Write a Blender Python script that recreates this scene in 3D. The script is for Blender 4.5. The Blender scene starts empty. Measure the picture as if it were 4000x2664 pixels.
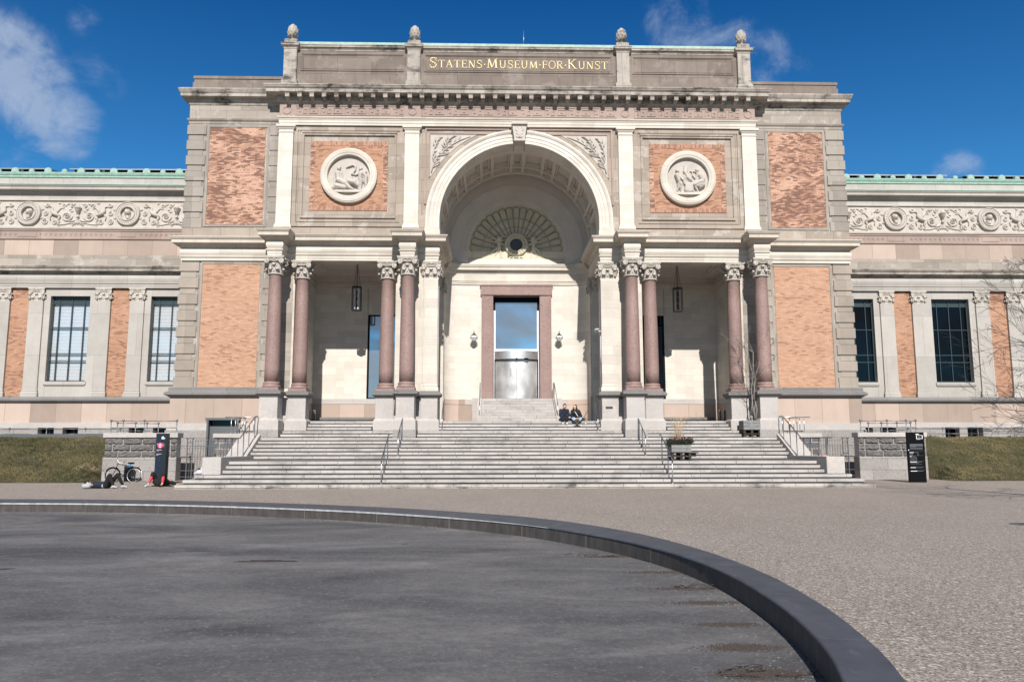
# Museum front with arched entrance, procedural scene
SKYTINT = (.20, .88, 1.5); SKYSTR = .05; SUNSTR = 5.0; EXPO = 0.36; INSX0, INSX1 = -4.62, 4.70; CLA = (8.5, 9.5, 11.5); CLB = (5, 6.8, 9.8); CLC = (.9, 1.5, 2.4); CLD = (7.0, 7.6, 8.2)
import bpy, bmesh, math, random
from mathutils import Vector, Matrix
R = math.radians
PI = math.pi
random.seed(7)
scene = bpy.context.scene
COL = scene.collection

# ------------------------------------------------------------ camera
cam_d = bpy.data.cameras.new('camera'); cam = bpy.data.objects.new('camera', cam_d); COL.objects.link(cam)
scene.camera = cam
CAM = Vector((-1.353, -30.226, 1.518))
yaw, pitch, roll = R(1.4563), R(7.6245), R(-0.064)
F_ = Vector((math.sin(yaw)*math.cos(pitch), math.cos(yaw)*math.cos(pitch), math.sin(pitch)))
R_ = Vector((math.cos(yaw), -math.sin(yaw), 0)); U_ = R_.cross(F_)
R2 = R_*math.cos(roll)+U_*math.sin(roll); U2 = -R_*math.sin(roll)+U_*math.cos(roll)
cam.matrix_world = Matrix(((R2.x, U2.x, -F_.x, CAM.x), (R2.y, U2.y, -F_.y, CAM.y), (R2.z, U2.z, -F_.z, CAM.z), (0, 0, 0, 1)))
cam_d.sensor_width = 36; cam_d.lens = 27.965; cam_d.clip_end = 3000; cam_d.clip_start = .1

# ------------------------------------------------------------ world, sun, exposure
SUN_EL = R(38.6); SUN_DX = -.035
def newnode(nt, typ, **kw):
    n = nt.nodes.new(typ)
    for k, v in kw.items(): setattr(n, k, v)
    return n
world = bpy.data.worlds.new('World'); scene.world = world; world.use_nodes = True
wt = world.node_tree; wt.nodes.clear()
wo = newnode(wt, 'ShaderNodeOutputWorld'); wb = newnode(wt, 'ShaderNodeBackground')
sky = newnode(wt, 'ShaderNodeTexSky', sky_type='NISHITA', sun_disc=False, sun_elevation=SUN_EL, sun_rotation=R(180)+SUN_DX*1.0)
sky.altitude = 0; sky.air_density = 1.0; sky.dust_density = 0.3; sky.ozone_density = 3.0
wg = newnode(wt, 'ShaderNodeTexCoord')
L = wt.links.new
def wmath(op, a, b=None, c=None, clamp=False):
    n = newnode(wt, 'ShaderNodeMath', operation=op, use_clamp=clamp)
    for i, v in enumerate((a, b, c)):
        if v is None: continue
        if isinstance(v, (int, float)): n.inputs[i].default_value = v
        else: L(v, n.inputs[i])
    return n.outputs[0]
tint = newnode(wt, 'ShaderNodeMix', data_type='RGBA', blend_type='MULTIPLY'); tint.inputs[0].default_value = 1
L(sky.outputs[0], tint.inputs[6]); tint.inputs[7].default_value = (SKYTINT[0], SKYTINT[1], SKYTINT[2], 1)
sepz = newnode(wt, 'ShaderNodeSeparateXYZ'); L(wg.outputs['Generated'], sepz.inputs[0])
grd = newnode(wt, 'ShaderNodeMapRange'); L(sepz.outputs['Z'], grd.inputs[0]); grd.inputs[1].default_value = .56; grd.inputs[2].default_value = .22; grd.inputs[3].default_value = 0; grd.inputs[4].default_value = 1
gc = newnode(wt, 'ShaderNodeMix', data_type='RGBA'); L(grd.outputs[0], gc.inputs[0]); gc.inputs[6].default_value = (.25, .80, .92, 1); gc.inputs[7].default_value = (2.6, 1.65, 1.30, 1)
tint2 = newnode(wt, 'ShaderNodeMix', data_type='RGBA', blend_type='MULTIPLY'); tint2.inputs[0].default_value = 1; L(tint.outputs[2], tint2.inputs[6]); L(gc.outputs[2], tint2.inputs[7]); tint = tint2
def wnoise(scale, detail, rough=.55, dist=0.0, off=(0, 0, 0), squash=(1, 1, 1)):
    mp = newnode(wt, 'ShaderNodeMapping'); L(wg.outputs['Generated'], mp.inputs[0]); mp.inputs[1].default_value = off; mp.inputs[3].default_value = squash
    n = newnode(wt, 'ShaderNodeTexNoise'); L(mp.outputs[0], n.inputs['Vector'])
    n.inputs['Scale'].default_value = scale; n.inputs['Detail'].default_value = detail; n.inputs['Roughness'].default_value = rough; n.inputs['Distortion'].default_value = dist
    return n.outputs['Fac']
def ray(px, py): # direction of a point of the sky (used once, to place the clouds round the compass)
    return (F_ + R2*(px-2000)/3107.2 - U2*(py-1332)/3107.2).normalized()
blobs = [((40, 230), 3.0, .85), ((110, 350), 3.2, .95), ((230, 470), 2.8, .95), ((160, 440), 3.0, .9), ((300, 420), 1.8, .6), ((390, 300), 2.0, .5), ((340, 95), 1.3, .55), ((375, 165), 1.3, .42), ((315, 205), .8, .4), ((90, 580), 2.0, .55), ((20, 480), 2.2, .5),
         ((2610, 70), 2.4, .75), ((2700, 60), 1.8, .6), ((2560, 40), 1.4, .5), ((2740, 130), 2.0, .65), ((2860, 160), 2.0, .6), ((2990, 240), 2.2, .8), ((3080, 280), 1.8, .5), ((3740, 690), 1.8, .8), ((3690, 530), .8, .4)]
acc = None
for (p, rad, amp) in blobs:
    d = ray(*p)
    vm = newnode(wt, 'ShaderNodeVectorMath', operation='DOT_PRODUCT'); L(wg.outputs['Generated'], vm.inputs[0]); vm.inputs[1].default_value = d
    mr = newnode(wt, 'ShaderNodeMapRange', interpolation_type='SMOOTHSTEP'); L(vm.outputs['Value'], mr.inputs[0])
    mr.inputs[1].default_value = math.cos(R(rad*1.25)); mr.inputs[2].default_value = math.cos(R(rad*.15)); mr.inputs[3].default_value = 0; mr.inputs[4].default_value = amp
    acc = mr.outputs[0] if acc is None else wmath('MAXIMUM', acc, mr.outputs[0])
n1 = wnoise(10, 12, .64, .35, (3.1, 0, 1.2), (1, 1, 1.15))
edge = wmath('ADD', acc, wmath('MULTIPLY', wmath('SUBTRACT', n1, .5), 3.8))
edge = wmath('SUBTRACT', edge, .30, clamp=True)
front = wmath('MULTIPLY', wmath('MULTIPLY', edge, 1.0, clamp=True), wmath('GREATER_THAN', acc, 0.001))
frontm = newnode(wt, 'ShaderNodeMapRange', interpolation_type='SMOOTHSTEP'); L(wmath('MULTIPLY', front, wmath('MULTIPLY', acc, 1.6, clamp=True)), frontm.inputs[0]); frontm.inputs[2].default_value = 1.35
# broad cloud cover on the sun's side of the sky (what the glass reflects)
sep = newnode(wt, 'ShaderNodeSeparateXYZ'); L(wg.outputs['Generated'], sep.inputs[0])
back = newnode(wt, 'ShaderNodeMapRange', interpolation_type='SMOOTHSTEP'); L(sep.outputs['Y'], back.inputs[0])
back.inputs[1].default_value = .12; back.inputs[2].default_value = -.35; back.inputs[3].default_value = 0; back.inputs[4].default_value = 1
n2 = wnoise(6.5, 7, .55, .6, (.4, 2, .3), (1, 1, 2.2))
bm_ = newnode(wt, 'ShaderNodeMapRange', interpolation_type='SMOOTHSTEP'); L(n2, bm_.inputs[0]); bm_.inputs[1].default_value = .38; bm_.inputs[2].default_value = .54
backf = wmath('MULTIPLY', bm_.outputs[0], back.outputs[0])
cf = wmath('MAXIMUM', wmath('MULTIPLY', frontm.outputs[0], .85), wmath('MULTIPLY', backf, .85))
n3 = wnoise(10, 5, .6, .4, (9, 0, 0), (1, 1, 1.8))
cc = newnode(wt, 'ShaderNodeMix', data_type='RGBA'); L(n3, cc.inputs[0]); cc.inputs[6].default_value = (*CLB, 1); cc.inputs[7].default_value = (*CLA, 1)
c2_ = newnode(wt, 'ShaderNodeMix', data_type='RGBA'); L(n3, c2_.inputs[0]); c2_.inputs[6].default_value = (*CLC, 1); c2_.inputs[7].default_value = (*CLD, 1)
c3_ = newnode(wt, 'ShaderNodeMix', data_type='RGBA'); L(back.outputs[0], c3_.inputs[0]); L(cc.outputs[2], c3_.inputs[6]); L(c2_.outputs[2], c3_.inputs[7])
mx = newnode(wt, 'ShaderNodeMix', data_type='RGBA'); L(cf, mx.inputs[0]); L(tint.outputs[2], mx.inputs[6]); L(c3_.outputs[2], mx.inputs[7])
L(mx.outputs[2], wb.inputs[0]); wb.inputs[1].default_value = SKYSTR; L(wb.outputs[0], wo.inputs[0])
sun_d = bpy.data.lights.new('sun', 'SUN'); sun = bpy.data.objects.new('sun', sun_d); COL.objects.link(sun)
sun_d.energy = SUNSTR; sun_d.angle = R(.5); sun_d.color = (1, .955, .9)
sd = Vector((SUN_DX, 1, -math.tan(SUN_EL))).normalized()
sun.rotation_euler = sd.to_track_quat('-Z', 'Y').to_euler(); sun.location = (0, -40, 40)
scene.view_settings.view_transform = 'Standard'; scene.view_settings.look = 'None'; scene.view_settings.exposure = EXPO; scene.view_settings.gamma = 1

# ------------------------------------------------------------ materials
def mat(name):
    m = bpy.data.materials.new(name); m.use_nodes = True
    nt = m.node_tree; b = nt.nodes['Principled BSDF']
    return m, nt, b
class N:
    def __init__(s, nt): s.nt = nt; s.pos = nt.nodes.new('ShaderNodeNewGeometry').outputs['Position']; s.l = nt.links.new
    def mth(s, op, a, b=None, c=None, clamp=False):
        n = newnode(s.nt, 'ShaderNodeMath', operation=op, use_clamp=clamp)
        for i, v in enumerate((a, b, c)):
            if v is None: continue
            if isinstance(v, (int, float)): n.inputs[i].default_value = v
            else: s.l(v, n.inputs[i])
        return n.outputs[0]
    def vec(s, sc=(1, 1, 1), off=(0, 0, 0)):
        mp = newnode(s.nt, 'ShaderNodeMapping'); s.l(s.pos, mp.inputs[0]); mp.inputs[3].default_value = sc; mp.inputs[1].default_value = off
        return mp.outputs[0]
    def noise(s, scale, detail=4, rough=.55, v=None, dist=0):
        n = newnode(s.nt, 'ShaderNodeTexNoise'); s.l(v or s.pos, n.inputs['Vector'])
        n.inputs['Scale'].default_value = scale; n.inputs['Detail'].default_value = detail; n.inputs['Roughness'].default_value = rough; n.inputs['Distortion'].default_value = dist
        return n.outputs['Fac']
    def vor(s, scale, v=None, out='Color', feature='F1'):
        n = newnode(s.nt, 'ShaderNodeTexVoronoi', feature=feature); s.l(v or s.pos, n.inputs['Vector']); n.inputs['Scale'].default_value = scale
        return n.outputs[out]
    def mr(s, x, a, b, c=0., d=1.):
        n = newnode(s.nt, 'ShaderNodeMapRange'); s.l(x, n.inputs[0])
        for i, v in enumerate((a, b, c, d)): n.inputs[i+1].default_value = v
        return n.outputs[0]
    def mix(s, f, a, b, mode='MIX'):
        n = newnode(s.nt, 'ShaderNodeMix', data_type='RGBA', blend_type=mode)
        if isinstance(f, (int, float)): n.inputs[0].default_value = f
        else: s.l(f, n.inputs[0])
        for i, v in ((6, a), (7, b)):
            if isinstance(v, tuple): n.inputs[i].default_value = (v[0], v[1], v[2], 1)
            else: s.l(v, n.inputs[i])
        return n.outputs[2]
    def wall(s, uoff=0., zoff=0.):
        sp = newnode(s.nt, 'ShaderNodeSeparateXYZ'); s.l(s.pos, sp.inputs[0])
        cb = newnode(s.nt, 'ShaderNodeCombineXYZ')
        s.l(s.mth('ADD', s.mth('ADD', sp.outputs[0], sp.outputs[1]), 100.+uoff), cb.inputs[0]); s.l(s.mth('ADD', sp.outputs[2], zoff), cb.inputs[1])
        return cb.outputs[0]
    def brick(s, w, h, m, c1, c2, mo, v, off=.5, smooth=.1, bias=0.):
        n = newnode(s.nt, 'ShaderNodeTexBrick', offset=off, squash=1.0); s.l(v, n.inputs['Vector'])
        for k, c in (('Color1', c1), ('Color2', c2), ('Mortar', mo)): n.inputs[k].default_value = (c[0], c[1], c[2], 1)
        n.inputs['Scale'].default_value = 1; n.inputs['Mortar Size'].default_value = m; n.inputs['Mortar Smooth'].default_value = smooth
        n.inputs['Brick Width'].default_value = w; n.inputs['Row Height'].default_value = h; n.inputs['Bias'].default_value = bias
        return n.outputs['Color'], n.outputs['Fac']
def finish(n, b, color, rough, bump=None, bstr=.3, bdist=.02):
    n.l(color, b.inputs['Base Color']) if not isinstance(color, tuple) else setattr(b.inputs['Base Color'], 'default_value', (*color, 1))
    b.inputs['Roughness'].default_value = rough
    if bump is not None:
        bp = newnode(n.nt, 'ShaderNodeBump'); bp.inputs['Strength'].default_value = bstr; bp.inputs['Distance'].default_value = bdist
        n.l(bump, bp.inputs['Height']); n.l(bp.outputs[0], b.inputs['Normal'])
def stone(name, c1, c2, joints=None, dark=None, streak=0., soot=0., speck=0., rough=.85, var=.25, bump=.25, band=0., patch=None, ns=1.3, spsc=95):
    m, nt, b = mat(name); n = N(nt)
    f = n.mr(n.noise(ns, 8, .65), .3, .7)
    col = n.mix(f, c1, c2)
    if band:   # natural bedding lines
        bd = n.mr(n.noise(1, 5, .7, n.vec((.5, .5, 9))), .35, .7)
        col = n.mix(n.mth('MULTIPLY', bd, band), col, tuple(x*.62 for x in c2))
    g = n.noise(28, 3, .7)
    col = n.mix(n.mr(g, .3, .75, 0, .28), col, tuple(x*.6 for x in c2))
    if speck:
        v = n.vor(spsc); sp = newnode(nt, 'ShaderNodeSeparateColor'); n.l(v, sp.inputs[0])
        col = n.mix(n.mth('MULTIPLY', n.mr(sp.outputs[0], .62, .72), speck), col, tuple(min(1, x*.28) for x in c1))
        col = n.mix(n.mth('MULTIPLY', n.mr(sp.outputs[1], .78, .84), speck*.8), col, tuple(min(1, x*1.55+.05) for x in c2))
    if joints:
        w, h, mo = joints[:3]; mo *= 1.7 if name not in ('cream_limestone', 'cream_limestone_wall') else .6
        bc, bf = n.brick(w, h, mo, (0, 0, 0), (1, 1, 1), (.5, .5, .5), n.wall(*(joints[3:5] if len(joints) > 3 else (0, 0))), off=.47, smooth=.6)
        col = n.mix(var, col, n.mix(n.mr(bc, 0, 1), tuple(x*.55 for x in c2), tuple(min(1, x*1.3) for x in c1)))
        col = n.mix(n.mth('MULTIPLY', bf, .75), col, dark or tuple(x*.35 for x in c2))
    if streak:
        s1 = n.mr(n.noise(1.0, 6, .65, n.vec((3.2, 3.2, .35))), .52, .75)
        col = n.mix(n.mth('MULTIPLY', s1, streak), col, tuple(x*.3 for x in c2))
    if soot:
        s2 = n.mr(n.noise(1.1, 9, .72, n.vec((.9, .9, 2.2))), .5, .66)
        col = n.mix(n.mth('MULTIPLY', s2, soot), col, (.025, .024, .022))
    if patch:
        p = n.mr(n.noise(.9, 6, .75, n.vec((1, 1, 1), (5, 3, 8))), .55, .62)
        col = n.mix(n.mth('MULTIPLY', p, .5), col, patch)
    finish(n, b, col, rough, g, bump, .012)
    return m
def brickmat(name, light, mid, darkc, mortar, darkamt, seed, horizontal=True, bw=.235, bh=.0685, grad=.3):
    m, nt, b = mat(name); n = N(nt)
    w = n.wall(seed)
    if not horizontal:
        sp = newnode(nt, 'ShaderNodeSeparateXYZ'); n.l(w, sp.inputs[0]); cb = newnode(nt, 'ShaderNodeCombineXYZ'); n.l(sp.outputs[1], cb.inputs[0]); n.l(sp.outputs[0], cb.inputs[1]); w = cb.outputs[0]
    bc, bf = n.brick(bw, bh, .007, (0, 0, 0), (1, 1, 1), (.5, .5, .5), w, off=.5)
    big = n.noise(.5, 5, .65, n.vec((.7, .7, 1.5), (seed, 0, seed)))
    t = n.mr(n.mth('ADD', n.mth('MULTIPLY', bc, .7), n.mth('MULTIPLY', n.mth('SUBTRACT', .5, big), -3.0*grad)), .05, .75)
    col = n.mix(t, mid, light)
    bc2, _ = n.brick(bw, bh, .0, (0, 0, 0), (1, 1, 1), (.5, .5, .5), n.wall(seed+bw*7, bh*12) if horizontal else w, off=.5)
    dk = n.mr(n.mth('ADD', bc2, n.mth('MULTIPLY', n.mth('SUBTRACT', big, .5), -2.2*grad)), 1.0-darkamt, 1.06-darkamt)
    col = n.mix(n.mth('MULTIPLY', dk, .8), col, darkc)
    col = n.mix(n.mr(n.noise(9, 4, .7), .35, .75, 0, .35), col, tuple(x*.6 for x in mid))
    col = n.mix(n.mth('MULTIPLY', bf, .75), col, mortar)
    finish(n, b, col, .9, bf, -.5, .01)
    return m
def plain(name, c, rough=.6, metal=0., var=.0, spec=None, nscale=6):
    m, nt, b = mat(name); n = N(nt)
    if var:
        col = n.mix(n.mr(n.noise(nscale, 5, .6), .3, .7), tuple(x*(1-var) for x in c), tuple(min(1, x*(1+var)) for x in c))
    else: col = c
    finish(n, b, col, rough); b.inputs['Metallic'].default_value = metal
    if spec is not None: b.inputs['Specular IOR Level'].default_value = spec
    return m
M = {}
M['cream'] = stone('cream_limestone', (0.651, 0.605, 0.535), (0.525, 0.470, 0.400), joints=(1.15, .46, .006), var=.16, band=.22, ns=1.1)
M['creamwall'] = stone('cream_limestone_wall', (0.684, 0.636, 0.570), (0.589, 0.537, 0.465), joints=(.95, .34, .005), var=.16, band=.14)
M['cornice'] = stone('weathered_cornice_stone', (0.442, 0.399, 0.348), (0.289, 0.255, 0.221), joints=(1.05, 5, .007), streak=.6, soot=.95, var=.25)
M['cornice_clean'] = stone('cornice_limestone', (0.626, 0.570, 0.488), (0.506, 0.442, 0.368), joints=(1.4, 5, .006), streak=.12, soot=.10, var=.12, band=.3)
M['sand'] = stone('grey_brown_sandstone', (0.375, 0.315, 0.26), (0.285, 0.235, 0.19), joints=(1.4, .62, .007), var=.3, streak=.12, patch=(.5, .46, .41))
M['sandblk'] = stone('grey_sandstone_blocks', (0.355, 0.313, 0.27), (0.27, 0.233, 0.196), joints=(1.55, .475, .006), var=.35, streak=.12, patch=(.48, .45, .41))
M['attic'] = stone('dark_sandstone', (0.22, 0.178, 0.15), (0.16, 0.128, 0.107), joints=(1.75, .9, .008, .3, .1), var=.25, streak=.3, patch=(.28, .24, .21))
M['quoin'] = stone('grey_quoin_stone', (0.345, 0.308, 0.268), (0.265, 0.232, 0.198), joints=(.9, 3, .003), var=.25, streak=.2)
M['quoinlow'] = stone('brown_quoin_stone', (0.375, 0.325, 0.275), (0.27, 0.228, 0.186), joints=(.9, 3, .003), var=.35, streak=.22)
M['pinkfr'] = stone('pink_frieze_stone', (0.385, 0.295, 0.255), (0.305, 0.228, 0.193), joints=(2.2, 5, .006), var=.2, soot=.12)
M['podium'] = stone('pink_podium_slab', (0.455, 0.36, 0.3), (0.365, 0.28, 0.228), joints=(1.35, 9, .007), var=.5, streak=.12)
M['winggrey'] = stone('grey_wing_limestone', (0.46, 0.432, 0.395), (0.37, 0.342, 0.31), joints=(1.5, 2.3, .005, .5, .4), var=.2, streak=.08)
M['relief'] = stone('carved_limestone', (0.54, 0.495, 0.44), (0.42, 0.38, 0.335), var=.1, streak=.12, ns=2)
M['reliefdark'] = stone('carved_limestone_ochre', (0.68, 0.63, 0.49), (0.56, 0.51, 0.385), var=.1, streak=.25, ns=2)
M['granite'] = stone('grey_granite', (0.5, 0.465, 0.44), (0.4, 0.37, 0.345), speck=.35, patch=(.55, .46, .40), rough=.7, ns=.8)
M['granited'] = stone('dark_grey_granite', (0.200, 0.191, 0.183), (0.153, 0.145, 0.140), speck=.5, rough=.65, joints=(1.7, 9, .006), var=.2)
M['graniter'] = stone('rough_granite', (0.374, 0.348, 0.327), (0.281, 0.255, 0.238), speck=1.0, bump=.9, joints=(1.5, .5, .008), var=.2)
M['step'] = stone('granite_step', (.49, .455, .43), (.39, .36, .335), speck=.3, soot=.35, streak=.25, rough=.75, joints=(1.9, .165, .009), var=.22, dark=(.10, .09, .085))
M['step1'] = stone('stained_bottom_step', (.50, .465, .42), (.38, .35, .315), speck=.3, streak=.5, soot=.85, rough=.75, joints=(1.9, .165, .009), var=.22, dark=(.10, .09, .085))
M['redgr'] = stone('red_granite', (0.335, 0.225, 0.198), (0.245, 0.158, 0.138), speck=.6, rough=.62, bump=.15, ns=.6, spsc=55, streak=.12)
M['rustic'] = stone('rock_faced_stone', (.165, .155, .15), (.095, .088, .085), joints=(.86, .30, .016, .2, .04), dark=(.42, .39, .37), var=.3, bump=1.0, streak=-.0)
M['vault'] = stone('vault_plaster', (0.72, 0.665, 0.6), (0.64, 0.585, 0.52), var=.1, bump=.1)
M['brickA'] = brickmat('salmon_brick', (.56, .33, .22), (.42, .235, .15), (.27, .135, .085), (.30, .20, .14), .12, 3.)
M['brickB'] = brickmat('weathered_brick', (.60, .37, .265), (.33, .17, .112), (.115, .055, .04), (.22, .145, .11), .38, 11., grad=1.2)
M['brickW'] = brickmat('orange_brick', (.50, .285, .185), (.37, .195, .12), (.2, .095, .06), (.27, .17, .12), .2, 23., grad=.5)
M['brickS'] = brickmat('soldier_brick', (.60, .34, .24), (.40, .2, .13), (.2, .09, .06), (.32, .22, .16), .45, 31., horizontal=False)
M['copper'] = plain('green_copper', (.27, .41, .345), .6, 0, .18)
M['steel'] = plain('brushed_steel', (.75, .75, .75), .42, .9, .12)
M['rail'] = plain('painted_steel_rail', (.16, .16, .165), .35, .7)
M['brass'] = plain('brown_handrail', (.20, .155, .13), .35, .8)
M['iron'] = plain('wrought_iron', (.045, .05, .055), .5, .3)
M['irongrey'] = plain('grey_painted_iron', (.16, .165, .17), .4, .5)
M['black'] = plain('black_metal', (.003, .0032, .004), .5, spec=.12)
M['dark'] = plain('dark_void', (.012, .012, .014), .6)
M['ocul'] = plain('dusty_dark_pane', (.055, .055, .062), .4)
M['gold'] = plain('gilded_letters', (.60, .47, .22), .5, .1)
M['white'] = plain('white_paint', (.8, .8, .8), .5)
M['darkgreen'] = plain('dark_green_frame', (.035, .052, .056), .35)
M['louvre'] = plain('window_blind', (.62, .63, .64), .6)
M['roomdark'] = plain('dark_interior', (.01, .011, .013), .5)
M['blueg'] = plain('blue_paint_graffiti', (.01, .06, .4), .5)
M['pink'] = plain('pink_sticker', (.75, .06, .16), .5)
M['reds'] = plain('red_sign', (.55, .02, .02), .5)
M['wood'] = plain('weathered_wood', (.20, .20, .195), .8, 0, .3, nscale=9)
M['woodd'] = plain('dark_pallet_wood', (.035, .028, .022), .85, 0, .3)
M['soil'] = plain('soil', (.03, .022, .015), .95, 0, .3)
M['bark'] = plain('grey_bark', (.10, .085, .07), .85, 0, .35, nscale=14)
M['barkl'] = plain('pale_bark', (.21, .185, .16), .85, 0, .3, nscale=14)
M['leafg'] = plain('evergreen_leaf', (.018, .034, .010), .6, 0, .4, nscale=8)
M['leafr'] = plain('red_leaf', (.085, .016, .018), .6, 0, .4, nscale=8)
M['straw'] = plain('dry_straw', (.50, .36, .22), .8, 0, .2)
M['skin'] = plain('skin', (.58, .33, .24), .55, 0, .08)
M['navy'] = plain('navy_cloth', (.008, .012, .028), .85)
M['blackc'] = plain('black_cloth', (.006, .006, .007), .9)
M['greyc'] = plain('pale_grey_cloth', (.34, .35, .38), .85)
M['jeans'] = plain('pale_jeans', (.22, .36, .56), .85)
M['boot'] = plain('olive_rubber_boot', (.045, .048, .04), .45)
M['redsock'] = plain('red_sock', (.46, .045, .06), .8)
M['mint'] = plain('mint_shoe', (.30, .58, .52), .7)
M['hair'] = plain('brown_hair', (.025, .014, .009), .6)
M['solar'] = plain('solar_panel', (.01, .012, .02), .25)
M['alu'] = plain('aluminium', (.5, .5, .5), .35, .8)
M['cup'] = plain('paper_cup', (.7, .68, .64), .7)
M['tan'] = plain('tan_leather', (.28, .18, .12), .7)
M['cloth'] = plain('lilac_cloth', (.5, .48, .58), .9)
M['lampglass'] = plain('white_lamp_glass', (.75, .77, .78), .15)
def glassm(name, base, rough=.02, metal=.85):
    m, nt, b = mat(name); b.inputs['Base Color'].default_value = (*base, 1); b.inputs['Roughness'].default_value = rough; b.inputs['Metallic'].default_value = metal
    return m
M['doorglass'] = glassm('reflective_glass', (.50, .56, .62))
M['darkglass'] = glassm('dark_window_glass', (.02, .021, .024), .03, .9)
def seeglass(name, f):
    m, nt, b = mat(name); nt.nodes.remove(b); o = nt.nodes['Material Output']
    t = newnode(nt, 'ShaderNodeBsdfTransparent'); g = newnode(nt, 'ShaderNodeBsdfGlossy'); g.inputs['Roughness'].default_value = .02
    x = newnode(nt, 'ShaderNodeMixShader'); x.inputs[0].default_value = f
    nt.links.new(t.outputs[0], x.inputs[1]); nt.links.new(g.outputs[0], x.inputs[2]); nt.links.new(x.outputs[0], o.inputs['Surface'])
    return m
M['clearglass'] = seeglass('clear_window_glass', .13)
# door steel with smeared cloud-like tarnish
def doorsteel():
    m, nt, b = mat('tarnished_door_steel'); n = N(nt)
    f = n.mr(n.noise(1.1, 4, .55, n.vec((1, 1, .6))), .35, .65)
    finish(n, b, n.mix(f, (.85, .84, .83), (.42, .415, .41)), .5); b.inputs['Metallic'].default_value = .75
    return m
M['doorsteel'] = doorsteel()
def gravelm():
    m, nt, b = mat('gravel'); n = N(nt)
    v = n.vor(85); s = newnode(nt, 'ShaderNodeSeparateColor'); n.l(v, s.inputs[0])
    fine = n.mr(n.noise(120, 3, .8), .3, .7)
    col = n.mix(s.outputs[0], (.165, .137, .113), (.455, .385, .325))
    col = n.mix(n.mth('MULTIPLY', fine, .5), col, (.24, .20, .17))
    col = n.mix(n.mr(s.outputs[1], .92, .95, 0, .6), col, (.58, .53, .48))
    col = n.mix(n.mr(s.outputs[2], .86, .9, 0, .75), col, (.05, .04, .035))
    big = n.mr(n.noise(.35, 6, .6, n.vec((1, .55, 1))), .35, .7)
    col = n.mix(n.mth('MULTIPLY', big, .35), col, (.16, .125, .098))
    mid = n.mr(n.noise(20, 6, .9), .38, .62)
    col = n.mix(n.mth('MULTIPLY', mid, .38), col, (.12, .094, .072))
    v2 = n.vor(50); s2 = newnode(nt, 'ShaderNodeSeparateColor'); n.l(v2, s2.inputs[0])
    col = n.mix(n.mr(s2.outputs[0], .75, 1, 0, .8), col, (.56, .50, .44)); col = n.mix(n.mr(s2.outputs[1], .7, 1, 0, .8), col, (.05, .042, .036))
    sp = newnode(nt, 'ShaderNodeSeparateXYZ'); n.l(n.pos, sp.inputs[0])
    d = n.vor(62, out='Distance')
    finish(n, b, col, .95, d, -.45, .012)
    return m
M['gravel'] = gravelm()
def asphaltm():
    m, nt, b = mat('asphalt'); n = N(nt)
    big = n.mr(n.noise(.42, 5, .6, n.vec((.6, 1.1, 1)), .8), .36, .66)
    col = n.mix(big, (.045, .046, .051), (.215, .205, .195))
    pt = n.mr(n.noise(2.2, 6, .7, n.vec((.7, 1.3, 1), (1, 4, 0)), .8), .38, .64)
    col = n.mix(n.mth('MULTIPLY', pt, .5), col, (.075, .074, .078))
    st = n.mr(n.noise(1.0, 6, .6, n.vec((.35, 1.1, 1), (7, 1, 0)), 1.2), .55, .75)
    col = n.mix(n.mth('MULTIPLY', st, .5), col, (.26, .245, .235))
    dk = n.mr(n.noise(.8, 5, .6, n.vec((.45, .9, 1), (2, 9, 0)), .6), .60, .78)
    col = n.mix(n.mth('MULTIPLY', dk, .6), col, (.02, .02, .023))
    g = n.noise(110, 3, .8)
    md = n.noise(9, 8, .85)
    col = n.mix(n.mr(md, .42, .62, 0, .3), col, (.035, .035, .038)); col = n.mix(n.mr(md, .5, .3, 0, .2), col, (.26, .25, .24))
    v3 = n.vor(38); s3 = newnode(nt, 'ShaderNodeSeparateColor'); n.l(v3, s3.inputs[0])
    col = n.mix(n.mr(s3.outputs[0], .7, 1, 0, .28), col, (.02, .02, .022)); col = n.mix(n.mr(s3.outputs[1], .85, 1, 0, .3), col, (.24, .23, .22))
    col = n.mix(n.mr(g, .4, .8, 0, .45), col, (.02, .02, .021))
    v = n.vor(45); s = newnode(nt, 'ShaderNodeSeparateColor'); n.l(v, s.inputs[0])
    col = n.mix(n.mr(s.outputs[0], .965, .98, 0, .6), col, (.20, .185, .17))
    finish(n, b, col, .8, g, .7, .01)
    return m
M['asphalt'] = asphaltm()
def kerbm():
    m, nt, b = mat('dark_granite_kerb'); n = N(nt)
    col = n.mix(n.mr(n.noise(3, 6, .6), .3, .7), (.040, .046, .058), (.068, .076, .092))
    sk = n.mr(n.noise(1, 4, .6, n.vec((9, 3, 2))), .6, .75)
    col = n.mix(n.mth('MULTIPLY', sk, .35), col, (.18, .18, .19))
    finish(n, b, col, .58, n.noise(60, 3, .7), .05, .01); b.inputs['Specular IOR Level'].default_value = .25
    return m
M['kerb'] = kerbm()
def kerbf():
    m, nt, b = mat('brown_granite_kerb_face'); n = N(nt)
    col = n.mix(n.mr(n.noise(1, 5, .65, n.vec((7, 7, 2.5))), .3, .7), (.040, .033, .030), (.085, .075, .068))
    finish(n, b, col, .7, n.noise(60, 3, .7), .3, .01)
    return m
M['kerbface'] = kerbf()
M['kerbglint'] = plain('painted_edge_glint', (.36, .36, .37), .5, 0, .3, nscale=7)  # pale colour stands in for the sun glint on the kerb arris
M['ribs'] = stone('painted_shade_rib', (.43, .395, .305), (.33, .30, .225), var=.1)  # darker tone paints in the shadowed edges of the shell ribs
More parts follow.
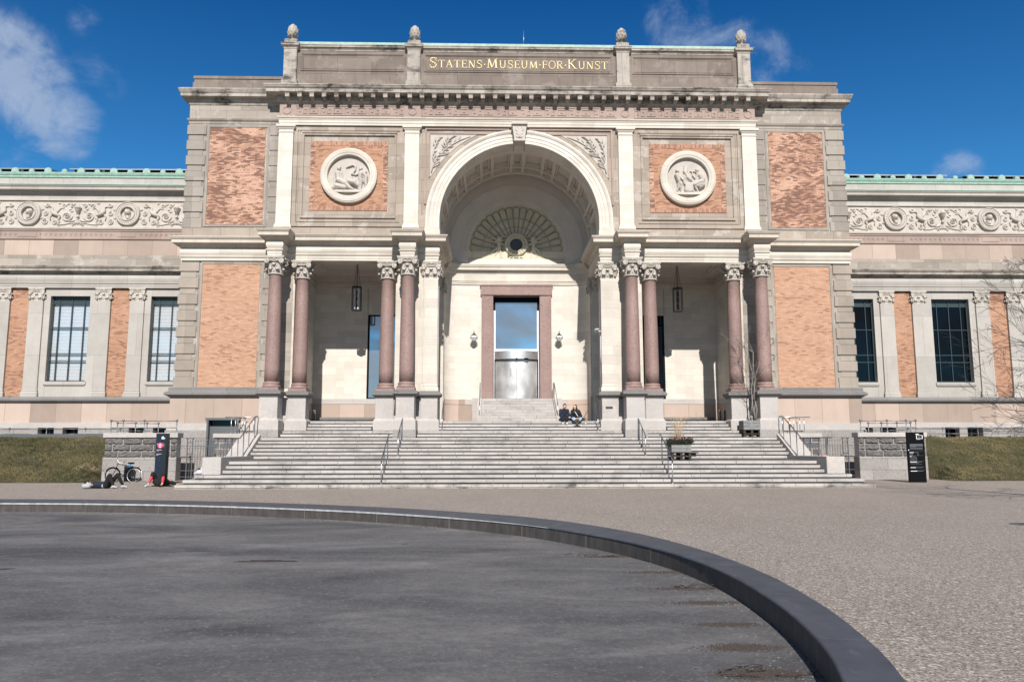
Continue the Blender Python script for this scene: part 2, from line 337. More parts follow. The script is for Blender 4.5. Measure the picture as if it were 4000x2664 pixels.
def grassm():
    m, nt, b = mat('dry_grass'); n = N(nt)
    f = n.mr(n.noise(1.1, 7, .7), .35, .66); g = n.mr(n.noise(26, 3, .8, n.vec((1, 1, 2.5))), .3, .7)
    col = n.mix(f, (.018, .032, .006), (.19, .14, .065))
    col = n.mix(n.mth('MULTIPLY', g, .6), col, (.035, .03, .013))
    finish(n, b, col, .95, g, .9, .06)
    return m
M['grass'] = grassm()
# ------------------------------------------------------------ mesh helpers
class MB:
    """collects shapes in one mesh; mx = -1 mirrors everything about the axis of the building"""
    def __init__(s, mx=1, origin=(0, 0, 0)):
        s.v = []; s.f = []; s.mx = mx; s.o = Vector(origin); s.sm = []
    def add(s, vs, fs, smooth=False):
        k = len(s.v)
        s.v += [(s.mx*v[0], v[1], v[2]) for v in vs]
        for f in fs: s.f.append(tuple(k+i for i in f)); s.sm.append(smooth)
        return s
    def box(s, x0, x1, y0, y1, z0, z1, t=None):
        x0, x1 = sorted((x0, x1)); y0, y1 = sorted((y0, y1)); z0, z1 = sorted((z0, z1))
        vs = [(x, y, z) for z in (z0, z1) for y in (y0, y1) for x in (x0, x1)]
        if t is not None: vs = [tuple(t @ Vector(v)) for v in vs]
        return s.add(vs, [(0, 2, 3, 1), (4, 5, 7, 6), (0, 1, 5, 4), (2, 6, 7, 3), (0, 4, 6, 2), (1, 3, 7, 5)])
    def bbox(s, x0, x1, y0, y1, z0, z1, c=.02):
        "box with bevelled front edges"
        return s.frus([(x0, x1, y0+c, y1, z0, z1)], c, y0)
    def frus(s, lst, c, yf):
        for (x0, x1, y0, y1, z0, z1) in lst:
            vs = [(x0, y1, z0), (x1, y1, z0), (x1, y1, z1), (x0, y1, z1), (x0, y0, z0), (x1, y0, z0), (x1, y0, z1), (x0, y0, z1),
                  (x0+c, yf, z0+c), (x1-c, yf, z0+c), (x1-c, yf, z1-c), (x0+c, yf, z1-c)]
            s.add(vs, [(0, 3, 2, 1), (0, 1, 5, 4), (1, 2, 6, 5), (2, 3, 7, 6), (3, 0, 4, 7), (4, 5, 9, 8), (5, 6, 10, 9), (6, 7, 11, 10), (7, 4, 8, 11), (8, 9, 10, 11)])
        return s
    def prism(s, pts, y0, y1):
        "polygon in (x,z) from depth y0 to y1"
        n = len(pts); vs = [(x, y0, z) for x, z in pts]+[(x, y1, z) for x, z in pts]
        return s.add(vs, [tuple(range(n)), tuple(range(2*n-1, n-1, -1))]+[(i, i+n, (i+1) % n+n, (i+1) % n) for i in range(n)])
    def slab(s, pts, z0, z1):
        n = len(pts); vs = [(x, y, z0) for x, y in pts]+[(x, y, z1) for x, y in pts]
        return s.add(vs, [tuple(range(n-1, -1, -1)), tuple(range(n, 2*n))]+[(i, (i+1) % n, (i+1) % n+n, i+n) for i in range(n)])
    def sweep(s, prof, path, cap=True):
        "moulding profile [(offset outwards, z)] along a plan polyline; outwards is to the right of travel"
        n = len(path); rings = []
        for i, p in enumerate(path):
            def nor(a, b):
                d = Vector((b[0]-a[0], b[1]-a[1])).normalized(); return Vector((d.y, -d.x))
            if i == 0: m = nor(path[0], path[1])
            elif i == n-1: m = nor(path[-2], path[-1])
            else:
                a, b = nor(path[i-1], p), nor(p, path[i+1]); m = (a+b)/max(.2, 1+a.dot(b))
            rings.append([(p[0]+m.x*o, p[1]+m.y*o, z) for o, z in prof])
        k = len(prof); vs = [v for r in rings for v in r]
        fs = [(i*k+j, i*k+j+1, (i+1)*k+j+1, (i+1)*k+j) for i in range(n-1) for j in range(k-1)]
        if cap: fs += [tuple(range(k)), tuple(range((n-1)*k+k-1, (n-1)*k-1, -1))]
        return s.add(vs, fs)
    def ring(s, cx, cz, prof, a0=0, a1=PI, n=48, closed=False, smooth=False):
        "profile [(radius, y)] turned about an axis along y"
        k = len(prof); m = n if closed else n+1; vs = []
        for i in range(m):
            a = a0+(a1-a0)*i/n
            vs += [(cx+r*math.cos(a), y, cz+r*math.sin(a)) for r, y in prof]
        fs = []
        for i in range(n):
            i2 = (i+1) % m
            fs += [(i*k+j, i*k+j+1, i2*k+j+1, i2*k+j) for j in range(k-1)]
        return s.add(vs, fs, smooth)
    def lathe(s, prof, x=0, y=0, n=28, smooth=True):
        "profile [(radius, z)] about the vertical"
        k = len(prof); vs = []
        for i in range(n):
            a = 2*PI*i/n; vs += [(x+r*math.cos(a), y+r*math.sin(a), z) for r, z in prof]
        fs = [(i*k+j, ((i+1) % n)*k+j, ((i+1) % n)*k+j+1, i*k+j+1) for i in range(n) for j in range(k-1)]
        fs += [tuple(i*k for i in range(n)), tuple(i*k+k-1 for i in range(n-1, -1, -1))]
        return s.add(vs, fs, smooth)
    def tube(s, pts, r, n=8, caps=True, flat=None):
        pts = [Vector(p) for p in pts]; m = len(pts)
        rs = r if isinstance(r, (list, tuple)) else [r]*m
        vs = []; up = None
        for i, p in enumerate(pts):
            d = (pts[min(i+1, m-1)]-pts[max(i-1, 0)]); d = d.normalized() if d.length > 1e-9 else Vector((0, 0, 1))
            if up is None: up = Vector((0, 0, 1)) if abs(d.z) < .9 else Vector((1, 0, 0))
            u = d.cross(up); u = u.normalized() if u.length > 1e-6 else Vector((1, 0, 0)); w = u.cross(d).normalized(); up = w
            for j in range(n):
                a = 2*PI*j/n; q = p+(u*math.cos(a)+w*math.sin(a))*rs[i]
                vs.append(tuple(q))
        fs = [(i*n+j, i*n+(j+1) % n, (i+1)*n+(j+1) % n, (i+1)*n+j) for i in range(m-1) for j in range(n)]
        if caps: fs += [tuple(range(n-1, -1, -1)), tuple(range((m-1)*n, m*n))]
        return s.add(vs, fs, True)
    def ball(s, c, r, n=12, m=8):
        rx, ry, rz = r if isinstance(r, (tuple, list)) else (r, r, r)
        vs = [(c[0], c[1], c[2]-rz)]
        for i in range(1, m):
            t = PI*i/m
            for j in range(n):
                a = 2*PI*j/n; vs.append((c[0]+rx*math.sin(t)*math.cos(a), c[1]+ry*math.sin(t)*math.sin(a), c[2]-rz*math.cos(t)))
        vs.append((c[0], c[1], c[2]+rz)); e = len(vs)-1
        fs = [(0, 1+(j+1) % n, 1+j) for j in range(n)]+[(1+(m-2)*n+j, 1+(m-2)*n+(j+1) % n, e) for j in range(n)]
        fs += [(1+i*n+j, 1+i*n+(j+1) % n, 1+(i+1)*n+(j+1) % n, 1+(i+1)*n+j) for i in range(m-2) for j in range(n)]
        return s.add(vs, fs, True)
    def build(s, name, material, parent=None, fix=True, mods=None):
        me = bpy.data.meshes.new(name)
        vs = [(v[0]-s.o.x, v[1]-s.o.y, v[2]-s.o.z) for v in s.v]
        me.from_pydata(vs, [], s.f); me.polygons.foreach_set('use_smooth', s.sm)
        if fix:
            b = bmesh.new(); b.from_mesh(me); bmesh.ops.recalc_face_normals(b, faces=b.faces); b.to_mesh(me); b.free()
        me.materials.append(M[material] if isinstance(material, str) else material); me.update()
        o = bpy.data.objects.new(name, me); COL.objects.link(o); o.location = s.o
        if parent is not None: adopt(o, parent)
        return o
POS = {}
def wpos(o):
    p = Vector(o.location)
    if o.parent: p = p  # children keep world coordinates through the inverse below
    return p
def adopt(o, parent):
    "parent without moving: all objects are built at their world places"
    o.parent = parent
    o.matrix_parent_inverse = (Matrix.Translation(wloc(parent))).inverted() if parent.rotation_euler[2] == 0 else (Matrix.Translation(wloc(parent)) @ parent.rotation_euler.to_matrix().to_4x4()).inverted()
def wloc(o): return Vector(o.location)
def tag(o, label=None, cat=None, group=None, kind=None):
    for k, v in (('label', label), ('category', cat), ('group', group), ('kind', kind)):
        if v: o[k] = v
    return o
def thing(name, label, cat, loc=(0, 0, 0), group=None):
    e = bpy.data.objects.new(name, None); COL.objects.link(e); e.location = loc; e.empty_display_size = .2
    return tag(e, label, cat, group)
def dup(root, delta=(0, 0, 0), rz=0, label=None, parent='same', mirror=False):
    "copy of a thing with its parts and sub-parts, moved by delta"
    c = root.copy(); COL.objects.link(c); c.location = Vector(root.location)+Vector(delta); c.rotation_euler[2] += rz
    if mirror: c.scale.x = -1
    if label: c['label'] = label
    for ch in list(root.children): dupc(ch, c, root)
    return c
def dupc(ch, par, oldpar):
    k = ch.copy(); COL.objects.link(k); k.parent = par; k.matrix_parent_inverse = ch.matrix_parent_inverse.copy()
    for g in list(ch.children): dupc(g, k, ch)
def inst(src, name, loc, parent, rz=0, sx=1):
    "another copy of a part (same mesh) standing somewhere else on the same thing, with its own sub-parts"
    k = src.copy(); k.name = name; COL.objects.link(k); k.location = loc; k.rotation_euler = (0, 0, rz); k.scale = (sx, 1, 1); adopt0(k, parent)
    for g in list(src.children):
        h = g.copy(); COL.objects.link(h); h.parent = k; h.matrix_parent_inverse = g.matrix_parent_inverse.copy()
    return k
def adopt0(o, parent):
    o.parent = parent; o.matrix_parent_inverse = Matrix.Translation(Vector(parent.location)).inverted()
def relief(name, caps, parent, material, y, depth=.5, vox=.03, mx=1, cx=0, cz=0, k=1., extra=None, smooth=2):
    """figure carved in relief: capsules (x0,z0,r0,x1,z1,r1[,yoff]) melted together, standing out of the plane y"""
    mb = MB(mx)
    for c in caps:
        x0, z0, r0, x1, z1, r1 = c[:6]; yo = c[6] if len(c) > 6 else 0
        n = 6; pts = [(cx+k*(x0+(x1-x0)*t/n), y-k*yo, cz+k*(z0+(z1-z0)*t/n)) for t in range(n+1)]
        rs = [k*(r0+(r1-r0)*t/n) for t in range(n+1)]
        mb.tube(pts, rs, 10)
        mb.ball(pts[0], k*r0, 10, 6); mb.ball(pts[-1], k*r1, 10, 6)
    if extra: extra(mb)
    # flatten towards the wall
    mb.v = [(v[0], y+(v[1]-y)*depth, v[2]) for v in mb.v]
    o = mb.build(name, material, parent)
    md = o.modifiers.new('melt', 'REMESH'); md.mode = 'VOXEL'; md.voxel_size = vox*k; md.use_smooth_shade = True
    if smooth:
        ms = o.modifiers.new('soften', 'SMOOTH'); ms.iterations = smooth; ms.factor = .5
    return o
def spiral(cx, cz, r, turns=2.2, a0=0., ccw=1, y=0, r1=.12, n=26):
    pts = []
    for i in range(n+1):
        t = i/n; a = a0+ccw*turns*2*PI*t; q = r*(1-t)+r*r1*t
        pts.append((cx+q*math.cos(a), y, cz+q*math.sin(a)))
    return pts
# ============================================================ THE MUSEUM
B = thing('museum_building', 'long brick and limestone museum with arched entrance, red granite columns and lower wings', 'museum')
def part(name, mb, material, parent=None, **kw): return mb.build(name, material, parent or B, **kw)
T_, RS, LD = .351, .165, 3.11          # tread, rise, landing
FL = 17*RS                             # portico floor
WY, PY = 8.5, 8.35                     # upper wall, upper pilaster faces

# ---- lower entablature (over the columns), with its breaks
def path_half(y_end=13.3):
    return [(-16.75, 13.38), (-16.75, 8.7), (-12.09, 8.7), (-12.09, 7.19), (-11.41, 7.19), (-11.41, 8.15), (-5.76, 8.15), (-5.76, 7.19), (-5.08, 7.19), (-5.08, 8.15), (-4.0, 8.15), (-4.0, 13.2)]
arch_prof = [(-.3, 10.61), (0, 10.61), (0, 10.72), (.018, 10.725), (.018, 10.84), (.05, 10.86), (.075, 10.90), (.075, 10.935), (0, 10.94)]
fr_prof = [(0, 10.942)]+[(.0+.075*math.sin(PI*i/8), 10.942+.42*i/8) for i in range(1, 8)]+[(0, 11.362)]
co_prof = [(0, 11.364), (.03, 11.38), (.05, 11.42), (.11, 11.46), (.13, 11.50), (.15, 11.53), (.37, 11.53), (.38, 11.54), (.38, 11.68), (.39, 11.69), (.43, 11.73), (.455, 11.78), (.475, 11.79), (.475, 11.83), (.0, 11.97), (-.3, 11.99)]
for mx in (1, -1):
    pth = path_half()
    part('architrave', MB(mx).sweep(arch_prof, pth), 'cream')
    part('frieze', MB(mx).sweep(fr_prof, pth), 'cream')
    part('cornice', MB(mx).sweep(co_prof, pth), 'cornice_clean')
    m = MB(mx)     # masonry core of the entablature and its ledge
    m.box(-12.05, -11.44, 7.25, 8.6, 10.62, 11.93); m.box(-5.72, -5.12, 7.25, 8.6, 10.62, 11.93)
    m.box(-12.3, -4.05, 8.2, 8.95, 10.615, 11.96); m.box(-4.9, -4.05, 8.9, 13.25, 10.62, 12.0)
    part('entablature_core', m, 'cream')
    # dark lead flashing on the ledges
    m = MB(mx)
    for (a, b_, c, d) in ((-12.55, -10.96, 6.73, 7.9), (-6.22, -4.62, 6.73, 7.9)): m.box(a, b_, c, d, 11.835, 11.85)
    m.box(-10.95, -6.23, 7.69, 8.4, 11.835, 11.85); m.box(-4.61, -3.55, 7.69, 8.3, 11.835, 11.85)
    part('ledge_flashing', m, 'granited')
    # blocking course under the upper wall
    m = MB(mx); m.box(-12.25, -4.55, 8.36, 8.9, 11.9, 12.33); m.box(-12.12, -11.36, 8.2, 8.9, 11.9, 12.32); m.box(-5.79, -5.03, 8.2, 8.9, 11.9, 12.32)
    part('blocking_course', m, 'sand')

# ---- columns
def capital_mb(mb, round_=True, h=.88, r=.30, w=.43, half=False):
    z0 = 9.73
    if round_:
        mb.lathe([(r+.02, z0-.02), (r+.07, z0), (r+.08, z0+.03), (r+.05, z0+.055), (r+.0, z0+.06), (r+.0, z0+.35), (r+.03, z0+.6), (r+.1, z0+.68), (r+.1, z0+.72), (.2, z0+.74)])
    else:
        q = w-.085
        mb.box(-q, q, -q, q, z0+.05, z0+.62); mb.box(-q-.03, q+.03, -q-.03, q+.03, z0-.01, z0+.05); mb.box(-q-.02, q+.02, -q-.02, q+.02, z0+.62, z0+.70)
    def leaf(px, py, nx, ny, zb, hh, ww):
        tx, ty = -ny, nx; k = 6; vs = []
        for i in range(k+1):
            t = i/k
            if t < .7: o, z = .015+.05*t, zb+hh*t/.7
            else: u = (t-.7)/.3; o, z = .05+.13*math.sin(u*PI*.62), zb+hh+.045*math.sin(u*PI*1.0)-.05*u*u
            wd = ww*(.8+.35*math.sin(PI*min(1, t*1.15)))*(1 if t < .85 else .7)
            for j, s_ in enumerate((-1, -.5, 0, .5, 1)):
                bul = .02*(1-abs(s_)) if j != 2 else .035
                vs.append((px+tx*wd*s_+nx*(o+bul), py+ty*wd*s_+ny*(o+bul), z-.03*abs(s_)*(t > .7)))
        fs = [(i*5+j, i*5+j+1, (i+1)*5+j+1, (i+1)*5+j) for i in range(k) for j in range(4)]
        nb = len(vs); vs += [(x-nx*.03, y-ny*.03, z-.015) for x, y, z in vs]
        fs += [(nb+f[0], nb+f[3], nb+f[2], nb+f[1]) for f in fs]
        fs += [(k*5+j, k*5+j+1, nb+k*5+j+1, nb+k*5+j) for j in range(4)]
        fs += [(i*5+e, (i+1)*5+e, nb+(i+1)*5+e, nb+i*5+e) for i in range(k) for e in (0, 4)]
        mb.add(vs, fs, True)
    if round_:
        for i in range(8):
            a = 2*PI*i/8+PI/8; leaf((r)*math.cos(a), (r)*math.sin(a), math.cos(a), math.sin(a), z0+.07, .20, .105)
            a = 2*PI*i/8; leaf((r+.01)*math.cos(a), (r+.01)*math.sin(a), math.cos(a), math.sin(a), z0+.16, .33 if i % 2 == 0 else .40, .10)
    else:
        q = w-.085
        for k in range(4):
            a = k*PI/2; c_, s_ = math.cos(a), math.sin(a)
            for u in (-.19, .19): leaf(c_*q-s_*u, s_*q+c_*u, c_, s_, z0+.07, .20, .11)
            for u in (-.36, 0, .36): leaf(c_*q-s_*u, s_*q+c_*u, c_, s_, z0+.16, .34, .09)
    # volutes on the four faces and the abacus
    for k in range(4):
        a = k*PI/2-PI/2; c_, s_ = math.cos(a), math.sin(a)
        def W(u, o, z): return (c_*o-s_*u, s_*o+c_*u, z)
        for sg in (-1, 1):
            cx, cz = sg*(w-.085), z0+.615
            pts = [W(cx+q[0], w-.0, cz+q[2]) for q in spiral(0, 0, .118, 2.1, PI/2, -sg if False else sg*-1, 0, .1, 30)]
            mb.tube(pts, [.030-.014*i/30 for i in range(31)], 6)
            n = 14; vs = [W(cx+.122*math.cos(2*PI*i/n), w-.075, cz+.122*math.sin(2*PI*i/n)) for i in range(n)]+[W(cx+.118*math.cos(2*PI*i/n), w-.008, cz+.118*math.sin(2*PI*i/n)) for i in range(n)]
            mb.add(vs, [tuple(range(n)), tuple(range(n, 2*n))]+[(i, (i+1) % n, (i+1) % n+n, i+n) for i in range(n)])
            mb.ball(W(cx, w, cz), .028, 8, 6)
        # the band joining the volutes, sagging in the middle
        pts = [W((w-.1)*t, w-.035, z0+.735-.05*(1-abs(t))) for t in (-1, -.7, -.4, -.15, .15, .4, .7, 1)]
        mb.tube(pts, .027, 6); mb.tube([W((w-.2)*t, w-.06, z0+.66-.03*(1-abs(t))) for t in (-1, -.5, 0, .5, 1)], .035, 6)
        # abacus flower
        for (u, z, rr) in ((0, .80, .05), (-.045, .77, .035), (.045, .77, .035), (0, .735, .035), (-.03, .835, .03), (.03, .835, .03)): mb.ball(W(u, w-.01, z0+z), rr, 8, 6)
    pts = []
    for k in range(4):
        a = k*PI/2-PI/2; c_, s_ = math.cos(a), math.sin(a)
        for t in (-1, -.85, -.5, 0, .5, .85): o = w+.045-.075*(1-t*t); u = (w+.045)*t; pts.append((c_*o-s_*u, s_*o+c_*u))
    mb.slab(pts, z0+.775, z0+.82); mb.slab([(x*1.035, y*1.035) for x, y in pts], z0+.822, z0+.878)
    return mb
def shift(mb, x, y): mb.v = [(v[0]+x, v[1]+y, v[2]) for v in mb.v]; return mb
def column_base(o):
    m = MB(origin=o); m.box(-.43, .43, -.43, .43, 4.215, 4.33)
    m.lathe([(.40, 4.33), (.425, 4.345), (.43, 4.375), (.425, 4.405), (.39, 4.43), (.375, 4.455), (.385, 4.475), (.385, 4.485), (.375, 4.49), (.39, 4.505), (.395, 4.525), (.385, 4.55), (.355, 4.565), (.355, 4.60), (.3, 4.60)], n=36)
    return shift(m, o[0], o[1])
def pedestal_mb(o, w=.43, depth=.43, wide=0):
    m = MB(origin=o)
    m.frus([(-w, w, -depth+.012, depth, 2.87, 3.865)], .012, -depth)
    return shift(m, o[0], o[1])
def ped_mould(o, w=.43, z=(2.33, 2.65, 2.87), back=.43):
    prof = [(0, 3.86), (.02, 3.865), (.03, 3.90), (.045, 3.93), (.09, 3.95), (.095, 3.96), (.15, 4.0), (.165, 4.01), (.165, 4.10), (.155, 4.12), (.16, 4.13), (.0, 4.22), (-.25, 4.22)]
    m = MB(origin=o); m.sweep(prof, [(-w, back), (-w, -w), (w, -w), (w, back)]); return shift(m, o[0], o[1])
def ped_foot(o, w=.43, back=.43, z0=2.33):
    m = MB(origin=o); m.sweep([(0, 2.89), (.005, 2.87), (.05, 2.82), (.075, 2.79), (.075, 2.76), (.08, 2.75), (.08, z0), (-.2, z0)], [(-w, back), (-w, -w), (w, -w), (w, back)]); return shift(m, o[0], o[1])
C1, C2, C3, C4 = (-11.75, 7.53), (-10.67, 8.48), (-6.50, 8.48), (-5.41, 7.53)
o = (C1[0], C1[1], 0)
m = MB(origin=o); m.lathe([(.34, 4.60), (.34, 5.2), (.338, 6.2), (.325, 7.6), (.308, 8.8), (.298, 9.66), (.315, 9.69), (.33, 9.72), (.2, 9.73)], n=40); shift(m, o[0], o[1])
col = m.build('column', 'redgr', B)
column_base(o).build('column_base', 'redgr', col)
m = MB(origin=o); capital_mb(m, True); shift(m, o[0], o[1]); m.build('capital', 'relief', col, fix=True)
pedestal_mb(o).build('pedestal', 'granite', col); ped_mould(o).build('pedestal_cap', 'granited', col); ped_foot(o).build('pedestal_foot', 'granite', col)
m = MB(origin=o); m.box(-.53, .53, -.53, .6, 1.96, 2.345); shift(m, o[0], o[1]); m.build('rough_plinth', 'graniter', col)
inst(col, 'column', (C4[0], C4[1], 0), B)
for (x, y) in ((-C1[0], C1[1]), (-C4[0], C4[1])): inst(col, 'column', (x, y, 0), B)
o = (C2[0], C2[1], 0)
col2 = inst(col, 'column', o, B)
for c in list(col2.children):
    if c.name.startswith('rough_plinth'): bpy.data.objects.remove(c)
for (x, y) in (C3, (-C2[0], C2[1]), (-C3[0], C3[1])): inst(col2, 'column', (x, y, 0), B)

# ---- piers, pilasters and portico rooms
cap2 = None
for mx in (1, -1):
    part('pier', MB(mx).box(-12.2, -11.1, 8.72, 9.3, 2.3, 10.62), 'cream')
    m = MB(mx)
    m.box(-6.12, -4.75, 8.66, 9.3, 2.3, 10.62)      # pier behind columns 3 and 4
    m.box(-4.95, -4.72, 8.3, 8.7, 4.2, 10.62)
    part('pier', m, 'cream')
    m = MB(mx)                                      # pilaster at the arch, front and side faces
    m.box(-4.70, -3.995, 8.13, 9.0, 4.5, 9.76)
    m.box(-4.60, -3.975, 8.55, 8.62, 4.5, 9.76)
    part('arch_pilaster', m, 'cream')
    part('pilaster_base', MB(mx).sweep([(-.2, 4.215), (.06, 4.215), (.06, 4.33), (.05, 4.335), (.055, 4.37), (.04, 4.40), (.015, 4.42), (.015, 4.45), (.03, 4.465), (.03, 4.49), (0, 4.51), (-.2, 4.51)], [(-4.70, 8.7), (-4.70, 8.13), (-3.995, 8.13), (-3.995, 9.0)]), 'cream')
    c = MB(); capital_mb(c, False); c.v = [((v[0])+(-4.345), v[1]+8.55, v[2]) for v in c.v]
    if mx == -1: c.v = [(-v[0], v[1], v[2]) for v in c.v]
    part('pilaster_capital', c, 'relief')
    # pedestal of the pilaster and wall plinths between the pedestals
    part('pedestal', MB(mx).frus([(-4.76, -3.96, 8.062, 9.05, 2.87, 3.865)], .012, 8.05).box(-5.1, -4.7, 8.2, 9.0, 2.87, 3.86), 'granite')
    for a_, b_ in ((-12.3, -11.0), (-6.2, -5.6)): part('plinth', MB(mx).box(a_, b_, 8.15, 9.2, 2.87, 3.9), 'granite'); part('plinth_foot', MB(mx).box(a_-.1, b_+.1, 8.1, 9.3, 2.3, 2.86), 'granite')
    part('pedestal_cap', MB(mx).sweep([(0, 3.86), (.02, 3.865), (.03, 3.90), (.045, 3.93), (.09, 3.95), (.095, 3.96), (.15, 4.0), (.165, 4.01), (.165, 4.10), (.155, 4.12), (0, 4.22), (-.4, 4.22)], [(-5.1, 8.25), (-4.76, 8.25), (-4.76, 8.05), (-3.96, 8.05), (-3.96, 9.05)]), 'granited')
    part('pedestal_foot', MB(mx).sweep([(0, 2.89), (.005, 2.87), (.05, 2.82), (.075, 2.79), (.075, 2.76), (.08, 2.75), (.08, 2.32), (-.3, 2.32)], [(-5.2, 8.2), (-4.76, 8.2), (-4.76, 8.05), (-3.96, 8.05), (-3.96, 9.05)]), 'granite')
    # portico room
    m = MB(mx); m.box(-11.6, -11.02, 9.25, 13.2, 2.7, 11.2); m.box(-11.1, -8.13, 12.9, 13.3, 3.9, 11.2); m.box(-8.15, -6.3, 12.9, 13.3, 8.72, 11.2); m.box(-6.3, -4.0, 12.9, 13.3, 3.9, 11.2)
    part('portico_wall', m, 'creamwall')
    part('portico_cornice', MB(mx).sweep([(0, 10.15), (.03, 10.16), (.03, 10.3), (.08, 10.34), (.08, 10.5), (0, 10.52)], [(-11.02, 9.2), (-11.02, 12.9), (-4.1, 12.9)][::-1] if False else [(-11.02, 9.3), (-11.02, 12.9), (-4.9, 12.9)], cap=False), 'cream')
    m = MB(mx); m.box(-11.3, -4.0, 8.9, 13.2, 11.05, 11.3)
    for a, b_, c, d in ((-11.1, -4.9, 8.9, 9.5), (-11.1, -4.9, 12.3, 13), (-11.1, -10.4, 9.5, 12.3), (-5.6, -4.9, 9.5, 12.3)): m.box(a, b_, c, d, 10.85, 11.06)
    for a, b_, c, d in ((-10.4, -5.6, 9.5, 9.62), (-10.4, -5.6, 12.18, 12.3), (-10.4, -10.28, 9.62, 12.18), (-5.72, -5.6, 9.62, 12.18)): m.box(a, b_, c, d, 10.93, 11.055)
    part('portico_ceiling', m, 'vault')
    part('dado_band', MB(mx).sweep([(0, 3.84), (.05, 3.845), (.05, 4.12), (0, 4.13)], [(-4.2, 12.9), (-11.02, 12.9), (-11.02, 9.2)][::-1]), 'granite')
    part('dado_slab', MB(mx).sweep([(0, 2.8), (.03, 2.8), (.03, 3.84), (0, 3.84)], [(-11.02, 9.2), (-11.02, 12.9), (-4.2, 12.9)]), 'podium')
    part('stone_bench', MB(mx).box(-10.6, -5.2, 12.35, 12.88, 2.98, 3.12).box(-10.4, -10.1, 12.5, 12.86, 2.8, 2.98).box(-6, -5.7, 12.5, 12.86, 2.8, 2.98), 'granited')
    g = part('portico_window', MB(mx).box(-8.11, -8.03, 12.93, 13.02, 4.14, 8.72).box(-6.4, -6.32, 12.93, 13.02, 4.14, 8.72).box(-8.03, -6.4, 12.93, 13.02, 8.64, 8.72).box(-8.03, -6.4, 12.93, 13.02, 4.14, 4.19), 'black')
    part('pane', MB(mx).box(-8.03, -6.4, 12.97, 13.0, 4.19, 8.64), 'doorglass' if mx == 1 else 'darkglass', g)
    # side walls of the arched hall: opening in front, pier behind, quarter-round corner
    m = MB(mx); m.box(-4.6, -4.02, 11.95, 13.5, 2.7, 10.62)
    part('rear_pier', m, 'creamwall')
    c = MB(); capital_mb(c, False, w=.36); c.v = [((v[0])*.9-4.22, v[1]+12.3, v[2]) for v in c.v]
    if mx == -1: c.v = [(-v[0], v[1], v[2]) for v in c.v]
    part('rear_capital', c, 'relief')
    part('rear_pilaster', MB(mx).box(-4.5, -3.95, 12.06, 12.55, 4.2, 9.76), 'cream')
    part('rear_pedestal', MB(mx).box(-4.55, -3.9, 12.0, 12.6, 2.8, 4.2), 'granite')
    arc = [(-4.0, 12.5)]+[(-4.0+1.22*(1-math.cos(a)), 12.55+.75*math.sin(a)) for a in [PI/2*i/12 for i in range(13)]]
    arc = [(-3.98, 12.3)]+[(-3.98+1.2*math.sin(PI/2*i/12)**1.0*(1 if True else 0)*0+1.2*(1-math.cos(PI/2*i/12)), 12.45+.85*math.sin(PI/2*i/12)) for i in range(13)]
    part('niche_corner_wall', MB(mx).sweep([(0, 4.1), (0, 10.5)], arc, cap=False), 'creamwall')
    part('niche_corner_dado', MB(mx).sweep([(.03, 2.8), (.03, 3.84), (.05, 3.845), (.05, 4.12), (0, 4.13)], arc, cap=False), 'podium')
# niche back wall with the doorway, its entablature
m = MB(); m.box(-2.8, -1.9, 13.3, 13.7, 4.1, 10.5); m.box(1.9, 2.8, 13.3, 13.7, 4.1, 10.5); m.box(-1.95, 1.95, 13.32, 13.7, 10.3, 10.5)
part('niche_wall', m, 'creamwall')
for mx in (1, -1): part('niche_dado', MB(mx).box(-2.82, -1.9, 13.26, 13.6, 2.7, 3.84), 'podium')
for mx in (1, -1): part('niche_dado_band', MB(mx).box(-2.82, -1.88, 13.24, 13.6, 3.84, 4.12), 'granite')
npr = [(0, 10.45), (0, 10.47), (.05, 10.48), (.05, 10.58), (.07, 10.585), (.07, 10.66), (.10, 10.68), (.10, 10.71), (0, 10.73), (0, 11.12), (.04, 11.15), (.07, 11.22), (.07, 11.27), (.22, 11.30), (.22, 11.42), (.26, 11.47), (.29, 11.56), (.30, 11.58), (.30, 11.63), (0, 11.7), (-.1, 12.0)]
L_ = [(-3.98, 9.0), (-3.98, 12.45)]+[(-3.98+1.2*(1-math.cos(PI/2*i/12)), 12.45+.85*math.sin(PI/2*i/12)) for i in range(1, 13)]
npath = L_+[(-x, y) for x, y in L_[::-1]]
part('niche_entablature', MB().sweep(npr, npath[2:-2]), 'cream')
m = MB(); m.box(-.32+0, .32, 13.1, 13.3, 11.7, 12.0) if False else None
# blank wall and concentric mouldings round the lunette
ZC = 12.7
def holewall(mb, x0, x1, z0, z1, cx, cz, r, y, y2, n=48):
    for i in range(n):
        a, b_ = PI-PI*i/n, PI-PI*(i+1)/n
        xa, za, xb, zb = cx+r*math.cos(a), cz+r*math.sin(a), cx+r*math.cos(b_), cz+r*math.sin(b_)
        mb.add([(xa, y, za), (xb, y, zb), (xb, y, z1), (xa, y, z1)], [(0, 1, 2, 3)])
        mb.add([(xa, y, za), (xb, y, zb), (xb, y2, zb), (xa, y2, za)], [(0, 1, 2, 3)])
    mb.add([(x0, y, z0), (cx-r, y, z0), (cx-r, y, z1), (x0, y, z1)], [(0, 1, 2, 3)]); mb.add([(cx+r, y, z0), (x1, y, z0), (x1, y, z1), (cx+r, y, z1)], [(0, 1, 2, 3)])
    mb.add([(cx-r, y, z0), (cx-r, y2, z0), (cx-r, y2, cz), (cx-r, y, cz)], [(0, 1, 2, 3)]); mb.add([(cx+r, y, z0), (cx+r, y2, z0), (cx+r, y2, cz), (cx+r, y, cz)], [(0, 1, 2, 3)])
    return mb
m = MB(); holewall(m, -4.3, 4.3, 11.6, 17.2, 0, 12.43, 2.72, 13.3, 13.75); part('niche_upper_wall', m, 'vault')
m = MB()
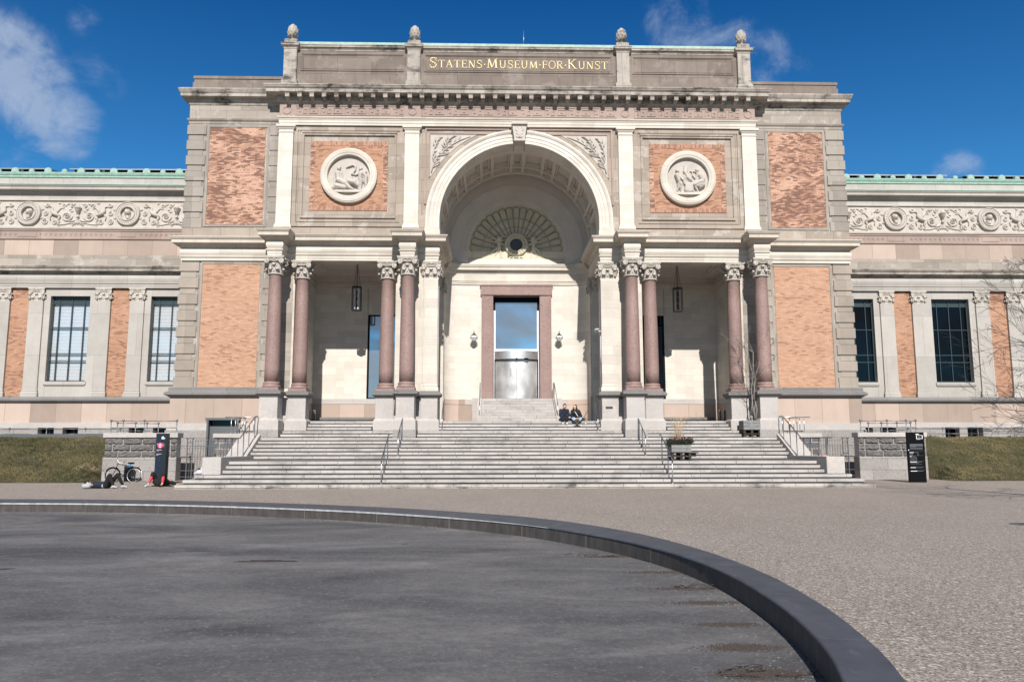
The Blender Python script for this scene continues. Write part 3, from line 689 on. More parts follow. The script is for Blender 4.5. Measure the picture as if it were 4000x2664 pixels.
for r0, w_, dp in ((3.72, .05, .05), (3.02, .06, .05), (2.74, .10, .07)): m.ring(0, 12.5 if r0 > 3.5 else 12.43, [(r0, 13.31), (r0, 13.3-dp), (r0+w_, 13.3-dp), (r0+w_, 13.31)], 0, PI, 60)
part('niche_moulding', m, 'vault')
# lunette: fluted shell, oculus, wreath, two winged children
lun = part('lunette', MB().ring(0, 12.43, [(0.01, 13.5), (.6, 13.55), (2.0, 13.6), (2.5, 13.55), (2.72, 13.42)], 0, PI, 60).box(-2.72, 2.72, 13.45, 13.7, 11.95, 12.45), 'reliefdark')
m = MB()
for i in range(1, 19):
    a = PI*i/19; m.tube([(.75*math.cos(a), 13.5, 12.43+.75*math.sin(a)), (1.9*math.cos(a), 13.55, 12.43+1.9*math.sin(a)), (2.5*math.cos(a), 13.48, 12.43+2.5*math.sin(a))], [.02, .035, .045], 6)
for i in range(19):
    a0 = PI*i/19; pts = [((2.5+.10*math.sin(PI*t/6))*math.cos(a0+PI/19*t/6), 13.46, 12.43+(2.5+.10*math.sin(PI*t/6))*math.sin(a0+PI/19*t/6)) for t in range(7)]; m.tube(pts, .035, 6)
for rr in (1.0, 1.45, 1.95): m.ring(0, 12.43, [(rr, 13.6), (rr, 13.535), (rr+.02, 13.535), (rr+.02, 13.6)], .06, PI-.06, 48)
m.build('shell_ribs', 'ribs', lun)
m = MB(); m.ring(0, 12.82, [(.36, 13.5), (.36, 13.33), (.40, 13.30), (.44, 13.33), (.50, 13.36), (.56, 13.28), (.62, 13.3), (.66, 13.36), (.66, 13.55)], 0, 2*PI, 48, True)
for i in range(18): a = 2*PI*i/18; m.ball((.52*math.cos(a), 13.3, 12.82+.52*math.sin(a)), (.055, .04, .055), 8, 6)
m.build('oculus_wreath', 'reliefdark', lun)
MB().ring(0, 12.82, [(.001, 13.48), (.37, 13.48)], 0, 2*PI, 40, True).build('oculus_pane', 'ocul', lun)
cher = [(-.0, .98, .10, .0, .96, .10), (0, .82, .09, .0, .62, .10), (0, .62, .10, .03, .45, .09), (.0, .76, .05, .22, .62, .04), (.22, .62, .04, .42, .68, .04), (0, .76, .05, .2, .86, .035), (.2, .86, .035, .4, .90, .03),
        (0, .42, .08, -.10, .22, .06), (-.10, .22, .06, -.22, .02, .035), (.04, .42, .08, .10, .20, .06), (.10, .20, .06, .12, -.06, .035), (.12, -.06, .03, .2, -.09, .03),
        (-.05, .80, .05, -.26, .98, .05), (-.26, .98, .05, -.45, .92, .03), (-.1, .74, .05, -.38, .80, .04), (.05, .85, .04, .2, 1.08, .04), (.2, 1.08, .04, .42, 1.05, .03),
        (-.1, .45, .07, -.3, .3, .05), (-.3, .3, .05, -.38, .1, .04)]
for mx in (1, -1):
    relief('winged_child', cher, lun, 'reliefdark', 13.45, .9, .026, mx, -.98, 12.15, 1.08)
relief('bow_garland', [(-.35, 0, .05, -.1, .04, .05), (-.1, .04, .05, .1, .04, .05), (.1, .04, .05, .35, 0, .05), (-.35, 0, .05, -.4, -.08, .05), (.35, 0, .05, .4, -.08, .05), (0, .04, .07, 0, .0, .06), (-.1, .0, .04, -.2, -.1, .04), (.1, 0, .04, .2, -.1, .04)], lun, 'reliefdark', 13.42, .8, .025, 1, 0, 12.1)

# ---- vault with coffers
RV = 4.06
def vault_quad(mb, r, a0, a1, y0, y1, n=3):
    for i in range(n):
        p, q = R(a0+(a1-a0)*i/n), R(a0+(a1-a0)*(i+1)/n)
        mb.add([(r*math.cos(p), y0, ZC+r*math.sin(p)), (r*math.cos(q), y0, ZC+r*math.sin(q)), (r*math.cos(q), y1, ZC+r*math.sin(q)), (r*math.cos(p), y1, ZC+r*math.sin(p))], [(0, 1, 2, 3)])
def vbar(mb, r0, r1, a0, a1, y0, y1, n=3):
    for i in range(n):
        p, q = R(a0+(a1-a0)*i/n), R(a0+(a1-a0)*(i+1)/n)
        vs = [(r*math.cos(a), y, ZC+r*math.sin(a)) for r in (r0, r1) for y in (y0, y1) for a in (p, q)]
        mb.add(vs, [(0, 1, 3, 2), (4, 6, 7, 5), (0, 2, 6, 4), (1, 5, 7, 3), (0, 4, 5, 1), (2, 3, 7, 6)])
m = MB(); vault_quad(m, RV+.30, 0, 180, 8.9, 13.4, 60)
for mx in (1, -1): m.add([(mx*(RV+.30), 8.9, ZC), (mx*(RV+.30), 13.4, ZC), (mx*(RV+.30), 13.4, 11.9), (mx*(RV+.30), 8.9, 11.9)], [(0, 1, 2, 3)])
vault = part('barrel_vault', m, 'vault')
m = MB()
angs = []; cen = [(0, 'n'), (12.1, 'w'), (24.2, 'n'), (36.3, 'w'), (48.4, 'n'), (60.5, 'w'), (72.6, 'n')]
edges = set()
for c_, k_ in cen:
    hw = 3.35 if k_ == 'n' else 6.35
    for s_ in (-1, 1): edges.add(round(90+s_*(c_+hw), 2)); edges.add(round(90+s_*(c_-hw), 2))
ribs = [(90+s_*(c_-1.2-hw_), 90+s_*(c_+1.2-hw_)) for s_ in (-1, 1) for c_, hw_ in ((4.55, 0), (19.65, 0), (28.75, 0), (43.85, 0), (52.95, 0), (68.05, 0), (77.15, 0))]
for a, b_ in ribs: vbar(m, RV-.02, RV+.31, min(a, b_), max(a, b_), 9.5, 12.75, 2)
vbar(m, RV-.06, RV+.31, 1, 179, 9.15, 9.6, 60); vbar(m, RV-.06, RV+.31, 1, 179, 12.5, 12.8, 60); vbar(m, RV-.0, RV+.31, 1, 179, 11.75, 11.95, 60)
for s_ in (-1, 1):
    for c_, k_ in cen:
        if s_ == -1 and c_ == 0: continue
        hw = 3.35 if k_ == 'n' else 6.35; g = .9
        for (y0, y1) in ((9.6, 11.75), (11.95, 12.5)):
            e = .09
            vbar(m, RV+.14, RV+.305, 90+s_*c_-hw, 90+s_*c_+hw, y0, y0+e, 3); vbar(m, RV+.14, RV+.305, 90+s_*c_-hw, 90+s_*c_+hw, y1-e, y1, 3)
            vbar(m, RV+.14, RV+.305, 90+s_*c_-hw, 90+s_*c_-hw+1.2, y0+e, y1-e, 1); vbar(m, RV+.14, RV+.305, 90+s_*c_+hw-1.2, 90+s_*c_+hw, y0+e, y1-e, 1)
m.build('coffer_frame', 'vault', vault)

# ---- front arch
m = MB()
m.ring(0, ZC, [(3.97, 9.2), (3.97, 8.17), (3.985, 8.15), (4.13, 8.15), (4.135, 8.13), (4.30, 8.13), (4.305, 8.105), (4.46, 8.105), (4.50, 8.07), (4.58, 8.03), (4.66, 8.035), (4.67, 8.10), (4.67, 8.6)], 0, PI, 96)
for mx in (1, -1):   # stilts
    k = MB(mx).sweep([(0, 0)], [(0, 0), (1, 0)], False) if False else None
    pr = [(3.97, 9.2), (3.97, 8.17), (3.985, 8.15), (4.13, 8.15), (4.135, 8.13), (4.30, 8.13), (4.305, 8.105), (4.46, 8.105), (4.50, 8.07), (4.58, 8.03), (4.66, 8.035), (4.67, 8.10), (4.67, 8.6)]
    for i in range(len(pr)-1):
        (a, y0), (b_, y1) = pr[i], pr[i+1]; m.add([(mx*a, y0, 12.32), (mx*b_, y1, 12.32), (mx*b_, y1, ZC), (mx*a, y0, ZC)], [(0, 1, 2, 3)])
arch = part('arch_surround', m, 'creamwall')
m = MB()
for mx in (1, -1): m = MB(mx); m.box(-4.72, -3.93, 7.98, 9.2, 11.85, 12.14); m.box(-4.70, -3.95, 8.0, 9.2, 12.14, 12.22); m.box(-4.69, -3.96, 8.03, 9.2, 12.22, 12.33); m.build('arch_impost', 'cream', arch)
m = MB(); m.prism([(-.26, 16.72), (.26, 16.72), (.36, 17.5), (-.36, 17.5)], 7.72, 8.6); m.box(-.4, .4, 7.62, 8.5, 17.5, 17.56); m.box(-.37, .37, 7.68, 8.5, 17.56, 17.64); m.box(-.29, .29, 7.7, 8.4, 16.66, 16.72)
ks = part('keystone', m, 'relief')
relief('acanthus_leaf', [(0, .1, .09, 0, .5, .07), (0, .15, .06, -.14, .28, .05), (0, .15, .06, .14, .28, .05), (0, .3, .06, -.18, .46, .05), (0, .3, .06, .18, .46, .05), (-.18, .46, .05, -.13, .6, .04), (.18, .46, .05, .13, .6, .04), (-.08, .05, .05, -.18, .14, .04), (.08, .05, .05, .18, .14, .04)], ks, 'relief', 7.72, .8, .022, 1, 0, 16.78)
# wall with the arch opening
m = MB(); holewall(m, -12.1, 12.1, 12.0, 17.66, 0, ZC, 4.6, WY, WY+.3, 64); m.box(-4.75, -4.6, WY-.001, WY+.3, 11.9, 12.6) if False else None
part('upper_wall', m, 'sand')
# mass above and behind
m = MB(); m.box(-16.7, -4.7, 8.56, 19, 12.35, 19.9) if False else None
for mx in (1, -1): m.mx = mx; m.box(-12.15, -4.9, 8.56, 19, 12.3, 19.6)
m.mx = 1; m.box(-4.9, 4.9, 8.56, 19, 17.4, 19.6); m.box(-5.2, 5.2, 13.9, 19, 10.5, 17.39); m.box(-17, -4.35, 13.55, 19, 0, 17.5) ; m.box(4.35, 17, 13.55, 19, 0, 17.5); m.box(-4.4, -1.95, 13.8, 19, 0, 10.6); m.box(1.95, 4.4, 13.8, 19, 0, 10.6); m.box(-2, 2, 15.5, 19, 0, 10.5)
part('building_core', m, 'sand')
# ---- upper storey: pilasters, framed panels, roundels, spandrels
for mx in (1, -1):
    for cx in (-11.74, -5.41):
        m = MB(mx); m.box(cx-.365, cx+.365, PY, WY+.1, 12.55, 17.3)
        p = part('upper_pilaster', m, 'creamwall')
        m = MB(mx); m.box(cx-.42, cx+.42, PY-.06, WY+.1, 12.2, 12.45); m.box(cx-.395, cx+.395, PY-.035, WY+.1, 12.45, 12.5); m.box(cx-.38, cx+.38, PY-.02, WY+.1, 12.5, 12.56); m.build('pilaster_foot', 'creamwall', p)
        m = MB(mx); m.sweep([(-.2, 17.24), (.0, 17.25), (.035, 17.26), (.035, 17.29), (.0, 17.31), (.0, 17.40), (.03, 17.42), (.07, 17.49), (.10, 17.52), (.12, 17.53), (.12, 17.645), (-.2, 17.645)], [(cx-.365, WY+.1), (cx-.365, PY), (cx+.365, PY), (cx+.365, WY+.1)]); m.build('pilaster_capital', 'creamwall', p)
    # nested frames round the brick square
    def frame(mb, x0, x1, z0, z1, w, y0, y1):
        mb.box(x0, x1, y0, y1, z1-w, z1); mb.box(x0, x1, y0, y1, z0, z0+w); mb.box(x0, x0+w, y0, y1, z0+w, z1-w); mb.box(x1-w, x1, y0, y1, z0+w, z1-w)
    m = MB(mx)
    frame(m, -11.36, -5.80, 12.42, 17.62, .20, WY-.06, WY+.05); part('panel_frame', m, 'sand')
    m = MB(mx); frame(m, -11.12, -6.0, 12.66, 17.44, .05, WY-.05, WY+.05); frame(m, -11.07, -6.05, 12.71, 17.39, .14, WY-.015, WY+.05); frame(m, -10.93, -6.19, 12.85, 17.25, .10, WY-.09, WY+.05)
    m.box(-10.95, -6.17, WY-.13, WY, 17.25, 17.33)
    part('panel_moulding', m, 'sand')
    for (a, b_, c_, d_) in ((-10.50, -6.62, 16.62, 16.84), (-10.50, -6.62, 13.25, 13.47)): part('brick_border', MB(mx).box(a, b_, WY-.03, WY+.02, c_, d_), 'brickS')
    for a, b_ in ((-10.50, -10.27), (-6.85, -6.62)): part('brick_border', MB(mx).box(a, b_, WY-.03, WY+.02, 13.47, 16.62), 'brickB')
    part('brick_panel', MB(mx).box(-10.27, -6.85, WY-.02, WY+.02, 13.47, 16.62), 'brickW')
    cx, cz = -8.545, 15.02
    m = MB(mx); m.ring(cx, cz, [(1.05, 8.52), (1.05, 8.30), (1.07, 8.27), (1.16, 8.27), (1.18, 8.25), (1.34, 8.25), (1.36, 8.27), (1.41, 8.29), (1.42, 8.33), (1.42, 8.5)], 0, 2*PI, 80, True)
    rd = part('roundel', m, 'cream')
    m = MB(mx); m.ring(cx, cz, [(.001, WY-.035), (1.07, WY-.035)], 0, 2*PI, 60, True); m.build('roundel_field', 'relief', rd)
    def seg(z): return math.sqrt(max(0, 1.06**2-(z-cz)**2))
    m = MB(mx); m.prism([(cx-seg(14.25)-.02, 14.25), (cx+seg(14.25)+.02, 14.25), (cx+seg(14.14)+.02, 14.14), (cx-seg(14.14)-.02, 14.14)], 8.26, 8.5); m.build('relief_ledge', 'cream', rd)
    if mx == 1:
        # seated draped figure, long-necked bird, winged figure
        F = [(-.52, 1.13, .085, -.50, 1.10, .085), (-.56, 1.2, .05, -.44, 1.2, .05), (-.5, 1.0, .05, -.5, .92, .07), (-.56, .88, .13, -.50, .58, .14), (-.40, .88, .07, -.34, .66, .05), (-.66, .88, .06, -.72, .6, .05), (-.72, .6, .05, -.7, .32, .045), (-.34, .66, .05, -.30, .5, .04),
             (-.5, .5, .17, -.18, .34, .17), (-.18, .34, .16, .05, .12, .12), (.05, .12, .12, .22, .05, .07), (-.6, .2, .17, -.2, .12, .15), (-.75, .12, .12, -.5, .08, .12),
             (.0, .46, .13, .28, .40, .16), (.28, .40, .16, .46, .25, .10), (-.12, .55, .07, .1, .56, .1), (.15, .55, .08, .12, .68, .06),
             (.16, .84, .05, .30, 1.05, .055), (.30, 1.05, .055, .32, 1.24, .05), (.32, 1.24, .05, .18, 1.32, .05), (.18, 1.32, .05, .0, 1.25, .06), (.0, 1.25, .05, -.14, 1.18, .03),
             (.60, 1.12, .085, .58, 1.09, .085), (.6, .98, .05, .6, .92, .08), (.58, .88, .11, .56, .58, .10), (.56, .9, .05, .34, .80, .045), (.34, .80, .04, .12, .86, .035), (.56, .55, .09, .50, .3, .07), (.5, .3, .07, .5, .04, .045), (.62, .55, .09, .62, .28, .065), (.62, .28, .06, .6, .04, .04), (.6, .04, .035, .68, .02, .03),
             (.70, .92, .10, .86, .70, .10), (.86, .70, .10, .86, .3, .08), (.86, .3, .08, .80, .06, .03), (.74, .8, .06, .78, .4, .05), (.72, 1.0, .06, .84, .96, .05)]
    else:
        # standing youth, upright wings on an anvil block, seated man with a hammer
        F = [(-.53, 1.14, .085, -.5, 1.11, .085), (-.5, 1.0, .05, -.52, .94, .07), (-.56, .9, .12, -.46, .6, .11), (-.42, .9, .05, -.26, .68, .045), (-.26, .68, .045, -.04, .58, .035), (-.42, .5, .11, -.36, .42, .1), (-.46, .44, .09, -.5, .22, .06), (-.5, .22, .06, -.6, .03, .04), (-.36, .44, .09, -.36, .22, .065), (-.36, .22, .06, -.36, .03, .04), (-.36, .03, .035, -.24, .02, .03),
             (-.12, 1.42, .045, -.16, 1.1, .07), (-.02, 1.44, .04, -.06, 1.1, .07), (-.14, 1.1, .08, -.0, .78, .12), (.0, .78, .13, .12, .66, .12), (-.26, .92, .05, -.04, .66, .07), (-.3, .84, .04, -.1, .62, .05), (-.2, .56, .05, .22, .58, .07),
             (-.16, .46, .06, .24, .46, .06), (-.05, .44, .09, -.1, .1, .11), (.06, .44, .09, .06, .06, .12), (.16, .44, .08, .2, .1, .11), (-.12, .05, .08, .26, .05, .08),
             (.46, 1.18, .085, .5, 1.15, .09), (.44, 1.08, .05, .46, 1.06, .05), (.52, 1.0, .07, .58, .94, .1), (.62, .9, .14, .74, .66, .15), (.5, .94, .07, .42, .74, .05), (.62, .82, .07, .40, .62, .055), (.40, .62, .05, .22, .56, .04), (.40, .74, .05, .26, .9, .04), (.26, .9, .035, .24, 1.1, .025), (.14, 1.12, .03, .36, 1.11, .03),
             (.7, .55, .17, .32, .42, .12), (.7, .42, .15, .46, .36, .12), (.30, .42, .09, .44, .18, .065), (.44, .18, .065, .52, .04, .045), (.52, .04, .035, .38, .02, .03), (.76, .4, .13, .62, .3, .12)]
    relief('relief_figures', F if mx == 1 else [tuple([-c[0], c[1], c[2], -c[3], c[4], c[5]]) for c in F], rd, 'relief', WY-.07, 1.6, .019, mx, cx+(.0), 14.27, 1.0, smooth=1)
    # spandrel: frame, rough ground and a laurel branch
    m = MB(mx); m.box(-4.76, -.5, WY-.08, WY+.05, 17.5, 17.56); m.box(-4.76, -4.68, WY-.08, WY+.05, 13.6, 17.5); m.box(-4.56, -1.6, WY-.06, WY+.05, 17.27, 17.34); m.box(-4.56, -4.50, WY-.06, WY+.05, 15.0, 17.27); part('spandrel_frame', m, 'pinkfr')
    m = MB(mx); pts = [(-4.49, 17.26), (-4.49, 15.05)]
    for i in range(15):
        a = R(152.0-(152.0-113.5)*i/14); pts.append((5.02*math.cos(a), ZC+5.02*math.sin(a)))
    pts[2] = (-4.45, 15.05)
    m.prism(pts, WY-.025, WY+.02); sp_ = part('spandrel_panel', m, 'relief')
    m = MB(mx)
    stem = [(-4.42, 15.25), (-4.3, 15.75), (-4.12, 16.1), (-3.75, 16.45), (-3.4, 16.72), (-2.95, 16.98), (-2.45, 17.16)]
    br = [stem, [(-4.3, 15.75), (-4.38, 16.1), (-4.3, 16.5), (-4.15, 16.9), (-4.0, 17.15)], [(-3.75, 16.45), (-3.72, 16.75), (-3.55, 17.0), (-3.4, 17.15)], [(-4.12, 16.1), (-3.9, 16.16), (-3.72, 16.14)], [(-4.35, 15.5), (-4.15, 15.62), (-4.02, 15.72)]]
    rnd = random.Random(5)
    for b_ in br:
        m.tube([(x, WY-.06, z) for x, z in b_], [.030]*(len(b_)-1)+[.012], 6)
        for i in range(len(b_)-1):
            (x0, z0), (x1, z1) = b_[i], b_[i+1]; a = math.atan2(z1-z0, x1-x0)
            for t, sg in ((.2, 1), (.45, -1), (.7, 1), (.95, -1)):
                px, pz = x0+(x1-x0)*t, z0+(z1-z0)*t; aa = a+sg*rnd.uniform(.5, .9); l = rnd.uniform(.24, .32)
                ex, ez = px+l*math.cos(aa), pz+l*math.sin(aa)
                if ez > 17.22 or ex < -4.46 or math.hypot(ex, ez-ZC) < 5.06: continue
                nx, nz = -math.sin(aa), math.cos(aa); w = .055
                P = [(px, WY-.04, pz), (px+.35*l*math.cos(aa)+nx*w, WY-.06, pz+.35*l*math.sin(aa)+nz*w), (ex, WY-.05, ez), (px+.35*l*math.cos(aa)-nx*w, WY-.06, pz+.35*l*math.sin(aa)-nz*w), (px+.4*l*math.cos(aa), WY-.13, pz+.4*l*math.sin(aa))]
                m.add(P, [(0, 1, 4), (1, 2, 4), (2, 3, 4), (3, 0, 4), (0, 3, 2, 1)])
    m.build('laurel_branch', 'relief', sp_)
# ---- upper entablature
up = [(-12.1, 9.2), (-12.1, PY), (12.1, PY), (12.1, 9.2)]
part('upper_architrave', MB().sweep([(-.3, 17.646), (0, 17.646), (0, 17.76), (.02, 17.765), (.02, 17.90), (.04, 17.91), (.04, 17.96), (.08, 17.99), (.10, 18.04), (.10, 18.07), (0, 18.09)], up), 'cream')
m = MB(); m.box(-12.08, 12.08, PY+.02, 9.3, 17.7, 19.6)
part('entablature_core', m, 'sand')
fz = part('upper_frieze', MB().sweep([(.0, 18.09), (0, 18.72)], up, False), 'pinkfr')
# meander
m = MB()
def bar(x0, x1, z0, z1): m.box(x0, x1, PY-.028, PY+.005, z0, z1)
def meander(xa, xb):
    n = max(1, round((xb-xa)/.62)); u = (xb-xa)/n; z0, z1 = 18.15, 18.67; w = .032
    bar(xa, xb, z1-w, z1); bar(xa, xb, z0, z0+w)
    for i in range(n):
        x = xa+i*u
        if i % 2 == 0:
            bar(x+.05, x+.05+w, z0+w, z1-.12); bar(x+.05, x+u*.45, z1-.12-w, z1-.12); bar(x+u*.45-w, x+u*.45, z0+.17, z1-.12-w); bar(x+.17, x+u*.45-w, z0+.17, z0+.17+w)
            bar(x+u*.62, x+u*.62+w, z0+.1, z1-w); bar(x+u*.62+w, x+u*.95, z0+.1, z0+.1+w); bar(x+u*.95-w, x+u*.95, z0+.1+w, z0+.33); bar(x+u*.76, x+u*.95-w, z0+.33-w, z0+.33)
        else:
            bar(x+.08, x+u-.08, z0+.1, z0+.1+w); bar(x+.08, x+u-.08, z1-.1-w, z1-.1); bar(x+.08, x+.08+w, z0+.1+w, z1-.1-w); bar(x+u-.08-w, x+u-.08, z0+.1+w, z1-.1-w)
            bar(x+u/2-.05, x+u/2+.05, (z0+z1)/2-.05, (z0+z1)/2+.05)
meander(-11.3, -5.85); meander(-4.97, 4.97); meander(5.85, 11.3)
m.build('meander', 'pinkfr', fz)
m = MB()
for cx in (-11.74, -5.41, 5.41, 11.74): m.ring(cx, 18.41, [(.17, PY+.01), (.17, PY-.03), (.21, PY-.03), (.21, PY+.01)], 0, 2*PI, 32, True)
m.build('frieze_disc', 'pinkfr', fz)
cp = [(0, 18.72), (.03, 18.735), (.05, 18.77), (.05, 18.80), (.10, 18.83), (.13, 18.87), (.13, 19.14), (.55, 19.15), (.56, 19.16), (.56, 19.33), (.58, 19.34), (.62, 19.38), (.66, 19.46), (.68, 19.48), (.68, 19.53), (.0, 19.78), (-.3, 19.8)]
part('main_cornice', MB().sweep(cp, up), 'cornice')
m = MB(); m.box(-.105, .105, PY-.50, PY-.12, 18.93, 19.148); m.box(-.12, .12, PY-.52, PY-.12, 19.10, 19.147); m.box(-.08, .08, PY-.36, PY-.12, 18.87, 18.93)
mod = m.build('modillion', 'cornice', B)
for k in range(1, 20):
    for s_ in (-1, 1):
        if k*.612 < 12.5: c = mod.copy(); COL.objects.link(c); c.location = (s_*k*.612, 0, 0); adopt0(c, B)
c = mod.copy()
bpy.data.objects.remove(c)
# ---- attic
AW = 8.8
m = MB(); m.box(-12.05, 12.05, AW, 10.2, 19.6, 22.14); m.box(-12.15, 12.15, AW-.06, 10, 19.7, 20.12); m.box(-12.1, 12.1, AW-.03, 10, 20.12, 20.26); attic = part('attic_wall', m, 'attic')
part('attic_coping', MB().sweep([(0, 21.84), (.02, 21.85), (.02, 21.90), (.05, 21.93), (.09, 21.98), (.13, 22.0), (.13, 22.08), (.15, 22.10), (.15, 22.14), (-.2, 22.15)], [(-12.05, 10), (-12.05, AW), (12.05, AW), (12.05, 10)]), 'cornice', attic)
part('roof_edge', MB().box(-12.0, 12.0, AW-.02, 20, 22.14, 22.33), 'copper', attic)
for a, b_ in ((-11.25, -5.9), (-4.9, 4.9), (5.9, 11.25)):
    m = MB(); frame(m, a, b_, 20.75, 21.72, .07, AW-.035, AW+.02); frame(m, a+.10, b_-.10, 20.85, 21.62, .025, AW-.02, AW+.02)
    part('attic_panel', m, 'attic', attic)
for i, cx in enumerate((-11.74, -5.41, 5.41, 11.74)):
    o = (cx, AW, 0)
    m = MB(origin=o); m.box(cx-.33, cx+.33, 8.6, 9.3, 20.1, 22.37); m.box(cx-.40, cx+.40, 8.52, 9.3, 19.62, 20.12); m.box(cx-.36, cx+.36, 8.56, 9.3, 20.12, 20.2)
    m.sweep([(0, 21.84), (.02, 21.85), (.02, 21.90), (.05, 21.93), (.09, 21.98), (.13, 22.0), (.13, 22.08), (.15, 22.10), (.15, 22.13), (-.2, 22.14)], [(cx-.33, 9.3), (cx-.33, 8.6), (cx+.33, 8.6), (cx+.33, 9.3)])
    m.box(cx-.29, cx+.29, 8.64, 9.25, 22.3, 22.42)
    pr_ = part('attic_pier', m, 'cornice')
    m = MB(origin=o); m.lathe([(.20, 22.42), (.20, 22.46), (.12, 22.50), (.10, 22.55), (.14, 22.60), (.22, 22.68), (.265, 22.80), (.275, 22.92), (.255, 23.05), (.21, 23.18), (.14, 23.29), (.06, 23.36), (.02, 23.39)], cx, 8.95, 24)
    for r_, z_, n_ in ((.25, 22.74, 10), (.27, 22.88, 10), (.255, 23.02, 10), (.2, 23.16, 8)):
        for j in range(n_):
            a = 2*PI*(j+(.5 if z_ in (22.88, 23.16) else 0))/n_
            m.ball((cx+r_*.95*math.cos(a), 8.95+r_*.95*math.sin(a), z_), (.038, .038, .085), 6, 5)
    m.build('pine_cone_finial', 'cornice', pr_)
# inscription: hand-drawn capitals
def strokes(ch):
    k, t = 1.0, .45     # thick and thin
    G = {
     'S': [('c', [(.62, .80), (.55, .95), (.35, 1.0), (.15, .93), (.10, .76), (.2, .6), (.42, .5), (.6, .38), (.62, .2), (.5, .05), (.3, 0), (.12, .05), (.04, .2)], 1), ('l', .62, .68, .62, 1.0, .5), ('l', .05, 0, .05, .3, .5)],
     'T': [('l', .0, .96, .76, .96, .5), ('l', .38, 0, .38, 1, 1), ('l', .24, .02, .52, .02, .4), ('l', .02, .78, .02, 1, .4), ('l', .74, .78, .74, 1, .4)],
     'A': [('l', .08, 0, .38, 1, .5), ('l', .38, 1, .72, 0, 1.1), ('l', .18, .33, .6, .33, .45), ('l', -.02, .02, .2, .02, .4), ('l', .56, .02, .86, .02, .4)],
     'E': [('l', .14, 0, .14, 1, 1), ('l', .02, .97, .6, .97, .5), ('l', .14, .52, .5, .52, .45), ('l', .02, .03, .64, .03, .5), ('l', .6, .8, .6, 1, .4), ('l', .64, 0, .64, .22, .4), ('l', .5, .42, .5, .62, .4)],
     'N': [('l', .12, 0, .12, 1, .5), ('l', .12, 1, .72, 0, 1.1), ('l', .72, 0, .72, 1, .5), ('l', 0, .02, .26, .02, .4), ('l', .58, .98, .86, .98, .4), ('l', -.02, .98, .18, .98, .4)],
     'M': [('l', .12, 0, .18, 1, .5), ('l', .18, 1, .5, .05, 1.1), ('l', .5, .05, .82, 1, .5), ('l', .82, 1, .88, 0, 1.1), ('l', 0, .02, .26, .02, .4), ('l', .74, .02, 1.02, .02, .4), ('l', .06, .98, .24, .98, .4), ('l', .76, .98, .96, .98, .4)],
     'U': [('c', [(.13, 1), (.13, .35), (.2, .1), (.4, 0), (.6, .1), (.68, .35), (.68, 1)], .85), ('l', 0, .98, .27, .98, .4), ('l', .55, .98, .82, .98, .4)],
     'F': [('l', .14, 0, .14, 1, 1), ('l', .02, .97, .6, .97, .5), ('l', .14, .52, .5, .52, .45), ('l', .02, .02, .3, .02, .4), ('l', .6, .78, .6, 1, .4), ('l', .5, .42, .5, .62, .4)],
     'O': [('c', [(.42+.38*math.cos(2*PI*i/16), .5+.5*math.sin(2*PI*i/16)) for i in range(17)], .95)],
     'R': [('l', .14, 0, .14, 1, 1), ('c', [(.02, .97), (.4, .97), (.58, .86), (.6, .72), (.5, .56), (.3, .5), (.14, .5)], .8), ('l', .34, .5, .72, 0, 1), ('l', .02, .02, .28, .02, .4), ('l', .62, .02, .84, .02, .4)],
     'K': [('l', .14, 0, .14, 1, 1), ('l', .14, .42, .66, .98, .5), ('l', .3, .58, .74, 0, 1), ('l', .02, .02, .28, .02, .4), ('l', .02, .98, .28, .98, .4), ('l', .52, .98, .8, .98, .4), ('l', .6, .02, .88, .02, .4)],
     '·': [('c', [(.1, .5), (.2, .5)], 1.2)]}
    W_ = {'S': .70, 'T': .78, 'A': .82, 'E': .68, 'N': .86, 'M': 1.04, 'U': .84, 'F': .64, 'O': .84, 'R': .80, 'K': .86, '·': .3}
    return G[ch], W_[ch]
def write(par, items, x0, x1, zb, y, gap=.13):
    "items: (char, height)"
    tot = sum((strokes(c)[1]+gap)*h for c, h in items); f = (x1-x0)/tot; x = x0
    for c, h in items:
        mb = MB(); g, w = strokes(c); wt_ = .105*h
        for s_ in g:
            if s_[0] == 'l': P = [(s_[1], s_[2]), (s_[3], s_[4])]; ww = s_[5]
            else: P = s_[1]; ww = s_[2]
            for i in range(len(P)-1):
                ax, az, bx, bz = x+P[i][0]*h*f, zb+P[i][1]*h, x+P[i+1][0]*h*f, zb+P[i+1][1]*h
                dx, dz = bx-ax, bz-az; l = math.hypot(dx, dz) or 1; e = wt_*ww/2; nx, nz = -dz/l*e, dx/l*e; ex, ez = (dx/l*e*.5, dz/l*e*.5) if s_[0] == 'c' else (0, 0)
                mb.prism([(ax+nx-ex, az+nz-ez), (bx+nx+ex, bz+nz+ez), (bx-nx+ex, bz-nz+ez), (ax-nx-ex, az-nz-ez)], y-.022, y+.01)
        mb.build('letter', 'gold', par)
        x += (w+gap)*h*f
items = []
for wd in ('STATENS', '·', 'MUSEUM', '·', 'for', '·', 'KUNST'):
    for i, ch in enumerate(wd):
        if ch == '·': items.append(('·', .40))
        elif ch.islower(): items.append((ch.upper(), .42))
        else: items.append((ch, .54 if i == 0 else .42))
write(attic, items, INSX0, INSX1, 20.99, AW-.005)

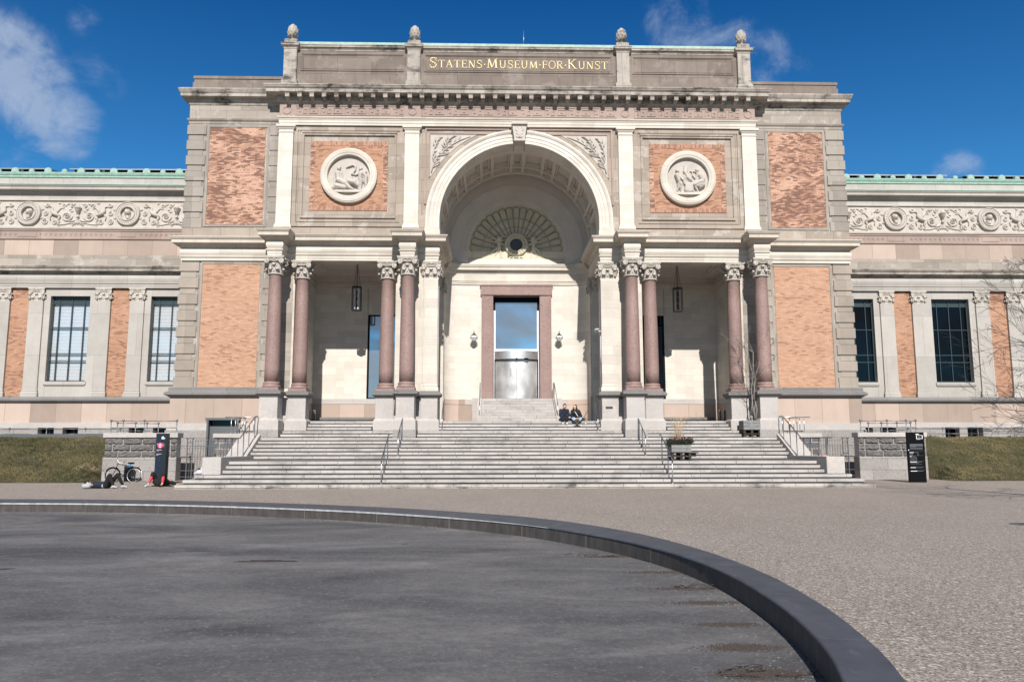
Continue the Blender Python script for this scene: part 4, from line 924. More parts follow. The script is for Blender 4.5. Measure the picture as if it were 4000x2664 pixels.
# ---- side blocks
for mx in (1, -1):
    SY = 8.7
    m = MB(mx); m.box(-16.72, -12.0, SY, 18, 12.35, 17.7); m.box(-16.72, -11.2, SY+.0, 18, 4.4, 10.7); part('wall', m, 'sandblk')
    part('upper_side_architrave', MB(mx).sweep([(-.1, 17.72), (.0, 17.72), (.0, 17.80), (.02, 17.805), (.02, 17.92), (.05, 17.94), (.08, 17.98), (.10, 18.03), (.10, 18.06), (-.1, 18.08)], [(-16.72, 18), (-16.72, SY), (-12.05, SY)]), 'sandblk')
    part('upper_side_frieze', MB(mx).sweep([(0, 18.07), (0, 18.80)], [(-16.72, 18), (-16.72, SY), (-12.05, SY)], False), 'sandblk')
    part('side_cornice', MB(mx).sweep([(0, 18.78), (.03, 18.80), (.06, 18.88), (.06, 18.93), (.14, 18.98), (.16, 19.06), (.16, 19.10), (.36, 19.12), (.37, 19.13), (.37, 19.28), (.39, 19.29), (.43, 19.36), (.47, 19.44), (.48, 19.46), (.48, 19.52), (0, 19.62), (-.3, 19.63)], [(-16.72, 18), (-16.72, SY), (-12.05, SY)]), 'cornice')
    m = MB(mx); m.box(-16.68, -12.1, 8.76, 18, 19.55, 20.05); m.box(-16.62, -12.1, 8.8, 18, 20.05, 20.25); m.box(-16.66, -12.1, 8.76, 18, 20.25, 20.40); m.box(-16.6, -12.1, 8.85, 18, 20.40, 20.44); part('side_parapet', m, 'attic')
    # ledge, upper and lower brick fields with their stone borders
    m = MB(mx); m.box(-16.78, -12.0, SY-.06, 12, 11.95, 12.36); part('blocking_course', m, 'sand')
    for (z0, z1, mt, nm) in ((12.56, 17.60, 'brickB', 'upper'), (4.43, 10.52, 'brickA', 'lower')):
        m = MB(mx); frame(m, -15.76, -12.66, z0-.12, z1+.12, .10, SY-.035, SY+.02); part('brick_surround', m, 'quoin')
        part('brick_field', MB(mx).box(-15.64, -12.84, SY-.022, SY+.02, z0, z1), mt)
    m = MB(mx); mi = MB(mx)
    def qrow(m, za, zb, xo, xi, proud): m.frus([(xo-.0, xi, SY-proud+.015, SY+.05, za+.006, zb-.006)], .015, SY-proud)
    rows = [17.71, 17.20, 16.91, 16.41, 16.11, 15.61, 15.30, 14.79, 14.49, 13.98, 13.69, 13.18, 12.87, 12.36]
    for i in range(len(rows)-1):
        big = i % 2 == 0; qrow(m, rows[i+1], rows[i], -16.78 if big else -16.72, -15.82 if big else -15.96, .07 if big else .02)
        if big: m.box(-16.785, -16.7, SY-.02, SY+1.5, rows[i+1]+.006, rows[i]-.006)
        mi.frus([(-12.62 if big else -12.56, -12.1, SY-(.05 if big else .02)+.01, SY+.05, rows[i+1]+.006, rows[i]-.006)], .01, SY-(.05 if big else .02))
    part('quoins', m, 'quoin'); part('quoins', mi, 'quoin')
    m = MB(mx); mi = MB(mx); rows = [10.63, 10.15, 9.84, 9.31, 9.02, 8.50, 8.22, 7.69, 7.41, 6.88, 6.57, 6.06, 5.75, 5.24, 4.94, 4.40]
    for i in range(len(rows)-1):
        big = i % 2 == 0; qrow(m, rows[i+1], rows[i], -16.80 if big else -16.74, -15.83 if big else -15.96, .07 if big else .02)
        if big: m.box(-16.80, -16.7, SY-.02, SY+1.5, rows[i+1]+.006, rows[i]-.006)
        mi.frus([(-12.66 if big else -12.58, -12.0, SY-(.05 if big else .02)+.01, SY+.05, rows[i+1]+.006, rows[i]-.006)], .01, SY-(.05 if big else .02))
    part('quoins', m, 'quoinlow'); part('quoins', mi, 'quoinlow')
    # podium
    part('podium_cap', MB(mx).sweep([(0, 3.9), (.02, 3.91), (.03, 3.95), (.10, 3.99), (.11, 4.0), (.22, 4.05), (.24, 4.06), (.24, 4.15), (.22, 4.17), (.10, 4.24), (.08, 4.27), (.08, 4.42), (-.2, 4.43)], [(-16.9, 18), (-16.9, SY-.03), (-12.15, SY-.03)]), 'granited')
    m = MB(mx)
    m.box(-16.9, -15.04, SY-.05, 18, 2.68, 3.92); m.box(-15.04, -13.52, SY-.05, 18, 2.92, 3.92); m.box(-13.52, -11.5, SY-.05, 18, 2.68, 3.92); part('podium_wall', m, 'podium')
    m = MB(mx); m.box(-16.98, -15.04, SY-.12, 18, 2.36, 2.69); m.box(-13.52, -11.5, SY-.12, 18, 2.36, 2.69); part('podium_course', m, 'granite')
    m = MB(mx); m.box(-17.02, -15.04, SY-.18, 18, -.2, 2.36); m.box(-13.52, -11.5, SY-.18, 18, -.2, 2.36); part('podium_base', m, 'graniter')
m = MB(); m.box(-15.04, -14.95, 8.5, 9.6, 0, 2.92); m.box(-13.6, -13.52, 8.5, 9.6, 0, 2.92); m.box(-15.1, -13.46, 8.48, 9.6, 2.84, 2.95); sdf = part('side_door', m, 'irongrey')
m = MB(); m.box(-14.95, -13.6, 8.74, 8.8, 0, 2.55); m.build('door_leaf', 'irongrey', sdf)
MB().box(-14.95, -13.6, 8.75, 8.8, 2.57, 2.82).build('door_glass', 'darkglass', sdf)
m = MB(-1); m.box(-15.06, -13.5, 8.655, 9.4, 2.68, 2.93); part('podium_wall', m, 'podium'); part('podium_course', MB(-1).box(-15.06, -13.5, 8.585, 9.4, 2.36, 2.69), 'granite'); part('podium_base', MB(-1).box(-15.06, -13.5, 8.525, 9.4, -.2, 2.36), 'graniter')

# ---- entrance doorway
m = MB(); m.box(-1.93, -1.29, 13.2, 14.2, 4.12, 9.87); m.box(1.29, 1.93, 13.2, 14.2, 4.12, 9.87); m.box(-1.93, 1.93, 13.2, 14.2, 9.86, 10.44)
m.box(-1.99, 1.99, 13.14, 13.4, 9.9, 10.5) ; m.box(-2.03, 2.03, 13.1, 13.4, 10.40, 10.47)
for s_ in (-1, 1):
    m.box(s_*1.88, s_*1.93, 13.165, 13.3, 4.12, 9.88); m.box(s_*1.80, s_*1.84, 13.175, 13.3, 4.12, 9.88); m.box(s_*1.33, s_*1.37, 13.18, 13.3, 4.12, 9.84)
door = part('entrance_portal', m, 'redgr')
m = MB()
for s_ in (-1, 1): m.box(s_*1.285, s_*1.2, 13.7, 14.1, 4.12, 9.8)
m.box(-1.2, 1.2, 13.7, 14.1, 9.55, 9.8); m.build('door_frame', 'black', door)
m = MB()
for s_ in (-1, 1): m.box(s_*1.2, s_*1.155, 13.62, 13.7, 6.80, 9.1)
m.box(-1.2, 1.2, 13.6, 13.75, 6.80, 6.93); m.build('glazing_rim', 'white', door)
MB().box(-1.17, 1.17, 13.66, 13.7, 6.92, 9.56).build('upper_glass', 'doorglass', door)
def arcw(mb, r, hw, z0, z1, ybase, t=.03, n=20, a=-1, b_=1):
    pts = [(x, ybase-(math.sqrt(r*r-x*x)-math.sqrt(r*r-hw*hw))) for x in [hw*(a+(b_-a)*i/n) for i in range(n+1)]]
    mb.slab(pts+[(x, y+t) for x, y in pts[::-1]], z0, z1)
m = MB(); arcw(m, 1.6, 1.22, 6.34, 6.79, 13.62); m.build('drum_header', 'steel', door)
m = MB(); arcw(m, 1.75, 1.16, 4.13, 6.30, 13.68, a=-1, b_=-.006); dl = m.build('door_leaf', 'doorsteel', door)
m = MB(); arcw(m, 1.75, 1.16, 4.13, 6.30, 13.68, a=.006, b_=1); m.build('door_leaf', 'doorsteel', door)
m = MB(); m.box(-.05, .05, 13.05, 13.12, 6.33, 6.38); m.box(.42, .64, 13.1, 13.2, 6.33, 6.385); m.build('door_sensor', 'black', door)
m = MB(); rnd = random.Random(2)
for i, w_ in enumerate((.22, .24, .31, .26, .16, .22, .22, .28, .26, .15)):
    z = 5.82-i*.04-(.03 if i > 4 else 0)-(.03 if i > 6 else 0); m.box(-.37, -.37+w_, 13.262, 13.29, z, z+.007)
m.build('notice_lettering', 'irongrey', dl)
for s_ in (-1, 1): MB().box(s_*1.215, s_*1.255, 13.6, 13.7, 4.13, 9.1).build('door_post', 'steel', door)

# ============================================================ wings
WG, WP = 13.42, 13.22
capw = MB(); capital_mb(capw, False, w=.41)
capw.v = [(v[0]*.96, v[1]*.6, (v[2]-9.73)*.86+9.46) for v in capw.v]
capw_o = None; pilw = None; winw = None; medp = None
PIL = [-20.81, -22.63, -26.26, -28.06, -31.7]; BR = [(-22.24, -21.20), (-27.69, -26.64)]; WIN = [-19.02, -24.47, -29.9]
for mx in (1, -1):
    m = MB(mx); m.box(-34, -16.6, WG, 15, 10.22, 16.5)
    ed = [-34]+[v for w_ in sorted(WIN) for v in (w_-1.075, w_+1.075)]+[-16.6]
    for i in range(0, len(ed), 2): m.box(ed[i], ed[i+1], WG, 15, 4.2, 10.22)
    m.box(-34, -16.6, 14.2, 15, 4.2, 10.22)
    part('wing_wall', m, 'winggrey')
    part('wing_base_moulding', MB(mx).sweep([(0, 4.0), (.02, 4.0), (.16, 4.03), (.17, 4.12), (.12, 4.24), (0, 4.25)], [(-34, WP), (-16.6, WP)]), 'granited')
    m = MB(mx); m.box(-34, -16.6, WP+.02, 15, 2.86, 4.0); part('wing_podium', m, 'podium')
    m = MB(mx); m.box(-34, -16.6, WP-.06, 15, 2.60, 2.862); part('wing_course', m, 'granite')
    BW = [(-25.59, -24.73), (-24.28, -23.46), (-20.79, -19.96), (-19.51, -18.78)] if mx == 1 else [(-25.66, -24.79), (-24.35, -23.55), (-20.82, -19.94), (-19.54, -18.9)]
    m = MB(mx); xs = [-34]+[v for w_ in BW for v in w_]+[-16.6]
    for i in range(0, len(xs), 2): m.box(xs[i], xs[i+1], WP-.10, 15, 0, 2.6)
    m.box(-34, -16.6, WP-.09, 15, 0, 2.02); part('wing_plinth', m, 'graniter')
    for a, b_ in BW:
        m = MB(mx); m.box(a, b_, 13.55, 13.6, 2.0, 2.6)
        bwo = part('basement_window', m, 'darkglass')
        m = MB(mx); m.box((a+b_)/2-.03, (a+b_)/2+.03, 13.5, 13.56, 2.0, 2.6); m.box(a, b_, 13.5, 13.555, 2.54, 2.6); m.build('basement_frame', 'darkgreen', bwo)
    # entablature of the wing order
    part('wing_architrave', MB(mx).sweep([(-.2, 10.22), (.02, 10.22), (.02, 10.32), (.04, 10.325), (.04, 10.42), (.08, 10.45), (.09, 10.51), (0, 10.53)], [(-34, WP), (-16.6, WP)]), 'winggrey')
    part('wing_lower_frieze', MB(mx).sweep([(0, 10.53)]+[(.06*math.sin(PI*i/6), 10.53+.45*i/6) for i in range(1, 6)]+[(0, 10.98)], [(-34, WP), (-16.6, WP)]), 'winggrey')
    part('wing_cornice', MB(mx).sweep([(0, 10.98), (.04, 11.0), (.08, 11.06), (.10, 11.10), (.27, 11.11), (.28, 11.12), (.28, 11.23), (.32, 11.27), (.36, 11.34), (.37, 11.36), (.37, 11.39), (0, 11.50), (-.1, 11.5)], [(-34, WP), (-16.6, WP)]), 'cornice')
    part('wing_band', MB(mx).sweep([(.0, 11.4), (.0, 12.06), (-.05, 12.08)], [(-34, WP+.05), (-16.6, WP+.05)], False), 'sandblk')
    part('wing_pink_band', MB(mx).box(-34, -16.6, WG-.03, 14, 12.05, 13.02), 'podium')
    m = MB(mx); m.sweep([(0, 12.98), (.05, 12.98), (.06, 13.03), (.04, 13.05), (.04, 13.42), (.08, 13.44), (.08, 13.50), (.0, 13.51)], [(-34, WG-.04), (-16.6, WG-.04)]); wv = part('wave_band', m, 'pinkfr')
    m = MB(mx); n_ = int((34-16.8)/.275)
    for i in range(n_):
        x = -33.8+.275*i; ph = (x+21.66) % 5.45
        if ph > 5.45-.62 or ph < .62: continue
        m.tube(spiral(x, 13.235, .085, 1.1, .3, 1, WG-.085, .25, 9), .014, 4)
    for k in (-21.66, -27.1, -32.5): m.box(k-.5, k+.5, WG-.1, WG, 13.12, 13.38)
    m.build('running_scroll', 'pinkfr', wv)
    part('frieze_sill', MB(mx).sweep([(0, 13.5), (.12, 13.54), (.14, 13.60), (.14, 13.66), (0, 13.72)], [(-34, WG-.04), (-16.6, WG-.04)]), 'relief')
    fr_ = part('relief_frieze', MB(mx).box(-34, -16.6, WG-.05, 14, 13.7, 15.18), 'relief')
    part('frieze_head', MB(mx).sweep([(0, 15.16), (.10, 15.18), (.10, 15.26), (0, 15.28)], [(-34, WG-.04), (-16.6, WG-.04)]), 'relief')
    part('wing_upper_band', MB(mx).box(-34, -16.6, WG-.04, 14, 15.27, 15.75), 'winggrey')
    part('wing_upper_cornice', MB(mx).sweep([(0, 15.62), (.05, 15.63), (.08, 15.70), (.2, 15.72), (.21, 15.73), (.34, 15.73), (.36, 15.74), (.36, 15.86), (.42, 15.93), (.44, 16.0)], [(-34, WG-.04), (-16.6, WG-.04)], False), 'winggrey')
    part('cornice_flashing', MB(mx).sweep([(.44, 15.985), (.46, 15.985), (.46, 16.03), (0, 16.12)], [(-34, WG-.04), (-16.6, WG-.04)], False), 'copper')
    part('wing_parapet', MB(mx).box(-34, -16.6, WG-.08, 14, 16.08, 16.55), 'winggrey')
    part('copper_gutter', MB(mx).sweep([(-.1, 16.50), (.02, 16.50), (.06, 16.52), (.06, 16.60), (.10, 16.64), (.14, 16.74), (.14, 16.79), (-.2, 16.83)], [(-34, WG-.08), (-16.6, WG-.08)]), 'copper')
    k = 0
    x = -18.02+.0
    while x > -33:
        big = k % 2 == 0
        if True:
            s_ = .78 if not big else .56
            o = (mx*x, 13.25, 16.80); n = 10
            pts = [(-.26, -.04), (.26, -.04), (.25, .08)]+[(.25*math.cos(a)**.8 if math.cos(a) > 0 else -.25*abs(math.cos(a))**.8, .08+.24*math.sin(a)) for a in [PI*i/n for i in range(1, n)]]+[(-.25, .08)]
            m = MB(origin=o); m.prism([(o[0]+px*s_, o[2]+pz*s_) for px, pz in pts], 13.22, 13.32)
            m.prism([(o[0]+px*s_*.72, o[2]+.02+pz*s_*.8) for px, pz in pts], 13.195, 13.23)
            m.build('antefix', 'copper', B)
        x -= .907; k += 1
    # pilasters, brick strips, windows
    for x in PIL:
        if pilw is None:
            o = (x, WP, 0)
            m = MB(origin=o); m.box(x-.385, x+.385, WP, WG+.1, 4.68, 9.48); pilw = m.build('wing_pilaster', 'winggrey', B)
            m = MB(origin=o); m.sweep([(-.1, 4.25), (.06, 4.25), (.06, 4.42), (.05, 4.425), (.055, 4.48), (.03, 4.52), (.015, 4.54), (.03, 4.57), (.03, 4.60), (0, 4.62), (0, 4.68), (-.1, 4.68)], [(x-.385, WG+.1), (x-.385, WP), (x+.385, WP), (x+.385, WG+.1)]); m.build('pilaster_foot', 'winggrey', pilw)
            m = MB(origin=o); m.v = [(v[0]+x, v[1]+WP+.21, v[2]) for v in capw.v]; m.f = list(capw.f); m.sm = list(capw.sm); m.build('pilaster_capital', 'relief', pilw)
        else: inst(pilw, 'wing_pilaster', (mx*x, WP, 0), B)
    if mx == -1: inst(pilw, 'wing_pilaster', (20.81, WP, 0), B) if False else None
    for a, b_ in BR+[(-33.1, -32.1)]: part('brick_strip', MB(mx).box(a, b_, WG-.06, WG+.1, 4.27, 10.22), 'brickW')
    for x in WIN:
        lit = mx == 1
        o = (mx*x, WG, 0); X0, X1, Z0, Z1 = -1.07, 1.07, 5.10, 9.78
        # stone surround, proud of the opening
        m = MB(origin=o)
        def bx(a, b_, c_, d_, e, f): m.box(o[0]+a, o[0]+b_, c_, d_, e, f)
        bx(-1.42, X0, WG-.09, WG+.3, 4.26, 10.22); bx(X1, 1.42, WG-.09, WG+.3, 4.26, 10.22); bx(X0, X1, WG-.09, WG+.3, Z1, 10.22); bx(X0, X1, WG-.07, WG+.3, 4.26, 4.92)
        w = m.build('window', 'winggrey', B)
        m = MB(origin=o); bx(X0-.06, X1+.06, WG-.16, WG+.2, 4.92, 5.08); bx(X0, X1, WG-.12, WG+.2, 4.86, 4.925); m.build('sill', 'winggrey', w)
        m = MB(origin=o); yf, yb = WG+.12, WG+.20
        bx(X0, X0+.06, yf, yb, Z0-.02, Z1); bx(X1-.06, X1, yf, yb, Z0-.02, Z1); bx(X0, X1, yf, yb, Z1-.06, Z1); bx(X0, X1, yf, yb, Z0-.03, Z0+.05)
        for c_ in (-.68, 0, .68): bx(c_-.022, c_+.022, yf+.005, yb, Z0+.05, Z1-.06)
        for z_ in (9.38, 8.05, 6.62, 6.22): bx(X0+.06, X1-.06, yf+.01, yb, z_-.022, z_+.022)
        m.build('window_frame', 'darkgreen', w)
        m = MB(origin=o); bx(X0+.05, X1-.05, yb-.03, yb-.02, Z0, 9.36); m.build('pane', 'clearglass' if lit else 'darkglass', w)
        m = MB(origin=o); bx(X0+.05, X1-.05, yb-.03, yb-.02, 9.4, Z1-.05); m.build('transom_panel', 'darkgreen', w)
        if lit:
            m = MB(origin=o)
            for j in range(54):
                z = Z0+.02+j*.079
                m.add([(o[0]+X0, WG+.262, z), (o[0]+X1, WG+.262, z), (o[0]+X1, WG+.285, z+.075), (o[0]+X0, WG+.285, z+.075)], [(0, 1, 2, 3)])
            bx(X0, X1, WG+.289, WG+.296, Z0, Z1); m.build('blind', 'louvre', w)
        else:
            m = MB(origin=o); bx(X0, X1, WG+.28, WG+.3, Z0, Z1); m.build('dark_room', 'roomdark', w)  # near-black sheet stands in for the shade of the unlit room
# core behind the wing windows is part of the wing wall: cut by building piers instead
# ---- carved frieze of the wings: portrait medallions, winged beasts, scrolls and urns
def motif(mb, cx, yy):
    "one bay of the ornament between two medallions; cx is the middle (the urn)"
    def S(x, z, r, turns, a0, ccw, th=.045):
        for sg in (-1, 1):
            p = spiral(0, 0, r, turns, a0, ccw, 0, .15, 22)
            mb.tube([(cx+sg*(x+q[0]), yy, z+q[2]) for q in p], [th*(1-.55*i/22) for i in range(23)], 6)
    S(.62, 14.30, .30, 1.7, PI, 1, .05); S(.34, 14.93, .11, 1.3, -PI/2, 1); S(1.72, 14.93, .13, 1.4, 0, -1); S(1.80, 14.45, .14, 1.4, PI/2, 1)
    S(1.78, 13.98, .17, 1.6, PI/2, -1); S(1.30, 13.95, .15, 1.5, PI/2, 1); S(.80, 14.88, .12, 1.2, PI, -1, .035)
    for sg in (-1, 1):
        def T(pts, r, n=6): mb.tube([(cx+sg*x, yy, z) for x, z in pts], r, n)
        for k in range(7):   # rosette in the scroll
            a = 2*PI*k/7; mb.ball((cx+sg*(.62+.08*math.cos(a)), yy-.02, 14.30+.08*math.sin(a)), .038, 6, 4)
        T([(.1, 13.85), (.45, 13.90), (.8, 13.82), (1.15, 13.84)], .035); T([(.1, 14.1), (.3, 14.0), (.5, 14.0)], .04)
        # winged beast: body, chest, neck, beak, wing feathers, legs, tail
        T([(.98, 14.28), (1.15, 14.36), (1.35, 14.45), (1.45, 14.6), (1.42, 14.78), (1.52, 14.86), (1.62, 14.82)], [.05, .11, .12, .08, .05, .055, .02])
        for k in range(6): T([(1.22, 14.42), (1.12-.03*k, 14.62+.03*k), (1.02-.075*k+.12, 14.98-.055*k)], [.04, .04, .015])
        T([(1.42, 14.40), (1.55, 14.25), (1.5, 14.05)], [.05, .035, .03]); T([(1.0, 14.26), (1.08, 14.1), (1.0, 13.95), (1.1, 13.85)], [.08, .05, .03, .03])
        for k, (a, b_) in enumerate(((.18, 15.0), (.5, 15.02), (1.0, 15.05), (1.9, 14.7), (1.95, 14.2), (.95, 13.78), (.2, 13.8), (.28, 14.6), (.4, 14.7))):
            T([(a, b_), (a+.09, b_-.04), (a+.16, b_-.11*(1 if k % 2 else -1)*.6)], [.02, .038, .012])
    mb.lathe([(.03, 14.2), (.09, 14.22), (.05, 14.30), (.05, 14.45), (.12, 14.52), (.14, 14.62), (.17, 14.72), (.19, 14.76), (.13, 14.8), (.05, 14.9), (.02, 15.02)], cx, yy, 12)
    for k in range(7):
        a = PI*k/6; mb.tube([(cx, yy, 13.85), (cx+.22*math.cos(a)*.6, yy, 13.95+.1*math.sin(a)), (cx+.24*math.cos(a), yy, 13.84+.26*math.sin(a))], [.03, .045, .03], 6)
    for k in (0, 1): mb.ball((cx, yy, 14.08+.1*k), .06, 8, 5)
def flat(mb, y0, k): mb.v = [(v[0], y0+(v[1]-y0)*k, v[2]) for v in mb.v]; return mb
YF = WG-.055
HEADS = {1: [1, -1], -1: [-1, 1]}
for mx in (1, -1):
    for i, cx in enumerate((-18.95, -24.4, -29.85)):
        m = MB(mx); motif(m, cx, YF)
        if i == 0: m.v = [(v[0], v[1], v[2]) for v in m.v]
        flat(m, YF, 1.9); m.build('scroll_carving', 'relief', fr_ if False else B)
    for i, cx in enumerate((-21.66, -27.10)):
        m = MB(mx); m.ring(cx, 14.44, [(.001, YF-.0), (.36, YF-.0)], 0, 2*PI, 40, True)
        m.ring(cx, 14.44, [(.36, YF+.0), (.365, YF-.17), (.41, YF-.19), (.44, YF-.13), (.60, YF-.13), (.62, YF-.17), (.66, YF-.15), (.68, YF-.02)], 0, 2*PI, 56, True)
        for j in range(32): a = 2*PI*j/32; m.ball((cx+.52*math.cos(a), YF-.135, 14.44+.52*math.sin(a)), (.045, .03, .03), 6, 4)
        md = m.build('medallion', 'relief', B)
        d = HEADS[mx][i]
        hd = [(-.02, .06, .155, .0, .03, .15), (-.05, .0, .12, -.04, -.06, .10), (-.02, -.1, .085, .02, -.24, .10), (.0, -.27, .07, .06, -.27, .06), (.11, .02, .05, .13, .0, .03), (.09, -.1, .05, .06, -.12, .05), (.10, .09, .045, .09, .07, .04), (-.1, .1, .09, -.1, .0, .07), (.04, .15, .08, -.08, .17, .08)]
        if i == 1 or mx == -1: hd += [(.09, -.13, .07, .08, -.2, .04)]
        hd = [(d*c[0], c[1], c[2], d*c[3], c[4], c[5]) for c in hd]
        relief('portrait_head', hd, md, 'relief', YF, 1.7, .016, mx, cx, 14.46, 1.12, smooth=1)

# ============================================================ GROUND
def ramp(v, a, b_): t = max(0, min(1, (v-a)/(b_-a))); return t*t*(3-2*t)
KI = [(-19.8, -7.75), (-17.2, -7.6), (-14.83, -7.70), (-12.34, -7.98), (-9.76, -8.60), (-7.18, -9.58), (-4.77, -10.83), (-2.6, -12.39), (-.76, -14.35), (.45, -16.45), (1.12, -18.3), (1.42, -20.2), (1.40, -22.2), (1.19, -23.81), (.87, -25.03), (.2, -27.0), (-1.2, -29.6), (-3.4, -32.6), (-7, -36), (-13, -39.2), (-21, -40), (-29, -37.5), (-35, -32), (-37.5, -24), (-35, -15), (-29, -9.8), (-24, -8.3)]
KO = [(-20.6, -6.1), (-18.2, -6.0), (-15.76, -6.13), (-13.14, -6.40), (-10.39, -6.98), (-7.64, -7.95), (-5.06, -9.23), (-2.55, -10.95), (-.3, -13.15), (1.05, -15.75), (1.66, -18.1), (1.88, -20.3), (1.80, -22.3), (1.56, -23.9), (1.25, -25.1), (.55, -27.2), (-.8, -29.9), (-3.0, -33.0), (-6.8, -36.5), (-13, -39.8), (-21, -40.6), (-29.4, -38), (-35.6, -32.3), (-38.2, -24), (-35.7, -14.6), (-29.6, -8.6), (-24.6, -6.8)]
def smoothloop(P, n=6):
    out = []; k = len(P)
    for i in range(k):
        p0, p1, p2, p3 = [Vector(P[(i+j) % k]) for j in (-1, 0, 1, 2)]
        for j in range(n):
            t = j/n; out.append(tuple(.5*((2*p1)+(-p0+p2)*t+(2*p0-5*p1+4*p2-p3)*t*t+(-p0+3*p1-3*p2+p3)*t**3)))
    return out
KI, KO = smoothloop(KI), smoothloop(KO)
ZT, ZB = .04, -.20
def gz(x, y): return .06*ramp(abs(x), 10.5, 15.5)*ramp(y, -3, 5) - 0.0
m = MB(); n = len(KO); rings = []
Cc_ = Vector((-17.5, -23.3))
for f in (1, 1.03, 1.10, 1.25, 1.5, 1.9, 2.4, 3.2, 5, 12, 60):
    r_ = []
    for x, y in KO:
        q = Cc_+(Vector((x, y))-Cc_)*f
        r_.append((q.x, q.y, .022 if f == 1 else 0.0))
    rings.append(r_)
# gravel: fine grid near the steps for the gentle rise, rings outwards
vs = [v for r_ in rings for v in r_]; vs = [(x, y, z+(gz(x, y) if z == 0 else 0)) for x, y, z in vs]
m.add(vs, [(i*n+j, i*n+(j+1) % n, (i+1)*n+(j+1) % n, (i+1)*n+j) for i in range(len(rings)-1) for j in range(n)], True)
bm0 = m.build('gravel_forecourt', 'gravel', None, fix=False)
b = bmesh.new(); b.from_mesh(bm0.data)
for it in range(2):
    es = [e for e in b.edges if e.calc_length() > .9 and all(-40 < v.co.x < 40 and -12 < v.co.y < 14 for v in e.verts)]
    bmesh.ops.subdivide_edges(b, edges=es, cuts=2, use_grid_fill=True)
for v in b.verts:
    if v.co.z < .02 or v.co.y > -5.5: v.co.z = gz(v.co.x, v.co.y) if v.co.y > -5.6 else v.co.z
b.to_mesh(bm0.data); b.free()
tag(bm0, kind='structure')
m = MB(); m.add([(x, y, ZB) for x, y in KI], [tuple(range(len(KI)))]); fl = m.build('asphalt_basin', 'asphalt', None, fix=False); tag(fl, kind='structure')
# kerb: top with rounded inner nose, and the inner face
def kerbring(offs):
    rs = []
    for t, z in offs:
        rs.append([(a[0]+(b_[0]-a[0])*t if t >= 0 else a[0], a[1]+(b_[1]-a[1])*t if t >= 0 else a[1], z) for a, b_ in zip(KI, KO)])
    return rs
def inward(P, d):
    k = len(P); out = []
    for i in range(k):
        a, b_ = Vector(P[i-1]), Vector(P[(i+1) % k]); t = (b_-a).normalized(); out.append((P[i][0]+t.y*d, P[i][1]-t.x*d))
    return out
sgn = -1 if (Vector(inward(KI, .1)[3])-Cc_).length > (Vector(KI[3])-Cc_).length else 1
nose = []
for d, z in ((.022, ZT), (.016, ZT-.001), (.007, ZT-.006), (.001, ZT-.016), (0, ZT-.024)): nose.append([(x, y, z) for x, y in inward(KI, -sgn*d)])
m = MB(); k = len(KI); kt = [[(x, y, ZT) for x, y in KO], [(x, y, .0) for x, y in KO]]
seq = [kt[1], kt[0]]+nose
m.add([v for r_ in seq for v in r_], [(i*k+j, i*k+(j+1) % k, (i+1)*k+(j+1) % k, (i+1)*k+j) for i in range(len(seq)-1) for j in range(k)], False)
kb = m.build('basin_kerb', 'kerb', None); tag(kb, 'long curved dark granite kerb sweeping round the asphalt basin', 'kerb')
m = MB(); lo = [(x, y, ZT-.024) for x, y in inward(KI, -sgn*.012)]; l2 = [(x, y, ZB-.02) for x, y in inward(KI, -sgn*.012)]
m.add(lo+l2, [(j, (j+1) % k, k+(j+1) % k, k+j) for j in range(k)], True); m.build('kerb_face', 'kerbface', kb)
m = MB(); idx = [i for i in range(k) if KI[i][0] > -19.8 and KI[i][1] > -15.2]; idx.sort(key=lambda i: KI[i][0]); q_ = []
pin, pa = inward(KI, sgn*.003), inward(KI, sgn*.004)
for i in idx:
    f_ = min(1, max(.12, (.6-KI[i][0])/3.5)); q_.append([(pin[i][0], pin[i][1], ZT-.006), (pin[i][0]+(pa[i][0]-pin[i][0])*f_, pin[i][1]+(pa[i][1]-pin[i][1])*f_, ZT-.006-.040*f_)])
m.add([v for r_ in q_ for v in r_], [(2*j, 2*j+1, 2*j+3, 2*j+2) for j in range(len(q_)-1)], True); m.build('painted_glint', 'kerbglint', kb)  # pale strip paints the sun glint, narrowing where it fades
m = MB(); last = None; acc_ = 0     # joints between the kerb stones
for i in range(k):
    acc_ += (Vector(KI[i])-Vector(KI[i-1])).length
    if acc_ > 1.85:
        acc_ = 0; a, b_ = Vector(KI[i]), Vector(KO[i]); d = (b_-a).normalized(); t = Vector((-d.y, d.x))*.004
        m.add([(*(a+t-d*.002), ZT-.04), (*(a-t-d*.002), ZT-.04), (*(b_-t), ZT+.002), (*(b_+t), ZT+.002), (*(a+t+d*.03), ZT+.002), (*(a-t+d*.03), ZT+.002), (*(a+t-d*.002), ZB), (*(a-t-d*.002), ZB)], [(4, 5, 2, 3), (0, 1, 5, 4), (6, 7, 1, 0)])
m.build('kerb_joint', 'granited', kb)
